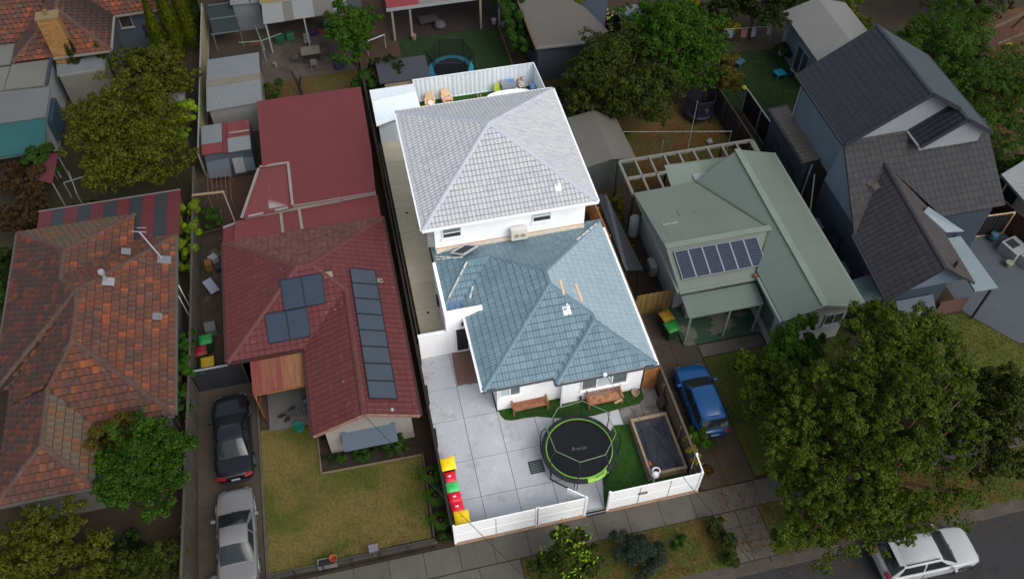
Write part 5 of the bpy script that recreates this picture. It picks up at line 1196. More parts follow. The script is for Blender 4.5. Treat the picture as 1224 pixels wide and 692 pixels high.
# pergola
pgm = M('grey_white_timber', S(122, 120, 114), S(106, 104, 98), rough=.8, scale=2)
pe = thing('pergola', 'open grey white timber pergola behind the pale green roof', 'pergola', (17, 17.5, 0))
for (a, c) in (((13.05, 18.62), (20.95, 18.62)), ((13.05, 15.95), (13.05, 18.57)), ((20.98, 17.1), (20.98, 18.57)), ((13.1, 17.25), (15.7, 17.25))): MB().beam((*a, 2.62), (*c, 2.62), .14, .16).build('beam', pgm, pe)
for i in range(9):
    x = 13.95 + i * .86
    y0 = 16.02 if i < 2 else (16.9 if i > 1 else 16.4)
    MB().beam((x, y0, 2.63), (x, 18.54, 2.63), .11, .14).build('rafter', pgm, pe)
for (x, y) in ((13.05, 18.62), (13.05, 16.0), (16.0, 18.6), (19.2, 18.6), (20.95, 18.6)): MB().box(x - .06, x + .06, y - .06, y + .06, 0, 2.53).build('post', TIMBER_DARK, pe)
roof(gh, [[(15.2, 15.98, 2.72), (16.6, 15.98, 2.74), (19.2, 16.95, 2.78), (20.9, 16.95, 2.7), (20.9, 17.6, 2.64), (15.4, 17.75, 2.7)]], RIB, .4, 6, 0, M('pale_grey_sheet', S(112, 114, 110), S(102, 104, 100), rough=.6), GREEN_CAP, name='pergola_sheet', thick=.04)
sheet('paved_yard', rect(13.0, 21.0, 15.5, 18.7), .012, M('brown_paving', S(62, 54, 44), S(50, 44, 36), rough=.9, scale=1.5))
sheet('back_lawn', [(14.2, 18.7), (21.3, 18.7), (21.3, 25.5), (12.2, 25.5), (12.2, 23.6), (14.3, 22.8)], .01, LAWN_BACK); grass_tufts('back_lawn_grass', [(14.2, 18.7), (21.3, 18.7), (21.3, 24.5), (14.3, 22.8)], 12000, M('back_grass_blades', S(78, 78, 30), S(104, 74, 36), rough=1, scale=.35, spread=.25), .01, .07, seed=31)
# grey shed behind, carport strip, side gate, bins
SHG = M('grey_steel_roof', S(92, 90, 84), S(100, 98, 92), rough=.6, scale=.6, spread=.8, stains=[(S(76, 74, 68), 1.4, .56, .74, .5)]); SHW = M('grey_steel_wall', S(84, 88, 88), S(76, 80, 80), rough=.6)
gs = thing('garden_shed', 'grey gabled steel shed between the white house and the pergola', 'shed', (12.8, 21.3, 0))
MB().prism([(11.5, 19.3), (14.1, 19.3), (14.1, 23.2), (11.5, 23.2)], 0, 2.1).add([(11.5, 19.3, 2.1), (14.1, 19.3, 2.1), (12.8, 19.3, 2.44)], [(0, 1, 2)]).build('wall', SHW, gs)
rbs = MB()
for i in range(20): rbs.box(11.54 + i * .13, 11.575 + i * .13, 19.265, 19.298, .05, 2.08)
rbs.build('cladding_rib', SHW, gs)
roof(gs, [[(11.36, 19.1, 2.15), (12.8, 19.1, 2.5), (12.95, 23.3, 2.5), (11.4, 23.4, 2.15)], [(12.8, 19.1, 2.5), (14.3, 19.1, 2.15), (14.2, 22.7, 2.15), (12.95, 23.3, 2.5)]], RIB, .2, 8, 0, SHG, SHG, thick=.05)
cr = thing('low_roof', 'long dark slate lean-to roof beside the side fence and the green roofed house', 'lean-to', (11.8, 14.5, 0)); roof(cr, [[(11.36, 11.7, 1.75), (12.3, 11.65, 1.62), (12.0, 17.3, 1.62), (11.45, 17.3, 1.75)]], RIB, .3, 8, 0, M('slate_sheet_roof', S(72, 79, 88), S(66, 73, 82), rough=.6, scale=.7), BLACK, thick=.05); MB().box(12.15, 12.2, 11.75, 11.82, 0, 1.6).box(11.42, 11.48, 11.75, 11.82, 0, 1.72).box(11.5, 11.56, 17.1, 17.2, 0, 1.7).box(11.9, 11.96, 17.1, 17.2, 0, 1.6).build('post', TIMBER_DARK, cr)
yg = thing('picket_gate', 'dull yellow upright board gate between the side fence and the green roofed house', 'gate', (12.2, 10, 0))
for i in range(13): MB().box(11.42 + i * .148, 11.555 + i * .148, 9.96 + (.02 if i % 2 else 0), 9.985 + (.02 if i % 2 else 0), .04, 1.72).build('board', M('yellow_gate_timber', S(138, 112, 60), S(116, 92, 48), rough=.8, rnd=[S(138, 112, 60), S(124, 100, 52), S(148, 122, 70)], rfac=.7) if i == 0 else bpy.data.materials['yellow_gate_timber'], yg)
MB().box(11.42, 13.34, 10.01, 10.06, .3, .38).box(11.42, 13.34, 10.01, 10.06, 1.35, 1.43).build('rail', bpy.data.materials['yellow_gate_timber'], yg)
put(bin_mesh(.58, .62, 1.04, M('mustard_lid', S(150, 116, 8), S(140, 106, 8), rough=.5), BINGREEN, 'mustard yellow lidded bin in front of the dull yellow gate'), 12.75, 8.98, .03, rad(12))
put(bin_mesh(.60, .62, 1.06, M('grass_green_lid', S(28, 126, 50), S(26, 114, 46), rough=.5), BINGREEN, 'bright green lidded bin on the dark driveway beside the verandah'), 12.78, 8.28, .03, rad(10))
d2 = sheet('driveway', rect(11.36, 14.0, -.08, 10.0), .01, MULCH)
slabs(d2, [11.4, 12.65, 13.98], [-.06, 1.9, 3.9, 5.9, 7.9, 9.98], .03, DRIVE, gap=.02)
pf = sheet('path', rect(14.02, 17.4, 6.75, 7.5), .012, MULCH); slabs(pf, [14.03, 15.1, 16.2, 17.38], [6.77, 7.48], .03, PATH)
fl_poly = [(14.05, .1), (21.3, .1), (21.3, 6.2), (17.6, 6.2), (17.5, 6.7), (14.05, 6.7)]
sheet('lawn', fl_poly, .012, LAWN_GREEN); grass_tufts('lawn_grass', fl_poly, 20000, BLADE_GREEN, .012, .10, seed=33)
# fences on this side
paling_fence('timber_fence', 'brown timber fence between the back garden and the dark lawn', [[(21.62, 18.9), (21.32, 25.2)]], 1.8, TIMBER_DARK, pal=.15)
sheet_fence('metal_fence', 'narrow grey steel fence between the pale green roof and the grey house', [(22.15, 6.3), (21.95, 17.6)], 1.7, M('grey_steel_fence', S(64, 66, 64), S(56, 58, 56), rough=.7))
sheet_fence('metal_fence', 'black steel fence panel at the corner of the dark lawn', [(23.05, 23.9), (23.25, 19.9)], 1.8, M('black_steel_fence', S(24, 24, 30), S(20, 20, 26), rough=.6), post_m=GREYMETAL)
cl = MB(); cl.tube([(16.4, 20.5, 0), (16.4, 20.5, 1.9)], .025, 6); cl.tube([(19.6, 23.4, 1.85), (17.5, 19.4, 1.85)], .012, 5).tube([(13.5, 22.0, 1.85), (20.6, 20.4, 1.85)], .012, 5); cl.tube([(19.6, 23.4, 0), (19.6, 23.4, 1.9)], .025, 6).tube([(17.5, 19.4, 0), (17.5, 19.4, 1.9)], .03, 6).tube([(20.6, 20.4, 0), (20.6, 20.4, 1.9)], .025, 6)
tag(cl.build('clothes_line', GREYMETAL), 'grey wire clothes line strung across the patchy back lawn', 'clothes line')
tag(MB().lathe([(0, 0), (.16, 0), (.2, .15), (.05, .35), (0, .36)], 10, (20.0, 21.6, .02)).build('white_bag', M('white_bag', S(130, 132, 132), rough=.9), smooth=True), 'small white sack on the patchy back lawn near the pergola', 'bag')

# ------------------------------------------------------------------ dark roofed grey house on the right
DARK_TILE = M('charcoal_tile', S(29, 32, 42), S(34, 36, 45), rough=.55, scale=1, spread=.7, rnd=[S(28, 31, 41), S(32, 35, 45), S(26, 29, 38)], rfac=.8, bump=.15)
DARK_OLD = M('old_dark_tile', S(45, 46, 51), S(52, 50, 52), rough=.8, scale=1, spread=.7, rnd=[S(42, 43, 49), S(49, 48, 52), S(38, 39, 44), S(56, 53, 54)], rfac=.8, stains=[(S(74, 66, 60), 1.5, .62, .7, .6), (S(96, 90, 80), 8, .70, .76, .6)], bump=.25)
DARK_PLAIN = M('charcoal_roof_underlay', S(30, 32, 39), rough=.9); BROWNROOF = M('brown_grey_tile', S(58, 52, 52), S(64, 58, 56), rough=.75, scale=1, rnd=[S(56, 50, 50), S(62, 56, 55), S(50, 45, 46)], rfac=.8, bump=.2); SLATEROOF = M('slate_teal_tile', S(50, 60, 66), S(56, 66, 72), rough=.55, scale=1, rnd=[S(48, 58, 64), S(54, 64, 70)], rfac=.8)
DCAP = M('charcoal_cap', S(36, 38, 46), S(44, 46, 52), rough=.6); BLUEGREY = M('blue_grey_boards', S(98, 112, 124), S(88, 102, 114), rough=.7, scale=1.2, spread=.7); BLUEGREY2 = M('dark_blue_grey_boards', S(52, 62, 74), S(46, 56, 68), rough=.7, scale=1.2); PALEGREY = M('pale_grey_render', S(136, 141, 147), S(126, 131, 137), rough=.7, scale=.8)
dh = thing('grey_house', 'two storey blue grey house with charcoal tiled gable roofs', 'house', (27, 12, 0))
MB().prism([(23.75, 14.45), (30.9, 14.45), (30.9, 19.55), (23.75, 19.55)], 3.0, 5.95).build('upper_wall', BLUEGREY, dh)
EV, RZ = 5.95, 8.5
MB().add([(23.75, 14.44, 5.9), (30.9, 14.44, 5.9), (27.33, 14.44, 8.3), (23.75, 14.40, 3.0), (30.9, 14.40, 3.0)], [(0, 2, 1), (3, 0, 1, 4)]).build('gable_wall', PALEGREY, dh)
roof(dh, [[(23.4, 13.95, EV), (27.33, 13.95, RZ), (27.33, 19.85, RZ), (23.4, 19.85, EV)]], PROF4, .30, .36, .016, DARK_TILE, DARK_PLAIN, 200, name='upper_roof')
roof(dh, [[(27.33, 13.95, RZ), (31.25, 13.95, EV), (31.25, 19.85, EV), (27.33, 19.85, RZ)], [(29.35, 13.1, 7.19), (31.25, 13.1, EV), (31.25, 13.945, EV), (29.35, 13.945, 7.19)]], PROF4, .30, .36, .02, SLATEROOF, DARK_PLAIN, 0, name='right_roof')
roof(dh, [[(27.25, 13.1, 5.75), (29.35, 13.1, 7.19), (29.35, 14.42, 7.19), (27.25, 14.42, 5.75)]], PROF4, .30, .36, .016, DARK_TILE, DARK_PLAIN, 0, name='small_gable_roof')
MB().add([(27.5, 13.4, 3.2), (30.95, 13.4, 3.2), (30.95, 13.4, 6.0), (29.35, 13.4, 7.05), (27.5, 13.4, 5.8), (27.5, 14.4, 3.2), (27.5, 14.4, 5.8), (30.95, 14.4, 3.2), (30.95, 14.4, 6.0)], [(0, 1, 2, 3, 4), (0, 4, 6, 5), (1, 7, 8, 2)]).build('small_gable_wall', PALEGREY, dh)
window(dh, 29.5, 30.5, 13.4, 4.9, 5.12, DCAP, GLASSDARK, 1)
window(dh, 13.6, 14.0, 27.5, 3.9, 5.0, DULLWHITE, GLASSDARK, 1, face='-x')
brg = MB()
for a, c in (((23.4, 13.92, EV), (27.33, 13.92, RZ)), ((27.33, 13.92, RZ), (29.35, 13.92, 7.19)), ((27.25, 13.07, 5.75), (29.35, 13.07, 7.19)), ((29.35, 13.07, 7.19), (31.25, 13.07, EV))): brg.beam(a, c, .06, .22)
brg.build('barge_board', DCAP, dh)
MB().beam((27.22, 13.1, 5.72), (27.22, 14.42, 5.72), .14, .10).build('white_gutter', DULLWHITE, dh)
ridge(dh, [((27.33, 13.95, RZ), (27.33, 19.85, RZ)), ((29.35, 13.1, 7.19), (29.35, 13.95, 7.19))], DCAP, r=.12)
gutter(dh, [((23.33, 13.95, EV), (23.33, 19.85, EV)), ((31.32, 13.1, EV), (31.32, 19.85, EV))], DCAP)
MB().tube([(23.7, 19.5, 5.8), (23.7, 19.5, 3.2)], .05, 6).tube([(23.2, 15.65, 3.0), (23.2, 15.65, .2)], .05, 6).build('downpipe', DULLWHITE, dh)
# side annex with flat roof and the lower front roofs
MB().prism([(22.85, 15.9), (23.74, 15.9), (23.74, 20.2), (22.85, 20.2)], 0, 3.05).build('annex_wall', BLUEGREY2, dh)
roof(dh, [[(22.7, 15.8, 3.1), (23.76, 15.8, 3.2), (23.76, 20.35, 3.2), (22.7, 20.35, 3.1)]], [(0, 0), (.2, .04), (.4, .0), (1, 0)], .3, 9, 0, M('beige_roof_sheet', S(96, 90, 84), S(86, 80, 76), rough=.6), DCAP, name='annex_roof')
gutter(dh, [((22.68, 15.75, 3.12), (22.68, 20.4, 3.12)), ((22.68, 20.4, 3.12), (23.8, 20.4, 3.2))], DCAP, w=.2)
MB().prism([(23.3, 6.5), (26.2, 6.5), (26.2, 10.4), (31.0, 10.4), (31.0, 14.38), (23.3, 14.38)], 0, 3.05).build('wall', BLUEGREY2, dh)
FZ, FR = 3.2, 5.0
nf1 = [(22.6, 5.95, FZ), (24.95, 5.95, FR), (25.5, 13.1, FR), (22.93, 10.2, FZ)]
nf2 = [(24.95, 5.95, FR), (27.25, 5.95, 3.22), (27.56, 10.2, 3.22), (25.28, 10.2, FR)]
nf3 = [(25.2, 10.2, FR), (27.9, 10.2, 2.9), (25.5, 13.1, FR)]
ew1 = [(25.5, 13.1, FR), (27.9, 10.3, 3.3), (31.55, 10.3, 3.3), (31.75, 14.4, 5.75), (25.5, 14.4, 5.75)]
ew2 = [(22.95, 10.7, 3.3), (24.95, 13.1, FR), (24.95, 14.4, 5.55), (23.9, 15.6, 5.0)]
roof(dh, [nf1], PROF4, .30, .36, .016, DARK_OLD, DARK_PLAIN, 250, name='front_roof')
roof(dh, [ew1], PROF4, .30, .36, .016, DARK_OLD, DARK_PLAIN, 0, name='wing_roof')
roof(dh, [[(22.93, 10.2, 3.24), (25.5, 13.1, 4.972), (25.5, 14.4, 5.75), (23.6, 14.4, 5.75)]], PROF4, .30, .36, .02, DARK_OLD, DARK_PLAIN, 0, name='left_roof')
roof(dh, [nf2, nf3], PROF4, .30, .36, .02, BROWNROOF, DARK_PLAIN, 0, name='right_slope')
ridge(dh, [((24.95, 5.95, FR), (25.5, 13.1, FR)), ((22.93, 10.2, FZ), (25.5, 13.1, FR)), ((27.9, 10.2, 3.0), (25.5, 13.1, FR))], DCAP, r=.1)
MB().add([(23.32, 10.4, 3.0), (23.32, 14.4, 3.0), (23.62, 14.38, 5.66), (23.0, 10.4, 3.28)], [(0, 1, 2, 3)]).build('side_gable', BLUEGREY, dh, fix=False)
MB().slab([(26.5, 10.2, 4.12), (27.2, 10.75, 3.75), (28.95, 9.5, 2.78), (27.6, 9.3, 3.26)], .06).build('gable_infill', M('blue_white_board', S(128, 142, 146), S(116, 130, 134), rough=.6), dh)
MB().slab([(27.35, 5.8, 2.78), (28.65, 5.8, 2.70), (28.65, 9.3, 2.70), (27.62, 9.25, 2.78)], .10).build('porch_roof', M('blue_white_sheet', S(124, 138, 142), S(112, 126, 130), rough=.6), dh)
MB().add([(22.95, 6.45, 3.0), (27.1, 6.45, 3.0), (27.1, 6.45, 3.2), (24.95, 6.45, 4.85)], [(0, 1, 2, 3)]).build('front_gable', BLUEGREY, dh)
MB().slab([(23.6, 6.4, 2.3), (25.6, 6.4, 2.3), (25.6, 5.6, 1.75), (23.6, 5.6, 1.75)], .04).build('awning', M('slate_awning', S(64, 74, 86), rough=.7), dh)
gutter(dh, [((22.53, 5.95, FZ), (22.85, 10.2, FZ))], DCAP); MB().box(26.6, 28.2, 6.5, 6.6, 0, 1.1).build('brick_wall', M('pink_brick', S(96, 68, 62), S(82, 58, 54), rough=.9, scale=4), dh); MB().beam((28.5, 5.95, 0), (28.5, 5.95, 2.6), .1).beam((28.5, 9.5, 0), (28.5, 9.5, 2.6), .1).build('porch_post', DCAP, dh)
for (y0, y1) in ((16.6, 17.4), (18.6, 19.4)): window(dh, y0, y1, 22.85, 1.5, 2.0, DCAP, GLASSDARK, 1, face='-x')
window(dh, 11.2, 12.2, 23.3, .9, 1.8, DCAP, GLASSDARK, 1, face='-x')
for y in (12.9, 9.6): MB().box(22.85, 23.28, y, y + .8, .1, .8).build('air_conditioner', M('dim_ac_case', S(96, 102, 106), rough=.5) if 'dim_ac_case' not in bpy.data.materials else bpy.data.materials['dim_ac_case'], dh)
MB().slab([(22.3, 6.8, 1.9), (23.3, 6.8, 2.1), (23.3, 8.4, 2.1), (22.3, 8.4, 1.9)], .04).build('side_awning', M('pale_teal_sheet', S(100, 120, 122), S(90, 110, 112), rough=.5), dh)
an = MB(); an.tube([(24.0, 15.2, 4.9), (24.0, 15.2, 6.0)], .02, 5); an.tube([(23.4, 15.2, 5.95), (24.7, 15.2, 5.95)], .016, 5)
for i in range(7): an.tube([(23.45 + i * .2, 14.95, 5.95), (23.45 + i * .2, 15.45, 5.95)], .01, 4)
an.build('antenna', GREYMETAL, dh)
tag(MB().tube([(22.2, 12.9, 0), (22.2, 13.0, 1.6), (22.75, 14.6, 3.4)], .035, 6).build('service_mast', M('dim_steel', S(104, 106, 110), rough=.6)), 'slim grey mast leaning between the pale green roof and the grey house', 'mast')
lp = MB().slab([(23.9, 10.9, 0), (24.0, 10.9, 0), (24.0, 11, 0)], .001)
patch = MB()
for (x, y) in ((23.55, 12.2), (23.75, 11.75), (24.4, 12.3), (24.5, 11.9)):
    z = FZ + (x - 22.6) * (FR - FZ) / 2.35
    patch.obox((x, y, z + .05), (.32, .36, .03), 0, 0, -math.atan((FR - FZ) / 2.35))
patch.build('lichen_patched_tile', M('pale_lichen_tile', S(104, 96, 84), S(86, 80, 72), rough=.9, scale=6), dh)
for nm, x, y in (('vent_pipe', 25.9, 6.4),): MB().tube([(x, y, 4.2), (x, y, 4.75)], .08, 8).build(nm, BLACK, dh)
# right of the grey house
sheet('concrete_yard', [(28.3, 6.4), (30.0, 4.0), (40, 2.0), (40, 11), (28.3, 11)], .012, M('blue_grey_concrete', S(78, 84, 90), S(68, 74, 80), rough=.85, scale=.7, spread=.7, stains=[(S(52, 54, 44), .9, .6, .7, .6)], bump=.2))
sheet('lawn', [(25, .1), (30.2, .1), (30.0, 3.9), (28.2, 6.4), (25, 6.4)], .01, LAWN_GREEN); grass_tufts('lawn_grass', [(25, .1), (30.2, .1), (30.0, 3.9), (28.2, 6.4), (25, 6.4)], 9000, M('olive_grass_blades', S(70, 70, 24), S(84, 76, 30), rough=1), .01, .09, seed=41)
sheet_fence('metal_fence', 'black steel side fence across the blue grey concrete yard', [(28.7, 11.15), (33.3, 10.9)], 1.75, bpy.data.materials['black_steel_fence'], post_m=TIMBER_PALE)
paling_fence('timber_fence', 'dark brown timber fence on the far right behind the concrete yard', [[(32.5, 14.5), (34.2, 8.2)]], 1.7, M('brown_boards', S(62, 40, 28), S(50, 32, 24), rough=.9, rnd=[S(62, 40, 28), S(54, 36, 26)], rfac=.7), pal=.15)
gx = thing('garden_appliance', 'white box with a black panel lying in the concrete yard', 'box', (32.9, 9.4, 0)); MB().obox((32.95, 9.45, .35), (1.0, 1.1, .7), .25).build('case', DULLWHITE, gx); MB().obox((32.85, 9.6, .71), (.55, .55, .02), .25).build('panel', BLACK, gx); MB().obox((33.4, 8.6, .3), (.8, .7, .6), .25).build('side_case', DULLWHITE, gx)
tag(MB().lathe([(0, 0), (.2, .05), (.28, .28), (.2, .5), (0, .55)], 12, (32.5, 10.6, .02)).build('ball', M('blue_ball', S(48, 90, 104), rough=.5), smooth=True), 'dull blue ball in front of the black side fence', 'ball')
tag(MB().lathe([(0, 0), (.16, 0), (.22, .3), (.18, .32), (0, .28)], 10, (32.3, 8.7, .02)).build('plant_pot', M('pale_green_pot', S(120, 128, 106), rough=.8), smooth=True), 'pale green pot beside the white box in the concrete yard', 'pot')
fs = thing('garden_shed', 'open fronted shed with a tan sheet roof at the far right edge', 'shed', (35, 12.5, 0)); roof(fs, [[(33.7, 10.6, 2.35), (36.5, 11.5, 2.5), (37.2, 14.5, 2.5), (33.6, 13.2, 2.35)]], RIB, .3, 8, 0, M('tan_grey_sheet', S(86, 76, 64), S(78, 70, 60), rough=.7), DULLWHITE, thick=.16); MB().box(34.2, 36.8, 12, 13.6, 0, 2.2).build('wall', BLACK, fs)
ps = MB(); ps.beam((33.75, 12.7, 0), (33.75, 12.7, 2.2), .08); ps.beam((34.4, 10.95, 0), (34.4, 10.95, 2.2), .08); ps.build('post', DULLWHITE, fs)

# ------------------------------------------------------------------ white shed and dark lawn behind
ws = thing('garden_studio', 'blue grey garden studio with a pale gabled steel roof and glazed doors', 'studio', (29.5, 27, 0))
MB().prism([(27.9, 24.5), (31.6, 24.5), (31.6, 29.2), (27.9, 29.2)], 0, 2.85).build('wall', BLUEGREY, ws)
roof(ws, [[(27.55, 24.2, 2.9), (29.8, 24.2, 3.6), (29.8, 29.5, 3.6), (27.55, 29.5, 2.9)], [(29.8, 24.2, 3.6), (32.0, 24.2, 2.9), (32.0, 29.5, 2.9), (29.8, 29.5, 3.6)]], RIB, .4, 8, 0, M('pale_steel_roof', S(116, 116, 114), S(108, 108, 106), rough=.55, scale=.5), DULLWHITE, thick=.08)
window(ws, 25.5, 27.1, 27.9, .1, 2.1, DULLWHITE, GLASSDARK, 2, face='-x')
MB().box(27.70, 27.88, 28.6, 28.9, 0, 2.85).build('corner_post', DULLWHITE, ws)
dl = [(22.2, 23.9), (23.9, 23.9), (24.0, 21.6), (28.0, 22.4), (28.0, 29.4), (22.2, 30.0)]
sheet('dark_lawn', dl, .012, LAWN_DARK); grass_tufts('dark_lawn_grass', [(22.2, 23.9), (27.8, 23.9), (27.8, 29.4), (22.2, 30.0)], 12000, BLADE_DARK, .012, .07, seed=43)
dk = sheet('deck_path', rect(24.0, 28.0, 20.4, 22.6), .04, MULCH, thick=.03)
slabs(dk, [24.0 + .8 * i for i in range(6)], [20.4, 21.5, 22.6], .06, M('mauve_paver', S(96, 82, 76), S(84, 72, 68), rough=.9, rnd=[S(96, 82, 76), S(88, 75, 70)], rfac=.7), name='paver')
def kid_chair(label, m):
    r = thing('child_chair', label, 'chair'); MB().box(-.34, .34, -.3, .3, .30, .36).build('seat', m, r)
    for sx in (-1, 1):
        for sy in (-1, 1): MB().beam((sx * .28, sy * .24, .3), (sx * .32, sy * .28, 0), .06).build('leg', m, r)
    return r
BRBLUE = M('bright_blue_plastic', S(20, 124, 158), S(18, 112, 144), rough=.5)
put(kid_chair('bright blue plastic play table standing on the dark lawn', BRBLUE), 26.75, 26.6, .02, .15)
tag(MB().obox((27.5, 26.55, .08), (.6, .3, .1), .1).build('toy', M('navy_toy', S(16, 36, 66), rough=.5), bevel=.02), 'dark blue toy lying beside the bright blue play table', 'toy')
put(kid_chair('pale blue plastic stool in the shade at the edge of the dark lawn', M('steel_blue_plastic', S(52, 84, 98), rough=.6)), 24.6, 28.3, .02, .6)
tag(MB().lathe([(0, 0), (.14, .04), (.18, .15), (.1, .26), (0, .28)], 10, (24.0, 25.9, .02)).build('tennis_ball', M('yellow_ball', S(150, 158, 30), rough=.8), smooth=True), 'yellow green ball at the end of the black steel fence', 'ball')
ln = MB(); ln.tube([(24.2, 30.4, 0), (24.2, 30.4, 1.5)], .03, 6).tube([(27.5, 30.0, 0), (27.5, 30.0, 1.5)], .03, 6).tube([(24.2, 30.4, 1.45), (27.5, 30.0, 1.45)], .012, 5); tag(ln.build('washing_line', GREYMETAL), 'short washing line at the back of the dark lawn', 'clothes line')
for (x, y, w_, h_, c_, lab) in ((24.55, 30.34, .42, .55, S(110, 118, 134), 'pale blue shirt pegged nearest the trees'), (25.5, 30.24, .4, .6, S(128, 92, 90), 'pink top pegged beside the grey towel'), (26.15, 30.16, .3, .6, S(118, 124, 130), 'grey towel pegged in the middle of the washing line'), (27.2, 30.04, .28, .55, S(140, 142, 140), 'white cloth pegged nearest the garden studio')):
    tag(MB().slab([(x - w_ / 2, y - .08, 1.44), (x + w_ / 2, y - .12, 1.44), (x + w_ / 2, y - .2, 1.44 - h_), (x - w_ / 2, y - .16, 1.44 - h_)], .015).build('laundry', M('cloth_' + lab.split()[0], c_, rough=.95)), lab, 'laundry', 'laundry on the washing line')
pool = MB().obox((31.8, 31.6, .2), (2.4, 1.6, .5), -.3).build('shell', DULLWHITE); tag(pool, 'pale boxed structure behind the garden studio roof', 'box'); 
sw = thing('swing_set', 'timber swing set on the bare ground at the top right', 'swing', (41.8, 25.5, 0))
MB().beam((40.6, 25.6, 2.1), (44.5, 27.0, 2.1), .14).beam((40.5, 24.4, 1.9), (44.5, 25.5, 1.9), .1).build('top_beam', TIMBER, sw)
for a, c in (((40.7, 25.6, 2.1), (40.0, 26.4, 0)), ((40.7, 25.6, 2.1), (40.2, 24.2, 0)), ((44.4, 26.9, 2.1), (44.8, 28, 0))): MB().beam(a, c, .1).build('leg', TIMBER, sw)
for x, c_ in ((41.4, S(40, 80, 84)), (42.9, S(150, 140, 40))): s_ = MB().box(x - .25, x + .25, 25.7, 25.9, .5, .54).build('swing_seat', M('swing_%d' % int(x), c_, rough=.6), sw); MB().tube([(x - .22, 25.8, .54), (x - .22, 25.9, 2.1)], .012, 4).tube([(x + .22, 25.8, .54), (x + .22, 25.9, 2.1)], .012, 4).build('rope', BLACK, s_)
sheet('bare_yard', rect(38, 50, 16, 30), .01, M('orange_dirt', S(92, 60, 34), S(70, 48, 28), rough=1, scale=.6, bump=.5))

# ------------------------------------------------------------------ houses and yards at the back
rp = thing('red_roofed_carport', 'pale timber carport with a red roof edge behind the back lawn', 'carport', (6.5, 37.5, 0))
roof(rp, [[(2.45, 36.0, 2.65), (4.6, 36.0, 2.65), (4.9, 38.5, 2.9), (2.45, 38.5, 2.9)]], RIB, .3, 6, 0, M('bright_red_sheet', S(126, 44, 44), S(116, 40, 40), rough=.6), DULLWHITE, thick=.1)
roof(rp, [[(4.62, 36.0, 2.64), (10.3, 36.0, 2.64), (10.3, 39.5, 2.95), (4.62, 39.5, 2.95)]], RIB, .3, 6, 0, M('dull_white_sheet', S(116, 112, 106), S(106, 102, 96), rough=.6), DULLWHITE, thick=.1)
MB().beam((2.4, 36.05, 2.5), (10.3, 36.05, 2.5), .1, .22).build('fascia', DULLWHITE, rp)
for x in (2.75, 3.95, 8.75, 10.05): MB().box(x - .07, x + .07, 36.1, 36.24, 0, 2.42).build('post', M('cream_post', S(132, 122, 106), rough=.7) if 'cream_post' not in bpy.data.materials else bpy.data.materials['cream_post'], rp)
sheet('carport_floor', rect(2.4, 10.4, 36.1, 44), .015, M('dark_brown_floor', S(44, 33, 28), S(34, 26, 22), rough=.8))
MB().box(2.4, 10.4, 41.0, 41.2, 0, 2.5).build('back_wall', M('dim_wall', S(60, 54, 50), rough=.9), rp)
tag(MB().obox((5.3, 37.6, .35), (1.3, .8, .06), .1).obox((4.9, 37.4, .16), (.06, .06, .32)).obox((5.8, 37.8, .16), (.06, .06, .32)).build('low_table', M('dim_table', S(62, 56, 56), rough=.7)), 'dim low table in the shade of the red edged carport', 'table')
tag(MB().lathe([(0, 0), (.3, .02), (.42, .2), (.3, .42), (0, .46)], 12, (6.0, 36.9, .02)).build('bean_bag', M('dim_grey_cloth', S(74, 70, 74), rough=.9), smooth=True), 'grey bean bag in the shade of the red edged carport', 'bean bag')
for (x, y, lab, c_) in ((9.75, 36.5, 'white bucket by the end post of the carport', S(150, 150, 150)), (4.0, 35.95, 'pale stone pot by the front post of the carport', S(126, 104, 92)), (10.3, 36.0, 'grey bucket beyond the end post of the carport', S(100, 112, 124))):
    tag(MB().lathe([(0, 0), (.15, 0), (.2, .34), (.15, .36), (0, .3)], 10, (x, y, .02)).build('bucket', M('pot_' + lab[:5], c_, rough=.8), smooth=True), lab, 'pot')
sheet('back_green_lawn', [(2.9, 30.2), (9.9, 30.2), (10.0, 36.1), (2.9, 36.1)], .012, LAWN_DARK); grass_tufts('back_green_grass', [(2.9, 30.2), (9.9, 30.2), (10.0, 36.1), (2.9, 36.1)], 14000, BLADE_DARK, .012, .06, seed=47)
tag(MB().beam((9.95, 30.0, .06), (9.98, 36.1, .06), .12, .12).build('garden_edging', M('brown_edging', S(92, 68, 54), rough=.9)), 'brown timber edging down the side of the dark green back lawn', 'edging')
ds = thing('garden_shed', 'low flat dark grey shed roof behind the white steel fence', 'shed', (2.9, 30.3, 0)); MB().prism([(1.3, 29.6), (4.1, 29.6), (4.1, 31.4), (1.3, 31.4)], 0, 1.7).build('wall', M('cream_shed_wall', S(150, 138, 118), rough=.8), ds); roof(ds, [[(1.0, 29.5, 1.75), (4.2, 29.5, 1.75), (4.2, 31.55, 1.9), (1.0, 31.55, 1.9)]], RIB, .3, 6, 0, M('dark_grey_sheet', S(60, 60, 66), S(54, 54, 60), rough=.6), BLACK, thick=.05)
go = thing('goal_frame', 'small pale metal goal frame on the brown corner yard', 'goal', (1.3, 36, 0)); g_ = MB(); 
for a, c in (((.75, 34.9, 0), (.75, 34.9, 1.1)), ((2.0, 35.4, 0), (2.0, 35.4, 1.1)), ((.75, 34.9, 1.1), (2.0, 35.4, 1.1)), ((.75, 34.9, 1.1), (.6, 36.3, .05)), ((2.0, 35.4, 1.1), (1.85, 36.8, .05)), ((.6, 36.3, .05), (1.85, 36.8, .05))): g_.tube([a, c], .035, 6)
g_.build('frame', GREYMETAL, go); MB().poly([(.6, 36.3, .05), (1.85, 36.8, .05), (2.0, 35.4, 1.08), (.75, 34.9, 1.08)]).build('net', M('goal_net', S(96, 80, 70), rough=.9, alpha=.35), go, fix=False)
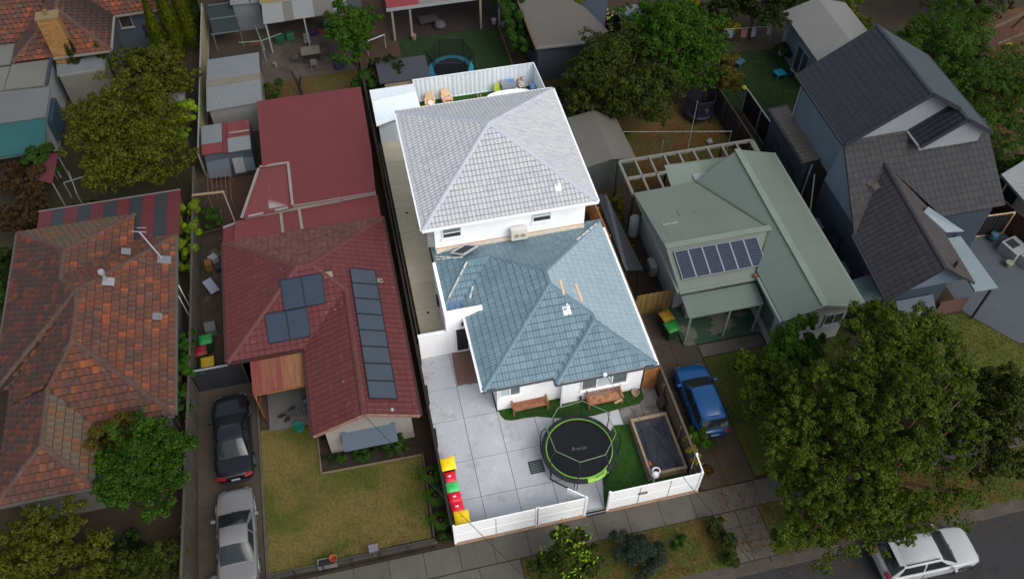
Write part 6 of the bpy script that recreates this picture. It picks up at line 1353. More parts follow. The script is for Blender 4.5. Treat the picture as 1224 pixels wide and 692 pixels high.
sheet('brown_yard', [(-.2, 31), (2.9, 31), (2.9, 42), (-.2, 42)], .01, M('red_brown_dirt', S(70, 50, 38), S(54, 42, 32), rough=1, scale=.8, bump=.5))
tag(MB().beam((.2, 36.8, .2), (.1, 31.5, .2), .12, .4).build('sleeper_wall', TIMBER_GREY), 'low grey sleeper wall beside the brown corner yard', 'wall')
# grey flat roofed garage
gg = thing('garage', 'blue grey garage with a flat grey roof behind the white house', 'garage', (13, 32, 0)); MB().prism([(11.15, 29.7), (15.3, 29.5), (17.5, 35), (11.2, 42)], 0, 2.6).build('wall', M('dark_blue_grey_wall', S(52, 58, 66), S(46, 52, 60), rough=.7), gg)
MB().slab([(11.0, 29.55, 2.74), (14.1, 29.35, 2.74), (15.95, 30.2, 2.74), (15.2, 33.0, 2.74), (14.6, 34.1, 2.74), (14.6, 44, 2.74), (11.1, 44, 2.74)], .12).build('roof', M('flat_grey_roof', S(92, 88, 82), S(84, 80, 75), rough=.7, scale=.5, spread=.8, stains=[(S(74, 70, 66), 1.1, .58, .74, .5)]), gg)
MB().beam((10.98, 29.5, 2.76), (14.12, 29.3, 2.76), .10, .14).build('parapet', M('pale_edge', S(112, 112, 110), rough=.6), gg); MB().beam((10.97, 29.5, 2.76), (11.05, 40, 2.76), .10, .14).build('parapet', M('tan_edge', S(96, 74, 58), rough=.8), gg)
um = thing('garden_umbrella', 'pale grey six sided garden umbrella in the trees', 'umbrella', (18.3, 32.5, 0)); pts = [(18.35 + 1.08 * math.cos(a), 32.45 + .9 * math.sin(a), 2.3) for a in [rad(60 * i + 10) for i in range(6)]]; u = MB(); ap = (18.35, 32.5, 2.62)
for i in range(6): u.slab([pts[i], pts[(i + 1) % 6], ap], .02)
u.build('canopy', M('umbrella_grey', S(104, 110, 116), S(96, 102, 108), rough=.8), um); MB().tube([(18.35, 32.5, 0), (18.35, 32.5, 2.6)], .03, 6).build('pole', GREYMETAL, um)
# patio behind the corrugated shed
ph = thing('striped_patio_house', 'house with a striped white and tan patio awning at the top', 'house', (-3, 40, 0)); MB().prism([(-5.7, 40.2), (1.0, 39.9), (1.0, 46), (-5.7, 46)], 0, 2.6).build('wall', M('dim_grey_wall', S(88, 90, 94), rough=.8), ph)
x = -5.62
for i, (w_, m_) in enumerate(((1.35, 'a'), (.62, 'b'), (1.38, 'a'), (1.25, 'b'), (.9, 'a'))):
    mm = {'a': ('dull_white_awning', S(122, 124, 124)), 'b': ('tan_grey_awning', S(98, 95, 88))}[m_]
    MB().slab([(x, 36.5 + i * .04, 2.38), (x + w_ - .01, 36.5 + i * .04, 2.38), (x + w_ - .01, 38.5, 2.55), (x, 38.5, 2.55)], .04).build('awning_sheet', bpy.data.materials.get(mm[0]) or M(mm[0], mm[1], rough=.7), ph); x += w_
roof(ph, [[(-5.72, 38.52, 2.6), (0.0, 38.4, 2.6), (.6, 46, 4.2), (-5.8, 46, 4.2)]], RIB, .3, 9, 0, M('mustard_sheet', S(118, 110, 66), S(106, 98, 60), rough=.7), DULLWHITE, thick=.1)
for x in (-5.5, -3.0, -.6): MB().box(x - .05, x + .05, 36.6, 36.7, 0, 2.33).build('post', DULLWHITE, ph)
ws2 = thing('white_extension', 'pale grey ribbed wall sheets beside the striped awning house', 'extension', (-6.5, 40, 0)); MB().prism([(-7.6, 39.6), (-5.85, 39.5), (-5.85, 43), (-7.6, 43)], 0, 2.2).build('wall', M('dim_white_sheet', S(112, 116, 120), S(102, 106, 110), rough=.6), ws2); roof(ws2, [[(-7.7, 39.4, 2.25), (-5.8, 39.3, 2.25), (-5.8, 44, 2.6), (-7.7, 44, 2.6)]], RIB, .3, 9, 0, bpy.data.materials['dim_white_sheet'], DULLWHITE, thick=.05)
MB().beam((-6.4, 39.35, 2.28), (-6.4, 43, 2.6), .08, .04).build('joint_strip', BLACK, ws2)
sheet('brick_patio', [(-6.3, 33.4), (.3, 33.6), (.3, 40), (-6.3, 40)], .012, M('old_paved_patio', S(62, 54, 50), S(78, 70, 64), rough=.95, scale=.8, spread=.4, stains=[(S(46, 38, 34), 1.4, .52, .66, .7), (S(92, 86, 80), 2.2, .58, .66, .6)], bump=.4)); sheet('dirt_yard', rect(-9.6, -6.3, 33.6, 40.5), .010, M('brown_dirt', S(60, 48, 36), S(50, 40, 32), rough=1, scale=.8, bump=.4))
sheet('side_grass', [(-6.1, 28.2), (-.2, 28.2), (-.2, 33.6), (-6.1, 33.3)], .012, LAWN_BACK); grass_tufts('side_grass_blades', [(-6.1, 28.2), (-.2, 28.2), (-.2, 33.6), (-6.1, 33.3)], 9000, M('olive_blades', S(76, 74, 28), S(92, 72, 32), rough=1, scale=.5), .012, .08, seed=49)
hl = thing('rotary_clothes_hoist', 'pale green rotary clothes hoist over the old paved patio', 'clothes hoist', (-6.0, 36.0, 0)); MB().tube([(-6.0, 35.9, 0), (-6.0, 35.9, 1.8)], .04, 6).build('pole', GREYMETAL, hl)
for a in (8, 100, 188, 280): MB().tube([(-6.0, 35.9, 1.55), (-6.0 + 1.4 * math.cos(rad(a)), 35.9 + 1.4 * math.sin(rad(a)), 1.78)], .028, 5).build('arm', M('hoist_green', S(104, 128, 108), rough=.6) if a == 8 else bpy.data.materials['hoist_green'], hl)
gt2 = thing('steel_gate', 'dark green screened gate panel beside the pale yellow fence', 'gate', (-8.3, 39, 0)); MB().slab([(-9.1, 37.6, 1.3), (-7.3, 37.7, 1.3), (-7.7, 40.3, 1.8), (-9.4, 40.3, 1.8)], .05).build('screen', M('dark_green_screen', S(34, 44, 46), S(28, 38, 40), rough=.8), gt2)
for y, z in ((37.65, 1.34), (39.0, 1.6), (40.3, 1.83)): MB().beam((-9.25, y, z), (-7.4, y, z), .06).build('rail', M('grey_green_rail', S(84, 96, 92), rough=.6) if y < 38 else bpy.data.materials['grey_green_rail'], gt2)
for x, y in ((-9.1, 37.6), (-7.35, 37.7), (-9.4, 40.3), (-7.7, 40.3)): MB().box(x - .03, x + .03, y - .03, y + .03, 0, 1.3).build('leg', bpy.data.materials['grey_green_rail'], gt2)
tbl = thing('garden_table', 'pale topped garden table on the old paved patio', 'table', (-2.9, 35.4, 0)); MB().box(-3.6, -2.35, 34.9, 35.8, .68, .73).build('tabletop', M('table_top_tan', S(106, 102, 90), S(92, 88, 78), rough=.7), tbl)
for x, y in ((-3.5, 35), (-2.45, 35), (-3.5, 35.7), (-2.45, 35.7)): MB().box(x - .03, x + .03, y - .03, y + .03, 0, .68).build('leg', BLACK, tbl)
CHM = M('dim_chair', S(74, 68, 66), S(60, 56, 54), rough=.7); CHP = M('pale_chair', S(112, 108, 104), rough=.7)
for (x, y, r, m_, lab) in ((-4.0, 35.2, 90, CHM, 'dim brown chair at the left end of the pale topped table'), (-1.95, 35.5, -90, CHM, 'dim brown chair at the right end of the pale topped table'), (-2.9, 34.3, 180, CHP, 'pale chair on the near side of the pale topped table'), (-3.1, 36.8, 0, CHP, 'pale chair on the far side of the pale topped table')): put(small_chair('garden_chair', lab, m_, m_), x, y, .015, rad(r))
for nm, x, y, c_, lab, s_ in (('chair_cover', -4.9, 37.6, S(30, 74, 54), 'green garden chair under the striped awning', .6), ('crate', -2.6, 38.0, S(40, 36, 84), 'purple crate under the striped awning', .4), ('bucket', -2.2, 38.1, S(130, 46, 40), 'red bucket beside the purple crate', .3), ('tub', -1.6, 38.6, S(76, 110, 120), 'pale blue tub under the striped awning', .5), ('barrel', -.8, 38.5, S(34, 44, 80), 'navy barrel at the end of the striped awning', .6), ('tarp_heap', -1.3, 34.0, S(38, 44, 70), 'navy tarpaulin heap at the edge of the paved patio', .6), ('pot', -5.4, 35.1, S(110, 114, 110), 'grey white pot beneath the clothes hoist', .3), ('tub', -6.6, 40.0, S(128, 128, 132), 'white square planter in front of the pale ribbed wall', .4), ('mat', -6.6, 38.0, S(92, 50, 38), 'rust red mat beside the clothes hoist', .7), ('chair_cover', -4.2, 37.9, S(34, 92, 66), 'bright green garden chair beside the striped awning post', .55)):
    hgt = .04 if nm == 'mat' else s_ * .9
    b = MB(); k = 10
    if nm in ('bucket', 'tub', 'barrel', 'pot'): b.lathe([(0, 0), (s_ * .42, 0), (s_ * .5, hgt), (s_ * .42, hgt), (s_ * .36, hgt * .5), (0, hgt * .4)], 12, (x, y, .015))
    else: b.obox((x, y, hgt / 2 + .02), (s_, s_ * .8, hgt), random.uniform(-.4, .4))
    tag(b.build(nm, M(nm + '_' + lab[:6].strip().replace(' ', '_'), c_, rough=.7), smooth=True, bevel=.03 if nm not in ('bucket', 'tub', 'barrel', 'pot') else 0), lab, {'chair_cover': 'chair', 'tarp_heap': 'tarp'}.get(nm, nm))
ts = MB(); ts.tube([(-3.9, 31.7, 0), (-4.05, 31.9, .8), (-4.3, 32.3, 1.6)], [.12, .1, .07], 7).tube([(-4.0, 31.8, .6), (-3.75, 31.7, 1.5)], [.08, .05], 6)
tag(ts.build('tree_stump', M('dark_bark', S(40, 34, 30), S(30, 26, 23), rough=1, bump=.6)), 'bare forked tree stump on the grass behind the flat red roof', 'stump')

# ------------------------------------------------------------------ terracotta house on the left
TERRA = M('terracotta_tile', S(108, 56, 36), S(78, 50, 40), rough=.85, scale=1.1, spread=.5, rnd=[S(114, 59, 37), S(100, 54, 38), S(126, 66, 38), S(94, 54, 42), S(80, 52, 44), S(148, 76, 40), S(102, 62, 44), S(76, 52, 46)], rfac=.92,
          stains=[(S(66, 52, 44), .8, .52, .66, .55), (S(98, 88, 68), 2.6, .56, .66, .6), (S(50, 42, 38), 6, .62, .72, .45)], bump=.4, bscale=30)
TERRA_L = M('lichened_terracotta_tile', S(98, 76, 56), S(88, 78, 62), rough=.9, scale=1.5, spread=.5, rnd=[S(96, 78, 58), S(108, 66, 42), S(84, 74, 60), S(118, 64, 36), S(92, 84, 66)], rfac=.85, stains=[(S(70, 62, 52), 1.5, .55, .7, .6)], bump=.4)
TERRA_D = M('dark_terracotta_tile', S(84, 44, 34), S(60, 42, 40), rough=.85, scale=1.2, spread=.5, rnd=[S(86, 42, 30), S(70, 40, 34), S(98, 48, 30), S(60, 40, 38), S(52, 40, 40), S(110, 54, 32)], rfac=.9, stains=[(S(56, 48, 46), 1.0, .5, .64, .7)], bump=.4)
TDECK = M('terracotta_underlay', S(40, 26, 22), rough=1); TCAP = M('old_ridge_cap', S(70, 50, 45), S(86, 66, 58), rough=.9, scale=2.5, spread=.5, stains=[(S(110, 98, 84), 4, .58, .7, .5)])
PROFT = [(0, .03), (.12, .045), (.26, .008), (.5, 0), (.74, .008), (.88, .045), (1, .03)]
th = thing('terracotta_house', 'house with a weathered mixed terracotta tiled hip roof', 'house', (-15, 12, 0))
MB().prism([(-17.7, 5.1), (-14.7, 5.1), (-14.7, 7.95), (-11.55, 7.95), (-11.55, 17.9), (-13.6, 17.9), (-13.6, 19.8), (-18.4, 19.8), (-18.4, 10.9), (-17.7, 10.9)], 0, 2.78).build('wall', M('dim_cream_wall', S(104, 104, 98), S(92, 92, 86), rough=.8, scale=1), th)
T1, T2, TB = (-15, 14.3, 4.43), (-15, 11.35, 4.43), (-15, 13.7, 4.43)
W1, W2, F1, F2 = (-16.0, 17.45, 3.99), (-16.0, 15.53, 3.99), (-16.2, 6.65, 3.63), (-16.2, 9.5, 3.63)
E8 = 2.8
roof(th, [[(-11.0, 7.47, E8), (-11.0, 18.4, E8), T1, T2], [(-11.0, 18.4, E8), (-13.1, 18.4, E8), W2, T1], [(-13.1, 20.4, E8), (-13.1, 18.4, E8), W2, W1], [(-18.2, 10.45, E8), (-18.95, 10.45, E8), T1, TB]], PROFT, .33, .36, .035, TERRA, TDECK, 300, name='right_roof', offset=.5)
roof(th, [[(-18.95, 20.4, E8), (-13.1, 20.4, E8), W1]], PROFT, .33, .36, .03, TERRA_L, TDECK, 0, name='back_roof', offset=.5)
roof(th, [[(-14.2, 4.65, E8), (-14.2, 7.47, E8), F2, F1]], PROFT, .33, .36, .035, TERRA_L, TDECK, 0, name='porch_side_roof', offset=.5)
roof(th, [[(-18.95, 20.4, E8), W1, W2, (-18.95, 15.53, E8)], [(-18.95, 15.53, E8), W2, T1, (-18.95, 10.45, E8)], [(-18.2, 4.65, E8), F1, F2, (-18.2, 9.5, E8)], [(-18.2, 9.5, E8), F2, T2, TB, (-18.2, 10.45, E8)]], PROFT, .33, .36, .035, TERRA_D, TDECK, 0, name='left_roof', offset=.5)
roof(th, [[(-14.2, 7.47, E8), (-11.0, 7.47, E8), T2, F2], [(-18.2, 4.65, E8), (-14.2, 4.65, E8), F1]], PROFT, .33, .36, .04, TERRA, TDECK, 200, name='front_roof', offset=.5)
ridge(th, [((-11, 7.47, E8), T2), ((-11, 18.4, E8), T1), (T1, T2), (T1, W2), (W2, W1), ((-18.95, 20.4, E8), W1), ((-13.1, 20.4, E8), W1), (T2, F2), (F2, F1), ((-14.2, 4.65, E8), F1), ((-18.2, 4.65, E8), F1), ((-18.95, 10.45, E8), T1)], TCAP, r=.11, lift=.045)
vv = MB()
for a, c in (((-13.1, 18.4, E8), W2), ((-18.2, 10.45, E8), TB), ((-14.2, 7.47, E8), F2)): vv.beam(Vector(a) + Vector((0, 0, .03)), Vector(c) + Vector((0, 0, .03)), .16, .03)
vv.build('valley', M('dark_valley', S(36, 30, 28), rough=.8), th)
gutter(th, [((-10.93, 7.47, E8), (-10.93, 18.4, E8)), ((-14.13, 7.4, E8), (-11, 7.4, E8)), ((-18.2, 4.58, E8), (-14.15, 4.58, E8)), ((-19.02, 10.45, E8), (-19.02, 20.4, E8))], M('dim_gutter', S(84, 78, 72), rough=.6))
stp = thing('striped_verandah', 'low verandah roof of alternating red and charcoal steel sheets', 'verandah', (-14.5, 21, 0))
STR, STC = M('stripe_red_sheet', S(96, 40, 46), S(86, 36, 42), rough=.6, scale=.8), M('stripe_charcoal_sheet', S(42, 48, 54), S(48, 54, 58), rough=.6, scale=.8, stains=[(S(66, 60, 56), 1.5, .6, .72, .5)])
for i in range(11):
    x0 = -18.15 + i * .665; x1 = x0 + .655; y0 = 20.45 if x1 < -13.0 else 18.5
    zf = lambda y: 2.50 + .22 * (22.0 - y) / 3.5
    b = MB().slab([(x0, y0, zf(y0)), (x1, y0, zf(y0)), (x1, 22.0, zf(22)), (x0, 22.0, zf(22))], .02)
    for k in range(4): b.beam((x0 + .08 + k * .165, y0, zf(y0) + .012), (x0 + .08 + k * .165, 22.0, zf(22) + .012), .035, .02)
    b.build('roof_sheet', STR if i % 2 == 0 else STC, stp)
MB().beam((-18.2, 22.03, 2.48), (-10.85, 22.03, 2.48), .07, .12).build('gutter', M('pale_gutter', S(112, 104, 100), rough=.6), stp)
for x in (-18.0, -14.6, -11.0): MB().box(x - .05, x + .05, 21.85, 21.95, 0, 2.4).build('post', TIMBER_GREY, stp)
tpt = lambda x, y, d=0: (x, y, E8 + .413 * (-11 - x) + d)
va = MB(); va.slab([tpt(-14.0, 14.6, .09), tpt(-13.5, 14.6, .09), tpt(-13.5, 15.1, .09), tpt(-14.0, 15.1, .09)], .02); va.tube([tpt(-13.85, 14.95, .1), tpt(-13.85, 14.95, .45)], .09, 8); va.lathe([(0, .16), (.14, .12), (.17, 0), (.12, -.06), (0, -.06)], 10, tpt(-13.9, 15.0, .55)); va.build('roof_vent', GREYMETAL, th, smooth=True)
for (x, y) in ((-11.7, 12.9), (-13.1, 16.9)): MB().slab([tpt(x - .2, y - .2, .08), tpt(x + .2, y - .2, .08), tpt(x + .2, y + .2, .08), tpt(x - .2, y + .2, .08)], .02).build('lead_patch', M('lead_grey', S(110, 112, 116), rough=.6) if 'lead_grey' not in bpy.data.materials else bpy.data.materials['lead_grey'], th)
MB().slab([tpt(-11.75, 16.3, .1), tpt(-11.15, 16.3, .1), tpt(-11.15, 16.8, .1), tpt(-11.75, 16.8, .1)], .03).build('lead_patch', bpy.data.materials['lead_grey'], th)
an = MB(); p0 = tpt(-11.55, 16.6, .1); an.tube([p0, (p0[0] - .75, p0[1] + .9, p0[2] + 1.2)], .04, 6); e = Vector((p0[0] - .75, p0[1] + .9, p0[2] + 1.2)); an.tube([e + Vector((-.35, .1, 0)), e + Vector((.35, -.1, 0))], .025, 5).tube([e + Vector((-.1, .25, .05)), e + Vector((.35, .15, .05))], .02, 5); an.build('antenna', GREYMETAL, th)
MB().box(-11.52, -11.46, 8.5, 17.2, 0, .9).build('plinth', M('white_plinth', S(118, 120, 118), rough=.8), th)
tag(MB().beam((-10.95, 15.5, .1), (-11.4, 16.6, 1.6), .05).beam((-10.95, 14.8, .1), (-11.4, 15.9, 1.6), .05).build('leaning_poles', GREYMETAL), 'grey poles leaning on the wall of the terracotta house', 'poles')

# ------------------------------------------------------------------ house at the top left
t2 = thing('chimney_house', 'terracotta roofed house with a tan brick chimney and blue grey walls', 'house', (-16, 38, 0))
ra = (-17.9, 37.9, 4.5)
rf = [[(-20.8, 35.0, 3.0), (-15.0, 35.0, 3.0), ra], [(-15.0, 35.0, 3.0), (-15.0, 38.7, 3.0), (-16.9, 40.6, 3.8), (-17.9, 40.8, 4.5), ra], [(-15.0, 38.7, 3.0), (-11.6, 38.8, 3.0), (-11.6, 44, 5.2), (-16.9, 44, 5.2), (-16.9, 40.6, 3.8)], [(-22.5, 37.1, 3.0), (-20.8, 37.1, 3.0), (-19.0, 38.6, 3.75), (-18.5, 42, 5.1), (-22.5, 42, 5.1)], [(-20.8, 35.0, 3.0), ra, (-17.9, 42, 4.5), (-20.8, 38.0, 3.0)]]
roof(t2, [rf[0], rf[3], rf[2]], PROFT, .33, .36, .035, TERRA, TDECK, 150, name='roof', offset=.5); roof(t2, [rf[1], rf[4]], PROFT, .33, .36, .035, TERRA_D, TDECK, 0, name='side_roof', offset=.5)
ridge(t2, [((-20.8, 35.0, 3.0), ra), ((-15.0, 35.0, 3.0), ra), (ra, (-17.9, 41, 4.5))], TCAP, r=.13)
BGW = M('blue_grey_wall', S(72, 82, 92), S(64, 74, 84), rough=.8, scale=1)
MB().prism([(-20.4, 35.5), (-15.3, 35.5), (-15.3, 39.2), (-12.1, 39.2), (-12.1, 44), (-20.4, 44)], 0, 2.98).build('wall', BGW, t2)
gutter(t2, [((-14.93, 35.0, 3.0), (-14.93, 38.65, 3.0)), ((-14.93, 38.63, 3.0), (-11.6, 38.75, 3.0)), ((-18.4, 34.93, 3.0), (-15.0, 34.93, 3.0))], M('pale_cream_gutter', S(120, 116, 104), rough=.6))
window(t2, -14.9, -14.1, 39.2, 1.7, 2.6, DULLWHITE, M('brown_blind', S(48, 42, 34), rough=.7), 1); window(t2, -13.6, -12.3, 39.2, .9, 1.7, DCAP, GLASSDARK, 2)
ch = MB(); ch.box(-18.35, -17.15, 35.0, 35.7, 2.45, 5.6)
chm = ch.build('chimney', M('tan_brick', S(132, 98, 52), S(118, 86, 46), rough=.9, scale=3), t2)
b = MB(); 
for k in range(42):
    z = .3 + k * .125; off = .12 if k % 2 else 0
    for i in range(6):
        x0 = max(-18.35, -18.35 + i * .24 - off); x1 = min(-17.15, -18.35 + (i + 1) * .24 - off - .012)
        if x1 > x0 + .02 and z > 2.4: b.box(x0, x1, 34.988, 34.999, z, z + .113)
b.build('bricks', M('tan_brick_face', S(138, 102, 54), rough=.9, rnd=[S(140, 104, 56), S(126, 92, 48), S(148, 110, 60)], rfac=.8), chm, kind='stuff'); MB().box(-18.4, -17.1, 34.95, 35.75, 5.602, 5.72).build('chimney_cap', M('chimney_top', S(122, 104, 72), rough=.9), chm)
MB().lathe([(.12, 0), (.1, .25), (.13, .28), (.13, .3), (.0, .3)], 10, (-17.75, 35.35, 5.722)).build('chimney_pot', M('pot_clay', S(110, 90, 66), rough=.9), chm)
MB().box(-18.2, -15.5, 33.9, 35.45, 0, 2.3).build('side_wall', M('cream_ribbed', S(112, 112, 104), S(100, 100, 92), rough=.6), t2)
roof(t2, [[(-18.3, 33.95, 2.35), (-15.5, 34.2, 2.35), (-15.9, 36.0, 2.5), (-18.5, 35.7, 2.5)]], RSH, .17, 6, 0, M('dim_white_corrugated', S(108, 112, 116), S(98, 102, 106), rough=.6), DULLWHITE, name='rib_roof', thick=.05)
fr2 = thing('flat_roofed_annex', 'pale beige flat roofed annex with a teal awning below the chimney house', 'annex', (-20, 31, 0))
BEI = M('beige_flat_sheet', S(104, 103, 96), S(96, 95, 88), rough=.6, scale=.5, spread=.8); BEI2 = M('grey_flat_sheet', S(98, 100, 102), S(90, 92, 94), rough=.6, scale=.5)
MB().slab([(-24, 35.0, 2.95), (-20.9, 35.0, 2.95), (-20.7, 37.2, 2.95), (-24, 37.2, 2.95)], .08).build('roof_sheet', BEI, fr2); MB().slab([(-21.05, 32.6, 2.86), (-18.62, 32.5, 2.86), (-18.55, 35.0, 2.9), (-20.85, 35.0, 2.9)], .08).build('roof_sheet', BEI, fr2); MB().slab([(-24, 32.6, 2.84), (-21.1, 32.6, 2.84), (-20.95, 34.9, 2.86), (-24, 34.9, 2.86)], .08).build('roof_sheet', BEI, fr2); MB().slab([(-24, 29.65, 2.74), (-18.45, 29.65, 2.74), (-18.4, 32.4, 2.8), (-24, 32.4, 2.8)], .08).build('lower_roof_sheet', BEI2, fr2)
MB().slab([(-24, 27.4, 2.2), (-18.5, 27.3, 2.2), (-18.45, 29.6, 2.68), (-24, 29.6, 2.68)], .05).build('teal_awning', M('teal_sheet', S(26, 82, 80), S(22, 72, 72), rough=.6, scale=.8), fr2)
MB().box(-24, -18.7, 29.8, 35.2, 0, 2.66).build('wall', DULLWHITE, fr2); MB().beam((-18.58, 32.45, 2.93), (-18.5, 35.1, 2.97), .18, .12).build('navy_edge', M('navy_edge', S(40, 46, 60), rough=.5), fr2); MB().box(-18.69, -18.4, 30.0, 32.3, .6, 2.0).build('side_panel', M('blue_panel', S(48, 62, 82), S(34, 66, 68), rough=.6), fr2); MB().beam((-18.45, 27.35, 0), (-18.45, 27.35, 2.2), .1).build('post', DULLWHITE, fr2)
rs_ = thing('shade_roof', 'small maroon flat awning on poles among the dark bushes', 'awning', (-18.4, 26, 0)); MB().slab([(-18.95, 25.2, 2.0), (-17.95, 24.7, 2.0), (-17.75, 27.0, 2.1), (-18.65, 27.3, 2.1)], .04).build('canopy', M('maroon_sheet', S(92, 34, 44), S(82, 30, 40), rough=.7), rs_)
for a in ((-18.9, 25.2), (-17.95, 24.75), (-17.8, 26.9), (-18.6, 27.2)): MB().box(a[0] - .03, a[0] + .03, a[1] - .03, a[1] + .03, 0, 1.97).build('pole', GREYMETAL, rs_)
fm = MB(); fm.beam((-17.7, 25.5, 1.2), (-16.0, 25.9, 1.2), .05).beam((-17.5, 26.4, 1.2), (-16.9, 24.4, 1.2), .05).beam((-16.9, 24.4, 1.2), (-16.9, 24.4, 0), .05).beam((-16.0, 25.9, 0), (-16.0, 25.9, 1.2), .05).beam((-17.7, 25.5, 0), (-17.7, 25.5, 1.2), .05); tag(fm.build('drying_rack', GREYMETAL), 'grey drying rack frame beside the maroon awning', 'rack')
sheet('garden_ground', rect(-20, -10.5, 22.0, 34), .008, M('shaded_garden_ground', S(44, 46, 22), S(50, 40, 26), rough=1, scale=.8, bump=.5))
sd_ = thing('garden_shelter', 'pale roofed shelter half hidden by a light green bush', 'shelter', (-12, 30, 0)); MB().slab([(-12.4, 28.9, 1.9), (-11.0, 28.6, 1.9), (-10.7, 31.0, 2.1), (-12.3, 31.2, 2.1)], .06).build('roof', M('dim_white_cloth', S(118, 120, 124), S(104, 106, 110), rough=.8), sd_)
for a in ((-12.3, 29.0), (-11.1, 28.8), (-10.8, 30.8), (-12.2, 31.0)): MB().box(a[0] - .03, a[0] + .03, a[1] - .03, a[1] + .03, 0, 1.86).build('post', GREYMETAL, sd_)
# ------------------------------------------------------------------ plants
def LEAF(name, c, k=1.0, rnd=None, rough=.6):
    c = (c[0], c[1], c[2] * .55); base = S(*c, k)
    v = rnd or [S(*[min(255, x * f) for x in c], k) for f in (0.72, 0.88, 1.0, 1.12, 1.28)]
    return M(name, base, tuple(x * .62 for x in base), rough=rough, scale=.9, spread=.5, rnd=v, rfac=.85, spec=.10)
BARK = M('grey_brown_bark', S(92, 72, 54), S(64, 50, 40), rough=.95, scale=5, spread=.5, bump=.5)
BARK_R = M('red_brown_bark', S(104, 74, 56), S(78, 56, 44), rough=.9, scale=5, spread=.5, bump=.4)
L_OLIVE = LEAF('olive_leaf', (74, 78, 24)); L_OLIVE2 = LEAF('yellow_olive_leaf', (70, 76, 24)); L_GREEN = LEAF('fresh_green_leaf', (48, 76, 22)); L_STREET = LEAF('street_tree_leaf', (68, 84, 30)); L_DK = LEAF('dark_olive_leaf', (54, 64, 28)); L_BRIGHT = LEAF('bright_green_leaf', (52, 82, 20)); L_WILLOW = LEAF('willow_leaf', (62, 88, 44))
L_MAROON = LEAF('maroon_leaf', (58, 44, 40)); L_SHADE = LEAF('deep_green_leaf', (36, 50, 24)); L_BLUE = LEAF('dusty_blue_leaf', (50, 62, 92)); L_LIME = LEAF('lime_leaf', (112, 140, 40)); L_YEL = LEAF('yellow_leaf', (128, 120, 34)); L_CYP = LEAF('cypress_leaf', (40, 58, 28)); L_CYPY = LEAF('golden_cypress_leaf', (84, 94, 26)); L_HEDGE = LEAF('hedge_leaf', (44, 72, 30)); L_VINE = LEAF('vine_leaf', (96, 118, 24)); L_FLOWER = LEAF('white_petal', (190, 190, 176)); L_BROWN = LEAF('brown_olive_leaf', (84, 78, 38)); L_TIP = LEAF('new_growth_leaf', (112, 146, 40))

plant('broad_tree', 'largest olive green rounded tree behind the striped verandah roof', 'tree', [(-13.5, 26.0, 3.4, 3.1), (-13.4, 27.6, 4.4, 2.0), (-11.9, 24.6, 2.8, 2.0), (-15.0, 24.6, 2.8, 2.0), (-14.9, 26.9, 3.4, 2.0), (-12.2, 26.6, 3.6, 2.0)], 30000, .11, L_OLIVE, BARK, (-13.5, 26.2), .22, seed=1)
plant('broad_tree', 'smaller olive tree between the chimney house and the pale yellow fence', 'tree', [(-12.3, 31.8, 3.0, 2.1), (-13.2, 32.4, 3.1, 1.5), (-11.1, 31.7, 2.7, 1.5)], 13000, .11, L_OLIVE2, BARK, (-12.2, 31.9), .16, seed=2)
plant('broad_tree', 'bright green dense tree overhanging the terracotta roof corner and the driveway fence', 'tree', [(-12.2, 5.0, 2.6, 2.0), (-12.3, 6.0, 3.3, 1.5), (-11.3, 5.2, 3.0, 1.5), (-13.1, 4.6, 2.6, 1.4)], 22000, .09, L_GREEN, BARK, (-12.2, 5.2), .16, seed=3)
plant('autumn_shrub', 'brownish olive shrub against the terracotta roof behind the bright green tree', 'shrub', [(-13.7, 6.9, 2.9, 1.0), (-13.0, 7.0, 3.2, .8)], 3500, .09, L_BROWN, BARK, (-13.6, 6.9), .08, seed=4)
plant('broad_tree', 'olive leafed tree in the bottom left corner below the terracotta porch', 'tree', [(-16.0, 2.4, 2.0, 1.9), (-15.8, 3.2, 2.7, 1.3), (-17.3, 2.2, 1.9, 1.4), (-15.0, 1.6, 1.6, 1.2)], 17000, .10, L_OLIVE2, BARK, (-16, 2.3), .14, seed=5)
plant('round_shrub', 'loose olive green shrub at the bottom beside the driveway fence', 'shrub', [(-12.6, 1.5, 1.2, 1.4), (-11.8, 1.6, .9, .9), (-13.4, .8, .9, 1.0)], 9000, .09, L_DK, BARK, (-12.5, 1.5), .08, seed=6)
for i, (x, y, r, z, m_, lab) in enumerate(((-19.7, 25.6, 1.5, 1.6, L_MAROON, 'dark maroon leafed shrub beside the maroon awning'), (-19.9, 23.0, 1.4, 1.5, L_MAROON, 'dark maroon shrub between the striped verandah and the left edge'), (-19.0, 27.0, 1.0, 1.9, L_HEDGE, 'dark green shrub under the teal awning'), (-20.0, 19.8, 1.1, 1.3, L_SHADE, 'dark green shrub beside the terracotta roof at the left edge'), (-16.5, 23.6, 1.0, .6, L_SHADE, 'low dark shrub in the shade behind the striped verandah'), (-20.4, 17.6, 1.1, 1.2, L_HEDGE, 'green shrub at the left edge level with the terracotta ridge'))):
    plant('round_shrub', lab, 'shrub', [(x, y, z, r), (x + r * .5, y - r * .3, z * .8, r * .7)], int(5200 * r), .10, m_, BARK, (x, y), .07, seed=20 + i)
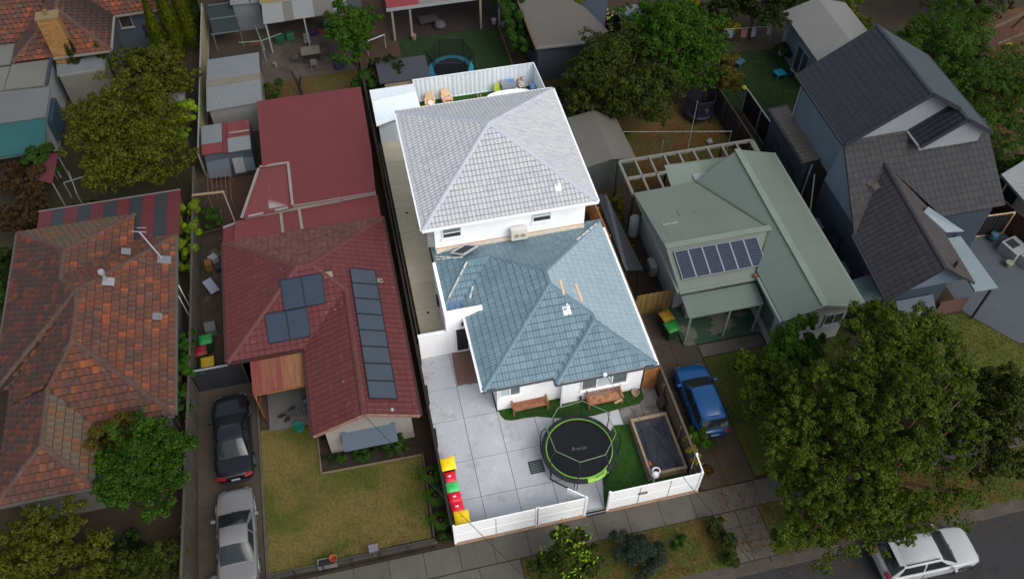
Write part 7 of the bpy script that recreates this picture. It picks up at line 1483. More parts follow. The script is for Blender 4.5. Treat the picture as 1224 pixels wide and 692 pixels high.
CY = [(-17.35, 35.2, 4.4, .48, L_CYP, 'slim dark pencil cypress beside the tan chimney'), (-15.75, 35.3, 3.2, .34, L_CYPY, 'slim golden pencil cypress in front of the blue grey wall'), (-12.3, 36.4, 5.2, .46, L_CYPY, 'shortest golden pencil cypress of the row by the pale yellow fence'), (-11.45, 37.2, 7.0, .50, L_CYPY, 'tall golden pencil cypress second in the row by the pale yellow fence'), (-10.6, 38.1, 7.6, .50, L_CYPY, 'tall golden pencil cypress third in the row nearest the pale yellow fence'), (-10.3, 40.0, 7.2, .52, L_CYP, 'dark pencil cypress at the far end of the row by the pale yellow fence')]
def cypress(x, y, h, r, m_, lab, seed):
    root = thing('pencil_cypress', lab, 'tree', (x, y, 0), 'pencil cypresses' if m_ is L_CYPY else None)
    q_ = np.random.default_rng(seed); n = int(6500 * h / 5)
    t = q_.uniform(0.02, 1, n) ** .9; a = q_.uniform(0, 2 * math.pi, n)
    R = r * np.minimum(1, (1.02 - t) * 1.9) ** .75 * (0.72 + .28 * q_.uniform(0, 1, n)) * (1 + .12 * np.sin(a * 5 + t * 14))
    p = np.stack([x + R * np.cos(a), y + R * np.sin(a), .15 + t * h], 1)
    s = .06 * q_.uniform(.6, 1.4, (n, 1)); up = np.array([0, 0, 1.0]) + np.stack([np.cos(a), np.sin(a), 0 * a], 1) * .45 + q_.normal(size=(n, 3)) * .22
    up /= np.linalg.norm(up, axis=1)[:, None]; tn = np.stack([-np.sin(a), np.cos(a), 0 * a], 1) + q_.normal(size=(n, 3)) * .3
    V = np.stack([p - up * s, p + tn * s * .45, p + up * s * 1.7, p - tn * s * .45], 1).reshape(-1, 3)
    np_mesh('crown', V, np.arange(len(V)).reshape(-1, 4), m_, root); MB().tube([(x, y, 0), (x, y, h * .9)], [.09, .02], 6).build('trunk', BARK, root)
for i, c in enumerate(CY): cypress(*c, 60 + i)
plant('round_shrub', 'light green bush spilling over the pale roofed shelter', 'shrub', [(-10.7, 29.4, 1.9, .8), (-11.2, 28.0, 1.4, .6)], 5000, .09, L_LIME, BARK, (-10.7, 29.4), .06, seed=30)
plant('round_shrub', 'small green shrub under the blue grey wall at the top left', 'shrub', [(-12.6, 38.5, .8, .8)], 2500, .09, L_BRIGHT, BARK, (-12.6, 38.5), .05, seed=31)
plant('climbing_shrub', 'yellow green climbing shrub between the striped verandah and the driveway fence', 'shrub', [(-10.75, 21.4, 1.7, .7), (-10.8, 20.1, 1.6, .7), (-10.85, 18.8, 1.4, .65), (-10.95, 17.7, 1.0, .5)], 10000, .09, L_VINE, BARK, (-10.8, 20), .06, seed=32)
plant('climbing_shrub', 'dark green climbing shrub between the terracotta wall and the driveway fence', 'shrub', [(-10.95, 12.4, 1.6, .6), (-10.95, 11.4, 1.8, .62), (-11.0, 10.3, 1.7, .62), (-11.05, 9.3, 1.6, .58), (-11.05, 8.5, 1.4, .5)], 9000, .08, L_HEDGE, BARK, (-11.15, 11), .05, seed=33)
plant('clipped_bush', 'clipped green bush inside the timber cage in the side yard', 'shrub', [(-9.75, 21.35, .75, .62), (-9.55, 21.1, .6, .5)], 3500, .06, L_HEDGE, BARK, (-9.7, 21.3), .05, seed=34)
plant('broad_tree', 'bright green tree between the paved patio and the red edged carport', 'tree', [(-.3, 33.7, 2.8, 1.6), (-.6, 34.8, 3.2, 1.2), (.8, 34.4, 2.8, 1.2), (-.6, 32.8, 2.0, 1.0)], 13000, .10, L_BRIGHT, BARK, (-.1, 34), .13, seed=35)
plant('round_shrub', 'dark grey green shrub beside the low dark grey shed roof', 'shrub', [(1.7, 31.1, 1.3, 1.15), (2.6, 30.8, 1.5, .7)], 7000, .08, L_SHADE, BARK, (1.7, 31.1), .07, seed=36)
plant('round_shrub', 'smaller green shrub left of the dark grey green shrub behind the flat red roof', 'shrub', [(.1, 31.0, 1.0, .95)], 4500, .08, L_HEDGE, BARK, (.1, 31), .06, seed=37)
plant('round_shrub', 'low green shrub on the grass beside the grey corrugated shed', 'shrub', [(-5.6, 31.9, .7, .6), (-5.7, 30.2, .6, .6)], 3000, .09, L_HEDGE, BARK, (-5.6, 31.8), .05, seed=38)
plant('potted_plant', 'small yellow green plant in the white square planter', 'plant', [(-6.6, 40.0, .75, .35)], 700, .09, L_CYPY, None, (-6.6, 40), seed=39)
plant('column_hedge', 'tall dark green columnar shrub on the boundary of the carport lawn', 'shrub', [(10.5, 32.8, 2.3, .9, 1.2), (10.5, 31.3, 1.9, .8, 1.2), (10.6, 34.6, 2.4, .9, 1.2), (10.6, 36.4, 2.4, .9, 1.2)], 10000, .09, L_HEDGE, BARK, (10.5, 33), .08, seed=40)
plant('broad_tree', 'largest dark olive tree behind the grey gabled shed', 'tree', [(15.0, 24.7, 3.2, 3.0), (13.2, 25.1, 2.8, 2.0), (16.7, 23.2, 2.7, 2.0), (15.2, 26.7, 3.7, 2.0), (12.5, 24.0, 2.0, 1.4), (16.6, 25.4, 3.3, 2.0), (14.8, 23.4, 2.6, 1.6)], 30000, .11, L_DK, BARK, (15, 24.8), .2, seed=41, jag=.3)
plant('broad_tree', 'bright green tree behind the dark olive tree and the dark lawn', 'tree', [(19.2, 26.6, 3.7, 2.5), (20.8, 27.7, 3.8, 1.9), (18.5, 27.7, 4.1, 1.9), (19.5, 25.3, 3.0, 1.9), (18.2, 29.4, 3.6, 1.8)], 22000, .11, L_BRIGHT, BARK, (19.3, 26.8), .2, seed=42)
plant('round_shrub', 'brownish olive shrub against the brown fence beside the dark lawn', 'shrub', [(21.9, 24.8, 2.2, 1.1), (22.3, 26.2, 2.2, 1.0)], 5500, .09, L_BROWN, BARK, (21.9, 24.9), .07, seed=43)
plant('broad_tree', 'dark green tree beside the garden studio at the top', 'tree', [(26.4, 30.6, 3.0, 2.1), (24.6, 31.2, 2.6, 1.6), (28.2, 31.0, 2.8, 1.6)], 14000, .11, L_SHADE, BARK, (26.4, 30.8), .15, seed=44)
plant('round_shrub', 'yellow green spiky shrub behind the washing line', 'shrub', [(23.6, 31.8, 1.3, 1.0), (24.7, 31.0, 1.2, .8), (22.6, 32.6, 1.4, 1.0)], 6000, .11, L_YEL, BARK, (23.6, 31.6), .06, seed=45)
plant('round_shrub', 'shaded green shrub at the corner of the garden studio', 'shrub', [(27.5, 28.0, 1.0, .6)], 2500, .09, L_SHADE, BARK, (27.5, 28), .05, seed=46)
plant('round_shrub', 'yellow green bush growing over the flat grey garage roof', 'shrub', [(15.3, 34.4, 2.4, .95), (15.0, 35.6, 2.5, 1.0)], 5500, .09, L_CYPY, BARK, (15.4, 34.6), .07, seed=47)
fb_ = plant('flowering_shrub', 'dark green shrub dotted with white flowers beside the flat grey garage', 'shrub', [(17.0, 33.0, 1.0, .95), (16.6, 34.2, 1.2, .7)], 4500, .09, L_SHADE, BARK, (17.0, 33.2), .06, seed=48)
V, F_ = scatter_leaves([(17.0, 33.0, 1.25, .95), (16.6, 34.2, 1.4, .75)], 130, .11, seed=49, up=1.2); np_mesh('flowers', V, F_, L_FLOWER, fb_, kind='stuff')
plant('round_shrub', 'dark green shrub between the umbrella and the dark olive tree', 'shrub', [(17.8, 30.7, 1.3, 1.1), (19.4, 30.9, 1.4, 1.0)], 6000, .10, L_HEDGE, BARK, (17.8, 30.8), .06, seed=50)
plant('round_shrub', 'tangled green shrub at the foot of the dark olive tree by the grey shed', 'shrub', [(12.4, 23.9, 1.1, .9), (11.5, 25.0, .9, .8), (13.6, 23.8, .9, .7), (11.6, 26.6, .9, .8), (14.6, 22.6, .8, .7)], 7500, .09, L_DK, BARK, (12.4, 24), .06, seed=51)
plant('willow_tree', 'big feathery green tree behind the charcoal roofed house', 'tree', [(33.6, 21.6, 4.2, 2.6), (34.6, 17.6, 3.7, 2.7), (32.9, 20.6, 3.0, 2.0), (35.2, 15.9, 2.5, 1.9), (36.4, 23.6, 4.2, 2.4), (34.4, 19.4, 4.6, 2.3), (36.4, 20.2, 3.4, 2.2), (33.4, 19.0, 2.4, 2.0), (35.0, 21.6, 3.0, 2.2), (33.9, 23.6, 3.0, 2.0)], 85000, .10, L_WILLOW, BARK, (34.4, 19.6), .24, seed=52, aspect=.28)
plant('broad_tree', 'dark tree in the top right corner behind the swing set', 'tree', [(41.6, 29.6, 2.6, 2.3), (38.8, 30.6, 3.0, 2.4), (44.0, 30.4, 2.6, 2.3)], 12000, .12, L_SHADE, BARK, (41.6, 29.8), .18, seed=53)
plant('hedge', 'golden green hedge strip beside the garden studio roof', 'hedge', [(33.0, 26.2, 1.5, .7), (33.1, 27.6, 1.6, .7), (33.2, 29.0, 1.7, .8), (33.4, 30.6, 1.8, .9)], 6500, .09, L_CYPY, BARK, (33, 28), .06, seed=54)
plant('palm_shrub', 'spiky green shrub beside the open fronted shed at the far right', 'shrub', [(35.6, 13.9, 1.6, .9), (34.6, 15.0, 1.2, .8)], 3500, .12, L_BRIGHT, BARK, (35.6, 14), .06, seed=55, aspect=.25)
st = plant('street_tree', 'huge spreading street tree covering the front gardens beside the white car', 'tree',
    [(19.4, 2.2, 4.9, 2.3), (20.9, .9, 4.7, 2.1), (17.4, 1.2, 4.2, 1.9), (15.2, -.8, 3.6, 1.8), (17.4, -1.6, 4.5, 2.0), (19.3, -1.7, 4.5, 1.9), (15.6, -2.9, 3.4, 1.5), (17.8, -3.0, 3.6, 1.6), (16.6, -3.6, 3.0, 1.3), (20.2, -2.6, 3.6, 1.4), (18.6, .2, 5.2, 1.9), (21.6, -.6, 4.0, 1.6), (18.7, -4.3, 3.2, 1.2), (20.3, -4.2, 3.2, 1.1), (20.7, 3.0, 4.8, 1.8), (22.4, 2.6, 4.2, 1.8), (14.2, -4.3, 2.4, 1.1), (15.5, -4.5, 2.6, 1.1), (16.9, -4.3, 2.8, 1.2), (16.4, .4, 3.8, 1.6), (14.8, .6, 3.0, 1.2), (13.9, -3.6, 2.4, 1.0)], 100000, .085, L_STREET, BARK_R, (18.2, -1.9), .24, seed=56, jag=.32, shell=.6, subr=.27, sub=10)
plant('street_tree', 'thin branched tree leaning over the driveway apron near the blue hatchback', 'tree', [(14.3, -2.9, 2.6, 1.2), (13.3, -4.0, 2.2, .9), (14.2, -1.2, 2.6, 1.1)], 7000, .09, L_STREET, BARK_R, (14.6, -2.6), .09, seed=57, jag=.4, subr=.26)
plant('broad_tree', 'rounded green tree hiding the front corner of the pale green roofed house', 'tree', [(17.6, 5.0, 3.0, 1.25), (16.7, 4.5, 2.5, .95), (18.3, 4.6, 2.4, .9)], 9500, .09, L_BRIGHT, BARK, (17.5, 4.9), .1, seed=58, jag=.32)
plant('broad_tree', 'dark olive tree at the right edge above the road', 'tree', [(22.9, -2.6, 3.0, 1.7), (24.9, -.2, 2.8, 1.7), (24.6, -1.9, 2.8, 1.5), (26.4, -1.2, 2.6, 1.5), (23.2, -.8, 2.6, 1.4)], 19000, .10, L_DK, BARK, (24.2, -1.6), .16, seed=59, jag=.3)
plant('broad_tree', 'olive green shrub tree on the lawn between the blue hatchback and the street tree', 'tree', [(15.5, 4.3, 1.9, 1.25), (14.9, 2.2, 2.0, 1.2), (16.2, 3.0, 2.4, 1.3)], 10000, .09, L_STREET, BARK, (15.5, 3.2), .08, seed=60, jag=.32)
v1 = plant('young_tree', 'young tree with bright new shoots on the nature strip in front of the white gate', 'tree', [(4.5, -2.2, 1.9, 1.1), (4.3, -1.7, 2.7, .6), (5.3, -2.6, 1.5, .9), (3.4, -2.4, 1.5, .75), (4.9, -1.9, 2.2, .6), (4.4, -3.2, 1.4, .9)], 8000, .085, L_DK, BARK, (4.5, -2.2), .06, seed=61, jag=.45, subr=.3)
V, F_ = scatter_leaves([(4.5, -2.2, 2.1, 1.1), (4.3, -1.6, 3.0, .5)], 300, .075, seed=62, jag=.4); np_mesh('new_shoots', V, F_, L_TIP, v1, kind='stuff')
plant('dusty_shrub', 'dusty blue green shrub on the nature strip in front of the white slat fence', 'shrub', [(7.3, -2.3, .85, .95), (8.4, -2.7, .6, .65), (7.0, -1.75, .9, .5), (7.8, -3.0, .55, .65)], 9000, .065, L_BLUE, BARK, (7.3, -2.3), .05, seed=63, aspect=.3, jag=.35)
plant('round_shrub', 'scrubby green shrub along the driveway apron on the nature strip', 'shrub', [(11.35, -2.1, .5, .5), (11.5, -2.9, .6, .55), (11.4, -3.5, .5, .5)], 3600, .08, L_DK, BARK, (11.4, -2.8), .04, seed=64, jag=.4)
plant('round_shrub', 'low weedy plant on the nature strip beside the dusty shrub', 'shrub', [(9.6, -2.3, .3, .4)], 700, .07, L_BRIGHT, None, (9.6, -2.3), seed=65)
for i, (x, y, r, lab) in enumerate(((-4.25, 5.0, .30, 'smallest clipped shrub at the left end of the bed below the slate awning'), (-3.35, 4.98, .48, 'round clipped shrub in the middle of the bed below the slate awning'), (-1.75, 5.02, .58, 'widest clipped shrub at the right end of the bed below the slate awning'))):
    plant('clipped_bush', lab, 'shrub', [(x, y, r * .9, r), (x + r * .3, y, r * .8, r * .8)], int(4200 * r), .05, L_HEDGE, BARK, (x, y), .03, seed=70 + i)
plant('groundcover', 'dark leafy ground cover in the bed beside the red roofed porch', 'shrub', [(-4.95, 6.6, .25, .35), (-4.95, 7.6, .25, .35), (-2.5, 5.25, .2, .35), (-4.9, 5.3, .2, .3)], 2500, .06, L_SHADE, None, (-4.95, 6.8), seed=75)
def palm(x, y, lab, seed, R=.55, n=14):
    r_ = random.Random(seed); root = thing('fan_palm', lab, 'plant', (x, y, 0), None); b = MB()
    for i in range(n):
        a = 2 * math.pi * i / n + r_.uniform(-.2, .2); L = R * r_.uniform(.7, 1.15); z = .45
        for k in range(7):
            b2 = a + (k - 3) * .16; e = Vector((x + L * math.cos(b2), y + L * math.sin(b2), z + .12 - .30 * L + r_.uniform(-.04, .04))); o = Vector((x + .3 * L * math.cos(a), y + .3 * L * math.sin(a), z + .10)); sdv = (e - o).cross(Vector((0, 0, 1))).normalized() * .022; b.add([o, o.lerp(e, .6) + sdv, e, o.lerp(e, .6) - sdv], [(0, 1, 2, 3)])
    b.build('fronds', L_BRIGHT, root, fix=False); MB().tube([(x, y, 0), (x, y, .52)], [.06, .05], 6).build('stem', BARK, root)
for i, (x, y, lab) in enumerate(((-.36, 3.3, 'small fan palm in the strip level with the red lidded bins'), (-.34, 2.2, 'small fan palm in the middle of the strip beside the dark timber fence'), (-.32, 1.0, 'small fan palm nearest the street beside the dark timber fence'))): palm(x, y, lab, 80 + i)
plant('round_shrub', 'dark green shrub in the corner between the picket fence and the white slat fence', 'shrub', [(-.35, .4, .35, .4)], 1200, .07, L_SHADE, None, (-.35, .4), seed=84)
plant('round_shrub', 'green bush between the blue hatchback and the side fence', 'shrub', [(12.0, 2.3, .8, .55), (12.3, 2.0, .65, .45)], 2800, .08, L_BRIGHT, BARK, (12.1, 2.2), .04, seed=85)
plant('climber', 'yellowing climber on the front end of the brown side fence', 'plant', [(11.22, 1.3, 1.5, .3), (11.2, .7, 1.5, .28), (11.25, 1.9, 1.4, .22)], 1200, .07, L_YEL, None, (11.22, 1.2), seed=86)
plant('round_shrub', 'dry brown brush heap at the foot of the brown side fence on the driveway', 'shrub', [(11.7, .9, .15, .5, .4)], 900, .08, LEAF('dead_leaf', (84, 60, 44)), None, (11.7, .9), seed=87)
plant('round_shrub', 'weedy strip of leaves along the base of the pale green roofed house', 'shrub', [(12.6, 13.2, .2, .35), (12.7, 14.6, .25, .35), (12.6, 16.3, .4, .45), (12.8, 17.6, .5, .5)], 3000, .08, L_BROWN, None, (12.7, 15), seed=88)
plant('round_shrub', 'dark shrub in the shaded ground below the terracotta porch', 'shrub', [(-13.4, 2.9, .5, .7), (-14.6, .8, .5, .7)], 2500, .08, L_SHADE, None, (-13.4, 2.9), seed=89)

plant('round_shrub', 'dark undergrowth in the shade beneath the huge street tree', 'shrub', [(16.2, -1.2, .6, .9), (17.6, .6, .6, 1.0), (19.0, -.6, .6, 1.0), (18.0, 2.2, .6, .9), (20.6, 2.0, .6, .9), (15.6, 1.2, .5, .8), (16.9, -2.5, .5, .7)], 9000, .10, L_SHADE, None, (17.6, .4), seed=90)
# leaf litter under the street tree and along the driveway
q_ = np.random.default_rng(99); n = 2600
P = np.concatenate([np.stack([q_.normal(12.6, .9, n // 2), q_.uniform(-3.5, 3.0, n // 2)], 1), np.stack([q_.uniform(13.6, 26, n // 2), q_.normal(-3.4, .9, n // 2)], 1)])
P = P[(P[:, 0] > 11.5) & (P[:, 1] < 3)]
a = q_.uniform(0, 6.28, len(P)); s = q_.uniform(.025, .06, len(P)); z = np.where(P[:, 1] < -3.85, -.124, .07)
V = np.stack([np.stack([P[:, 0] + s * np.cos(a + k * 1.57) * (1 if k % 2 == 0 else .5), P[:, 1] + s * np.sin(a + k * 1.57) * (1 if k % 2 == 0 else .5), z + .006 * (k % 2)], 1) for k in range(4)], 1).reshape(-1, 3)
np_mesh('leaf_litter', V, np.arange(len(V)).reshape(-1, 4), LEAF('litter_leaf', (104, 76, 50)), kind='stuff')

P = np.stack([np.abs(q_.normal(0, .35, 90)) + .15, q_.uniform(.4, 9.6, 90)], 1); P = np.concatenate([P, np.stack([q_.uniform(.5, 8.5, 30), q_.uniform(.2, 7, 30)], 1)])
a = q_.uniform(0, 6.28, len(P)); s = q_.uniform(.015, .04, len(P))
V = np.stack([np.stack([P[:, 0] + s * np.cos(a + k * 1.57) * (1 if k % 2 == 0 else .5), P[:, 1] + s * np.sin(a + k * 1.57) * (1 if k % 2 == 0 else .5), np.full(len(P), .056 + .004 * (k % 2))], 1) for k in range(4)], 1).reshape(-1, 3)
np_mesh('leaf_litter', V, np.arange(len(V)).reshape(-1, 4), bpy.data.materials['litter_leaf'], kind='stuff')
# ------------------------------------------------------------------ cars
def car(label, paint, L=4.6, W=1.80, H=1.45, kind='sedan', rails=False, plate=True, dim=1.0):
    """nose towards +Y"""
    r = thing('parked_car', label, 'car')
    hw = W / 2; h0 = L / 2; zb = H * .62       # belt line
    suv = kind == 'suv'; hatch = kind == 'hatch'
    if suv: zb = H * .60
    zh = zb - .02                               # bonnet rear height
    ya = h0 - L * (.285 if not hatch else .25)   # windscreen base
    yb = ya - (.86 if not hatch else .80)         # roof front
    yd = -h0 + (L * .20 if kind == 'sedan' else .10 if suv else .14)    # rear window base
    yc = yd + (.70 if kind == 'sedan' else .42 if hatch else .48)           # roof rear
    # body loft
    st_ = [(-h0, .78, .36, zb * .80, zb * .86), (-h0 + .07, .91, .28, zb * .93, zb * .985), (-h0 + .35, .97, .22, zb * .975, zb * 1.0), (yd - .02, .99, .2, zb * .98, zb * 1.005), (0, 1.0, .2, zb * .985, zb * 1.0), (ya - .05, 1.0, .2, zb * .985, zb * 1.005),
           (ya + (h0 - ya) * .45, .975, .2, zb * .92, zb * .965), (h0 - .32, .94, .22, zb * .83, zb * .89), (h0 - .08, .83, .27, zb * .72, zb * .78), (h0, .66, .34, zb * .54, zb * .60)]
    b = MB(); V = []; nsec = 13
    for (y, k, zs, zsh, zt) in st_:
        w = hw * k
        half = [(-w * .88, zs), (-w * .985, zs + .12), (-w, zs + (zsh - zs) * .55), (-w * .965, zsh - .05), (-w * .90, zsh), (-w * .5, zt - .004), (0, zt + .006)]
        V += [(x, y, z) for x, z in half] + [(-x, y, z) for x, z in half[-2::-1]]
    F = [(i * nsec + j, i * nsec + j + 1, (i + 1) * nsec + j + 1, (i + 1) * nsec + j) for i in range(len(st_) - 1) for j in range(nsec - 1)]
    F += [tuple(range(nsec)), tuple((len(st_) - 1) * nsec + j for j in range(nsec))[::-1]]
    F += [(i * nsec, (i + 1) * nsec, (i + 1) * nsec + nsec - 1, i * nsec + nsec - 1) for i in range(len(st_) - 1)]
    b.add(V, F); body = b.build('body', paint, r, smooth=50)
    sb = body.modifiers.new('round', 'SUBSURF'); sb.levels = 1; sb.render_levels = 2
    for p_ in body.data.polygons: p_.use_smooth = True
    # cabin shell
    wb, wt = hw * .90, hw * (.70 if not suv else .72)
    zr = H
    stations = [(ya, wb * .94, wb * .90, zb - .03, zb), ((ya + yb) / 2, wb * .97, (wb + wt) / 2 * .94, zb - .03, (zb + zr) / 2 + .03), (yb, wb, wt * .98, zb - .03, zr - .03), ((yb + yc) / 2, wb, wt, zb - .03, zr + .015), (yc, wb * .99, wt * .97, zb - .03, zr - .03), ((yc + yd) / 2, wb * .96, (wb + wt) / 2 * .93, zb - .03, (zb + zr) / 2 + .03), (yd, wb * .92, wb * .88, zb - .03, zb)]
    V = []
    def sec(s_):
        y, w0, w1, z0, z1 = s_
        half = [(-w0, z0), (-(w0 * .35 + w1 * .65) - .01, z0 + (z1 - z0) * .62), (-w1, max(z0, z1 - .045)), (-w1 * .86, z1), (-w1 * .4, z1 + .02), (0, z1 + .027)]
        return [Vector((x, y, z)) for x, z in half] + [Vector((-x, y, z)) for x, z in half[-2::-1]]
    secs = [sec(s_) for s_ in stations]
    c = MB(); ns = 11
    for s_ in secs: V += s_
    c.add(V, [(i * ns + j, i * ns + j + 1, (i + 1) * ns + j + 1, (i + 1) * ns + j) for i in range(len(secs) - 1) for j in range(ns - 1)] + [tuple(range(ns)), tuple((len(secs) - 1) * ns + j for j in range(ns))])
    c.build('cabin', paint, r, smooth=60)
    GL = CARGLASS
    def quadpatch(A, B, C, D, u0, u1, v0, v1, off, nm, m_, par):
        A, B, C, D = map(Vector, (A, B, C, D)); f = lambda s, t: A.lerp(B, s).lerp(D.lerp(C, s), t)
        nrm = (B - A).cross(D - A).normalized()
        cen = f(.5, .5)
        if nrm.dot(cen - Vector((0, 0, zb * .7))) < 0: nrm = -nrm
        P = [f(u0, v0) + nrm * off, f(u1, v0) + nrm * off, f(u1, v1) + nrm * off, f(u0, v1) + nrm * off]
        g = MB(); Q = [p - nrm * .02 for p in P]; g.add(P + Q, [(0, 1, 2, 3), (0, 1, 5, 4), (1, 2, 6, 5), (2, 3, 7, 6), (3, 0, 4, 7)])
        return g.build(nm, m_, par)
    def strip(i0, cols, offs, nm, m_):
        """glass following the shell between three stations"""
        g = MB(); vs = []
        rows_ = [secs[i0], secs[i0 + 1], secs[i0 + 2]]
        rows2 = [[rows_[0][j].lerp(rows_[1][j], .07 if i0 == 0 else .06) for j in range(ns)], rows_[1], [rows_[2][j].lerp(rows_[1][j], .06 if i0 == 0 else .10) for j in range(ns)]]
        for rw in rows2:
            for j in cols: vs.append(rw[j] + Vector((0, offs[1], offs[2])))
        k = len(cols); g.add(vs, [(i * k + j, i * k + j + 1, (i + 1) * k + j + 1, (i + 1) * k + j) for i in range(2) for j in range(k - 1)]); return g.build(nm, m_, r, smooth=True)
    strip(0, [2, 3, 4, 5, 6, 7, 8], (0, .012, .014), 'windscreen', GL)
    strip(4, [2, 3, 4, 5, 6, 7, 8], (0, -.012, .014), 'rear_window', GL)
    for sd_ in (0, 1):
        ci = (0, 1, 2) if sd_ == 0 else (ns - 1, ns - 2, ns - 3)
        # side glass: two panes either side of the B pillar
        lo = lambda y_t, i: secs[i][ci[0]]
        yB = (yb + yc) / 2 + .12
        def sidept(y, t):
            ys = [s_[0].y for s_ in secs]
            for i in range(len(secs) - 1):
                if ys[i] >= y >= ys[i + 1]:
                    k = (ys[i] - y) / (ys[i] - ys[i + 1]); a_, m_, b_ = [secs[i][c_].lerp(secs[i + 1][c_], k) for c_ in ci]
                    p = a_.lerp(m_, t / .6) if t < .6 else m_.lerp(b_, (t - .6) / .4)
                    return p + Vector((-.014 if sd_ == 0 else .014, 0, .006))
            return secs[3][ci[1]]
        for (f0, f1, t0, t1) in ((ya - .30, yb - .05, yB + .05, yB + .05), (yB - .05, yB - .05, yc + .02, yd + .30)):
            g = MB(); vs = []
            for s_ in range(5):
                for t in (0.16, .5, .9):
                    yl = f0 + (f1 - f0) * (t - .16) / .74; yr_ = t0 + (t1 - t0) * 0; 
                    e0 = f0 + (f1 - f0) * (t - .16) / .74; e1 = (t1 + (t0 - t1) * (t - .16) / .74)
                    vs.append(sidept(e0 + (e1 - e0) * s_ / 4, t))
            g.add(vs, [(s_ * 3 + t, s_ * 3 + t + 1, (s_ + 1) * 3 + t + 1, (s_ + 1) * 3 + t) for s_ in range(4) for t in range(2)]); g.build('side_window', GL, r, smooth=True)
        sx = -1 if sd_ == 0 else 1
        m = MB(); m.obox((sx * (hw + .07), ya - .25, zb + .03), (.20, .13, .13)); m.build('wing_mirror', paint, r, bevel=.03)
        for yy in (yB + .25, yB - .62): MB().obox((sx * (hw * .985), yy, zb - .12), (.03, .18, .03)).build('door_handle', paint, r)
        lines = MB()
        for yy in (ya - .12, yB, yc - .05): lines.beam((sx * (hw * .992), yy, zb - .06), (sx * (hw * 1.0), yy, .38), .012, .012)
        lines.build('door_gap', BLACK, r)
        for yy in (h0 - L * .195, -h0 + L * .205):
            rr = .32 if not suv else .35
            arch = MB(); pts = [(sx * (hw * .985), yy + (rr + .06) * math.cos(a), rr + (rr + .06) * math.sin(a)) for a in [math.pi * i / 12 - .1 for i in range(13)]]
            arch.tube(pts, .035, 5); arch.build('wheel_arch', BLACK if suv else paint, r, smooth=True)
            wv = MB(); wv.lathe([(rr * .62, -.10), (rr * .92, -.11), (rr, -.07), (rr, .07), (rr * .92, .11), (rr * .62, .10)], 22, (sx * (hw - .10), yy, rr), 'x'); wh_ = wv.build('wheel', RUBBER, r, smooth=True)
            rm = MB(); xo_ = sx * (hw + .0); rm.lathe([(0, 0), (rr * .14, 0), (rr * .18, -sx * .015)], 12, (xo_, yy, rr), 'x'); rm.lathe([(rr * .58, 0), (rr * .66, 0), (rr * .66, -sx * .05)], 22, (xo_, yy, rr), 'x')
            for k in range(7):
                a = 2 * math.pi * k / 7; rm.beam((xo_ - sx * .01, yy + rr * .12 * math.cos(a), rr + rr * .12 * math.sin(a)), (xo_ - sx * .01, yy + rr * .62 * math.cos(a), rr + rr * .62 * math.sin(a)), .05, .02, up=(1, 0, 0))
            rm.build('rim', RIM, wh_)
        q1 = MB(); q1.obox((sx * hw * .66, h0 - .16, zb * .66), (hw * .40, .20, .10), -sx * .42, -.3); q1.build('headlight', LAMPG, r, bevel=.03)
        tz = zb * .86 if not suv else zb * .92
        q2 = MB(); q2.obox((sx * hw * .70, -h0 + .05, tz), (hw * .46, .14, .13), sx * .28, .15); q2.build('tail_light', TAIL, r, bevel=.02)
    if plate: MB().obox((0, -h0 - .005, zb * .66), (.38, .02, .11)).build('number_plate', PLATE, r)
    MB().obox((0, h0 - .02, zb * .45), (hw * 1.1, .06, .16), 0, -.1).build('grille', BLACK, r, bevel=.02)
    MB().obox((0, -h0 + .015, .34), (hw * 1.35, .06, .12)).build('rear_bumper_trim', BLACK, r)
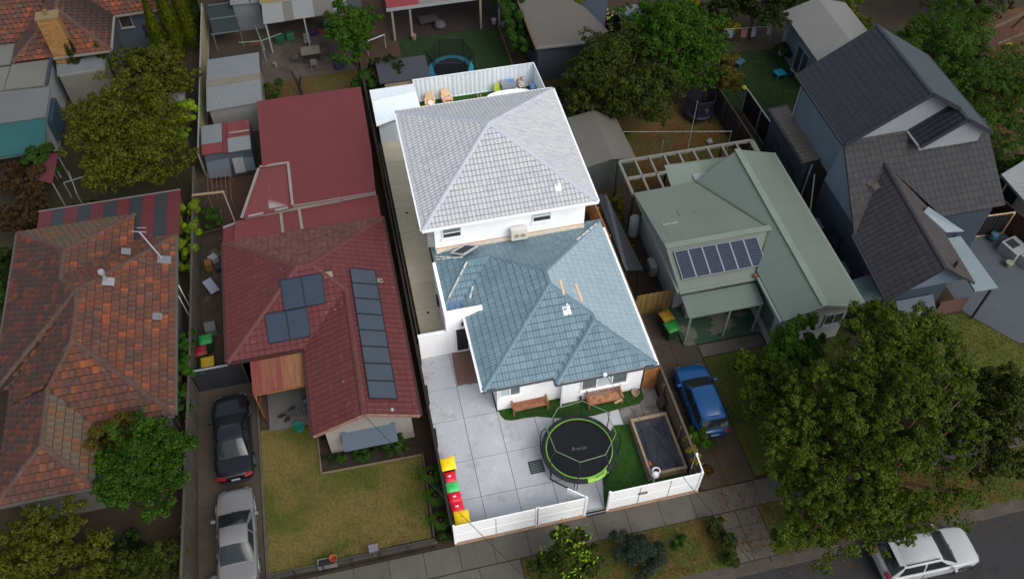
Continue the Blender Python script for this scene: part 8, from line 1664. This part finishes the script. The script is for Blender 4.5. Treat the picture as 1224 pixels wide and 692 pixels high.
    if rails:
        for sx in (-1, 1): MB().tube([(sx * wt * .90, yb - .12, zr - .0), (sx * wt * .93, yb - .25, zr + .07), (sx * wt * .93, yc + .2, zr + .07), (sx * wt * .90, yc + .06, zr - .0)], .022, 6).build('roof_rail', BLACK, r, smooth=True)
    if suv or hatch: MB().slab([(-wt * .86, yc + .02, zr), (wt * .86, yc + .02, zr), (wt * .80, yc - .20, zr - .03), (-wt * .80, yc - .20, zr - .03)], .03).build('spoiler', paint, r)
    for sx in (-1, 1): MB().beam((sx * .12, ya + .03, zb + .02), (sx * .12 + .52, ya - .10, zb + .075), .02, .015).build('wiper', BLACK, r)
    return r
CARGLASS = M('car_glass', (.008, .011, .013), (.016, .022, .024), rough=.12, scale=1.6, spread=.6, spec=.3)
RIM = M('alloy_rim', S(120, 124, 128), rough=.35, metal=.5); LAMPG = M('headlamp', S(120, 128, 132), rough=.15); TAIL = M('tail_lamp', S(120, 16, 18), rough=.25); PLATE = M('white_plate', S(150, 152, 152), rough=.5)
BLK = M('black_car_paint', (.006, .0065, .009), rough=.25, spec=.3, coat=.25); SIL = M('silver_car_paint', S(116, 116, 116), rough=.32, metal=.15, coat=.4); BLU = M('blue_car_paint', S(10, 72, 128), rough=.3, coat=.3, metal=.1); WHT = M('dull_white_car_paint', S(172, 176, 178), S(166, 170, 172), rough=.35, coat=.3)
put(car('black sedan parked by the black driveway gate', BLK, 4.55, 1.70, 1.42), -8.98, 7.15, .03, rad(1.5))
put(car('silver sedan parked nearest the street on the left driveway', SIL, 4.55, 1.68, 1.42), -8.96, 2.15, .03, rad(.5))
put(car('bright blue hatchback parked on the dark driveway beside the brown side fence', BLU, 3.95, 1.66, 1.46, 'hatch'), 12.85, 4.15, .03, rad(-1.5))
put(car('white SUV with black roof rails parked under the street tree on the road', WHT, 4.35, 1.80, 1.60, 'suv', True), 19.5, -5.15, -.13, rad(-91))
tag(MB().lathe([(0, 0), (.26, 0), (.32, .5), (.0, .55)], 14, (-9.95, .35, .03)).build('tub', M('pale_green_tub', S(84, 98, 88), rough=.6), smooth=True), 'pale green tub at the street end of the driveway beside the silver sedan', 'tub')
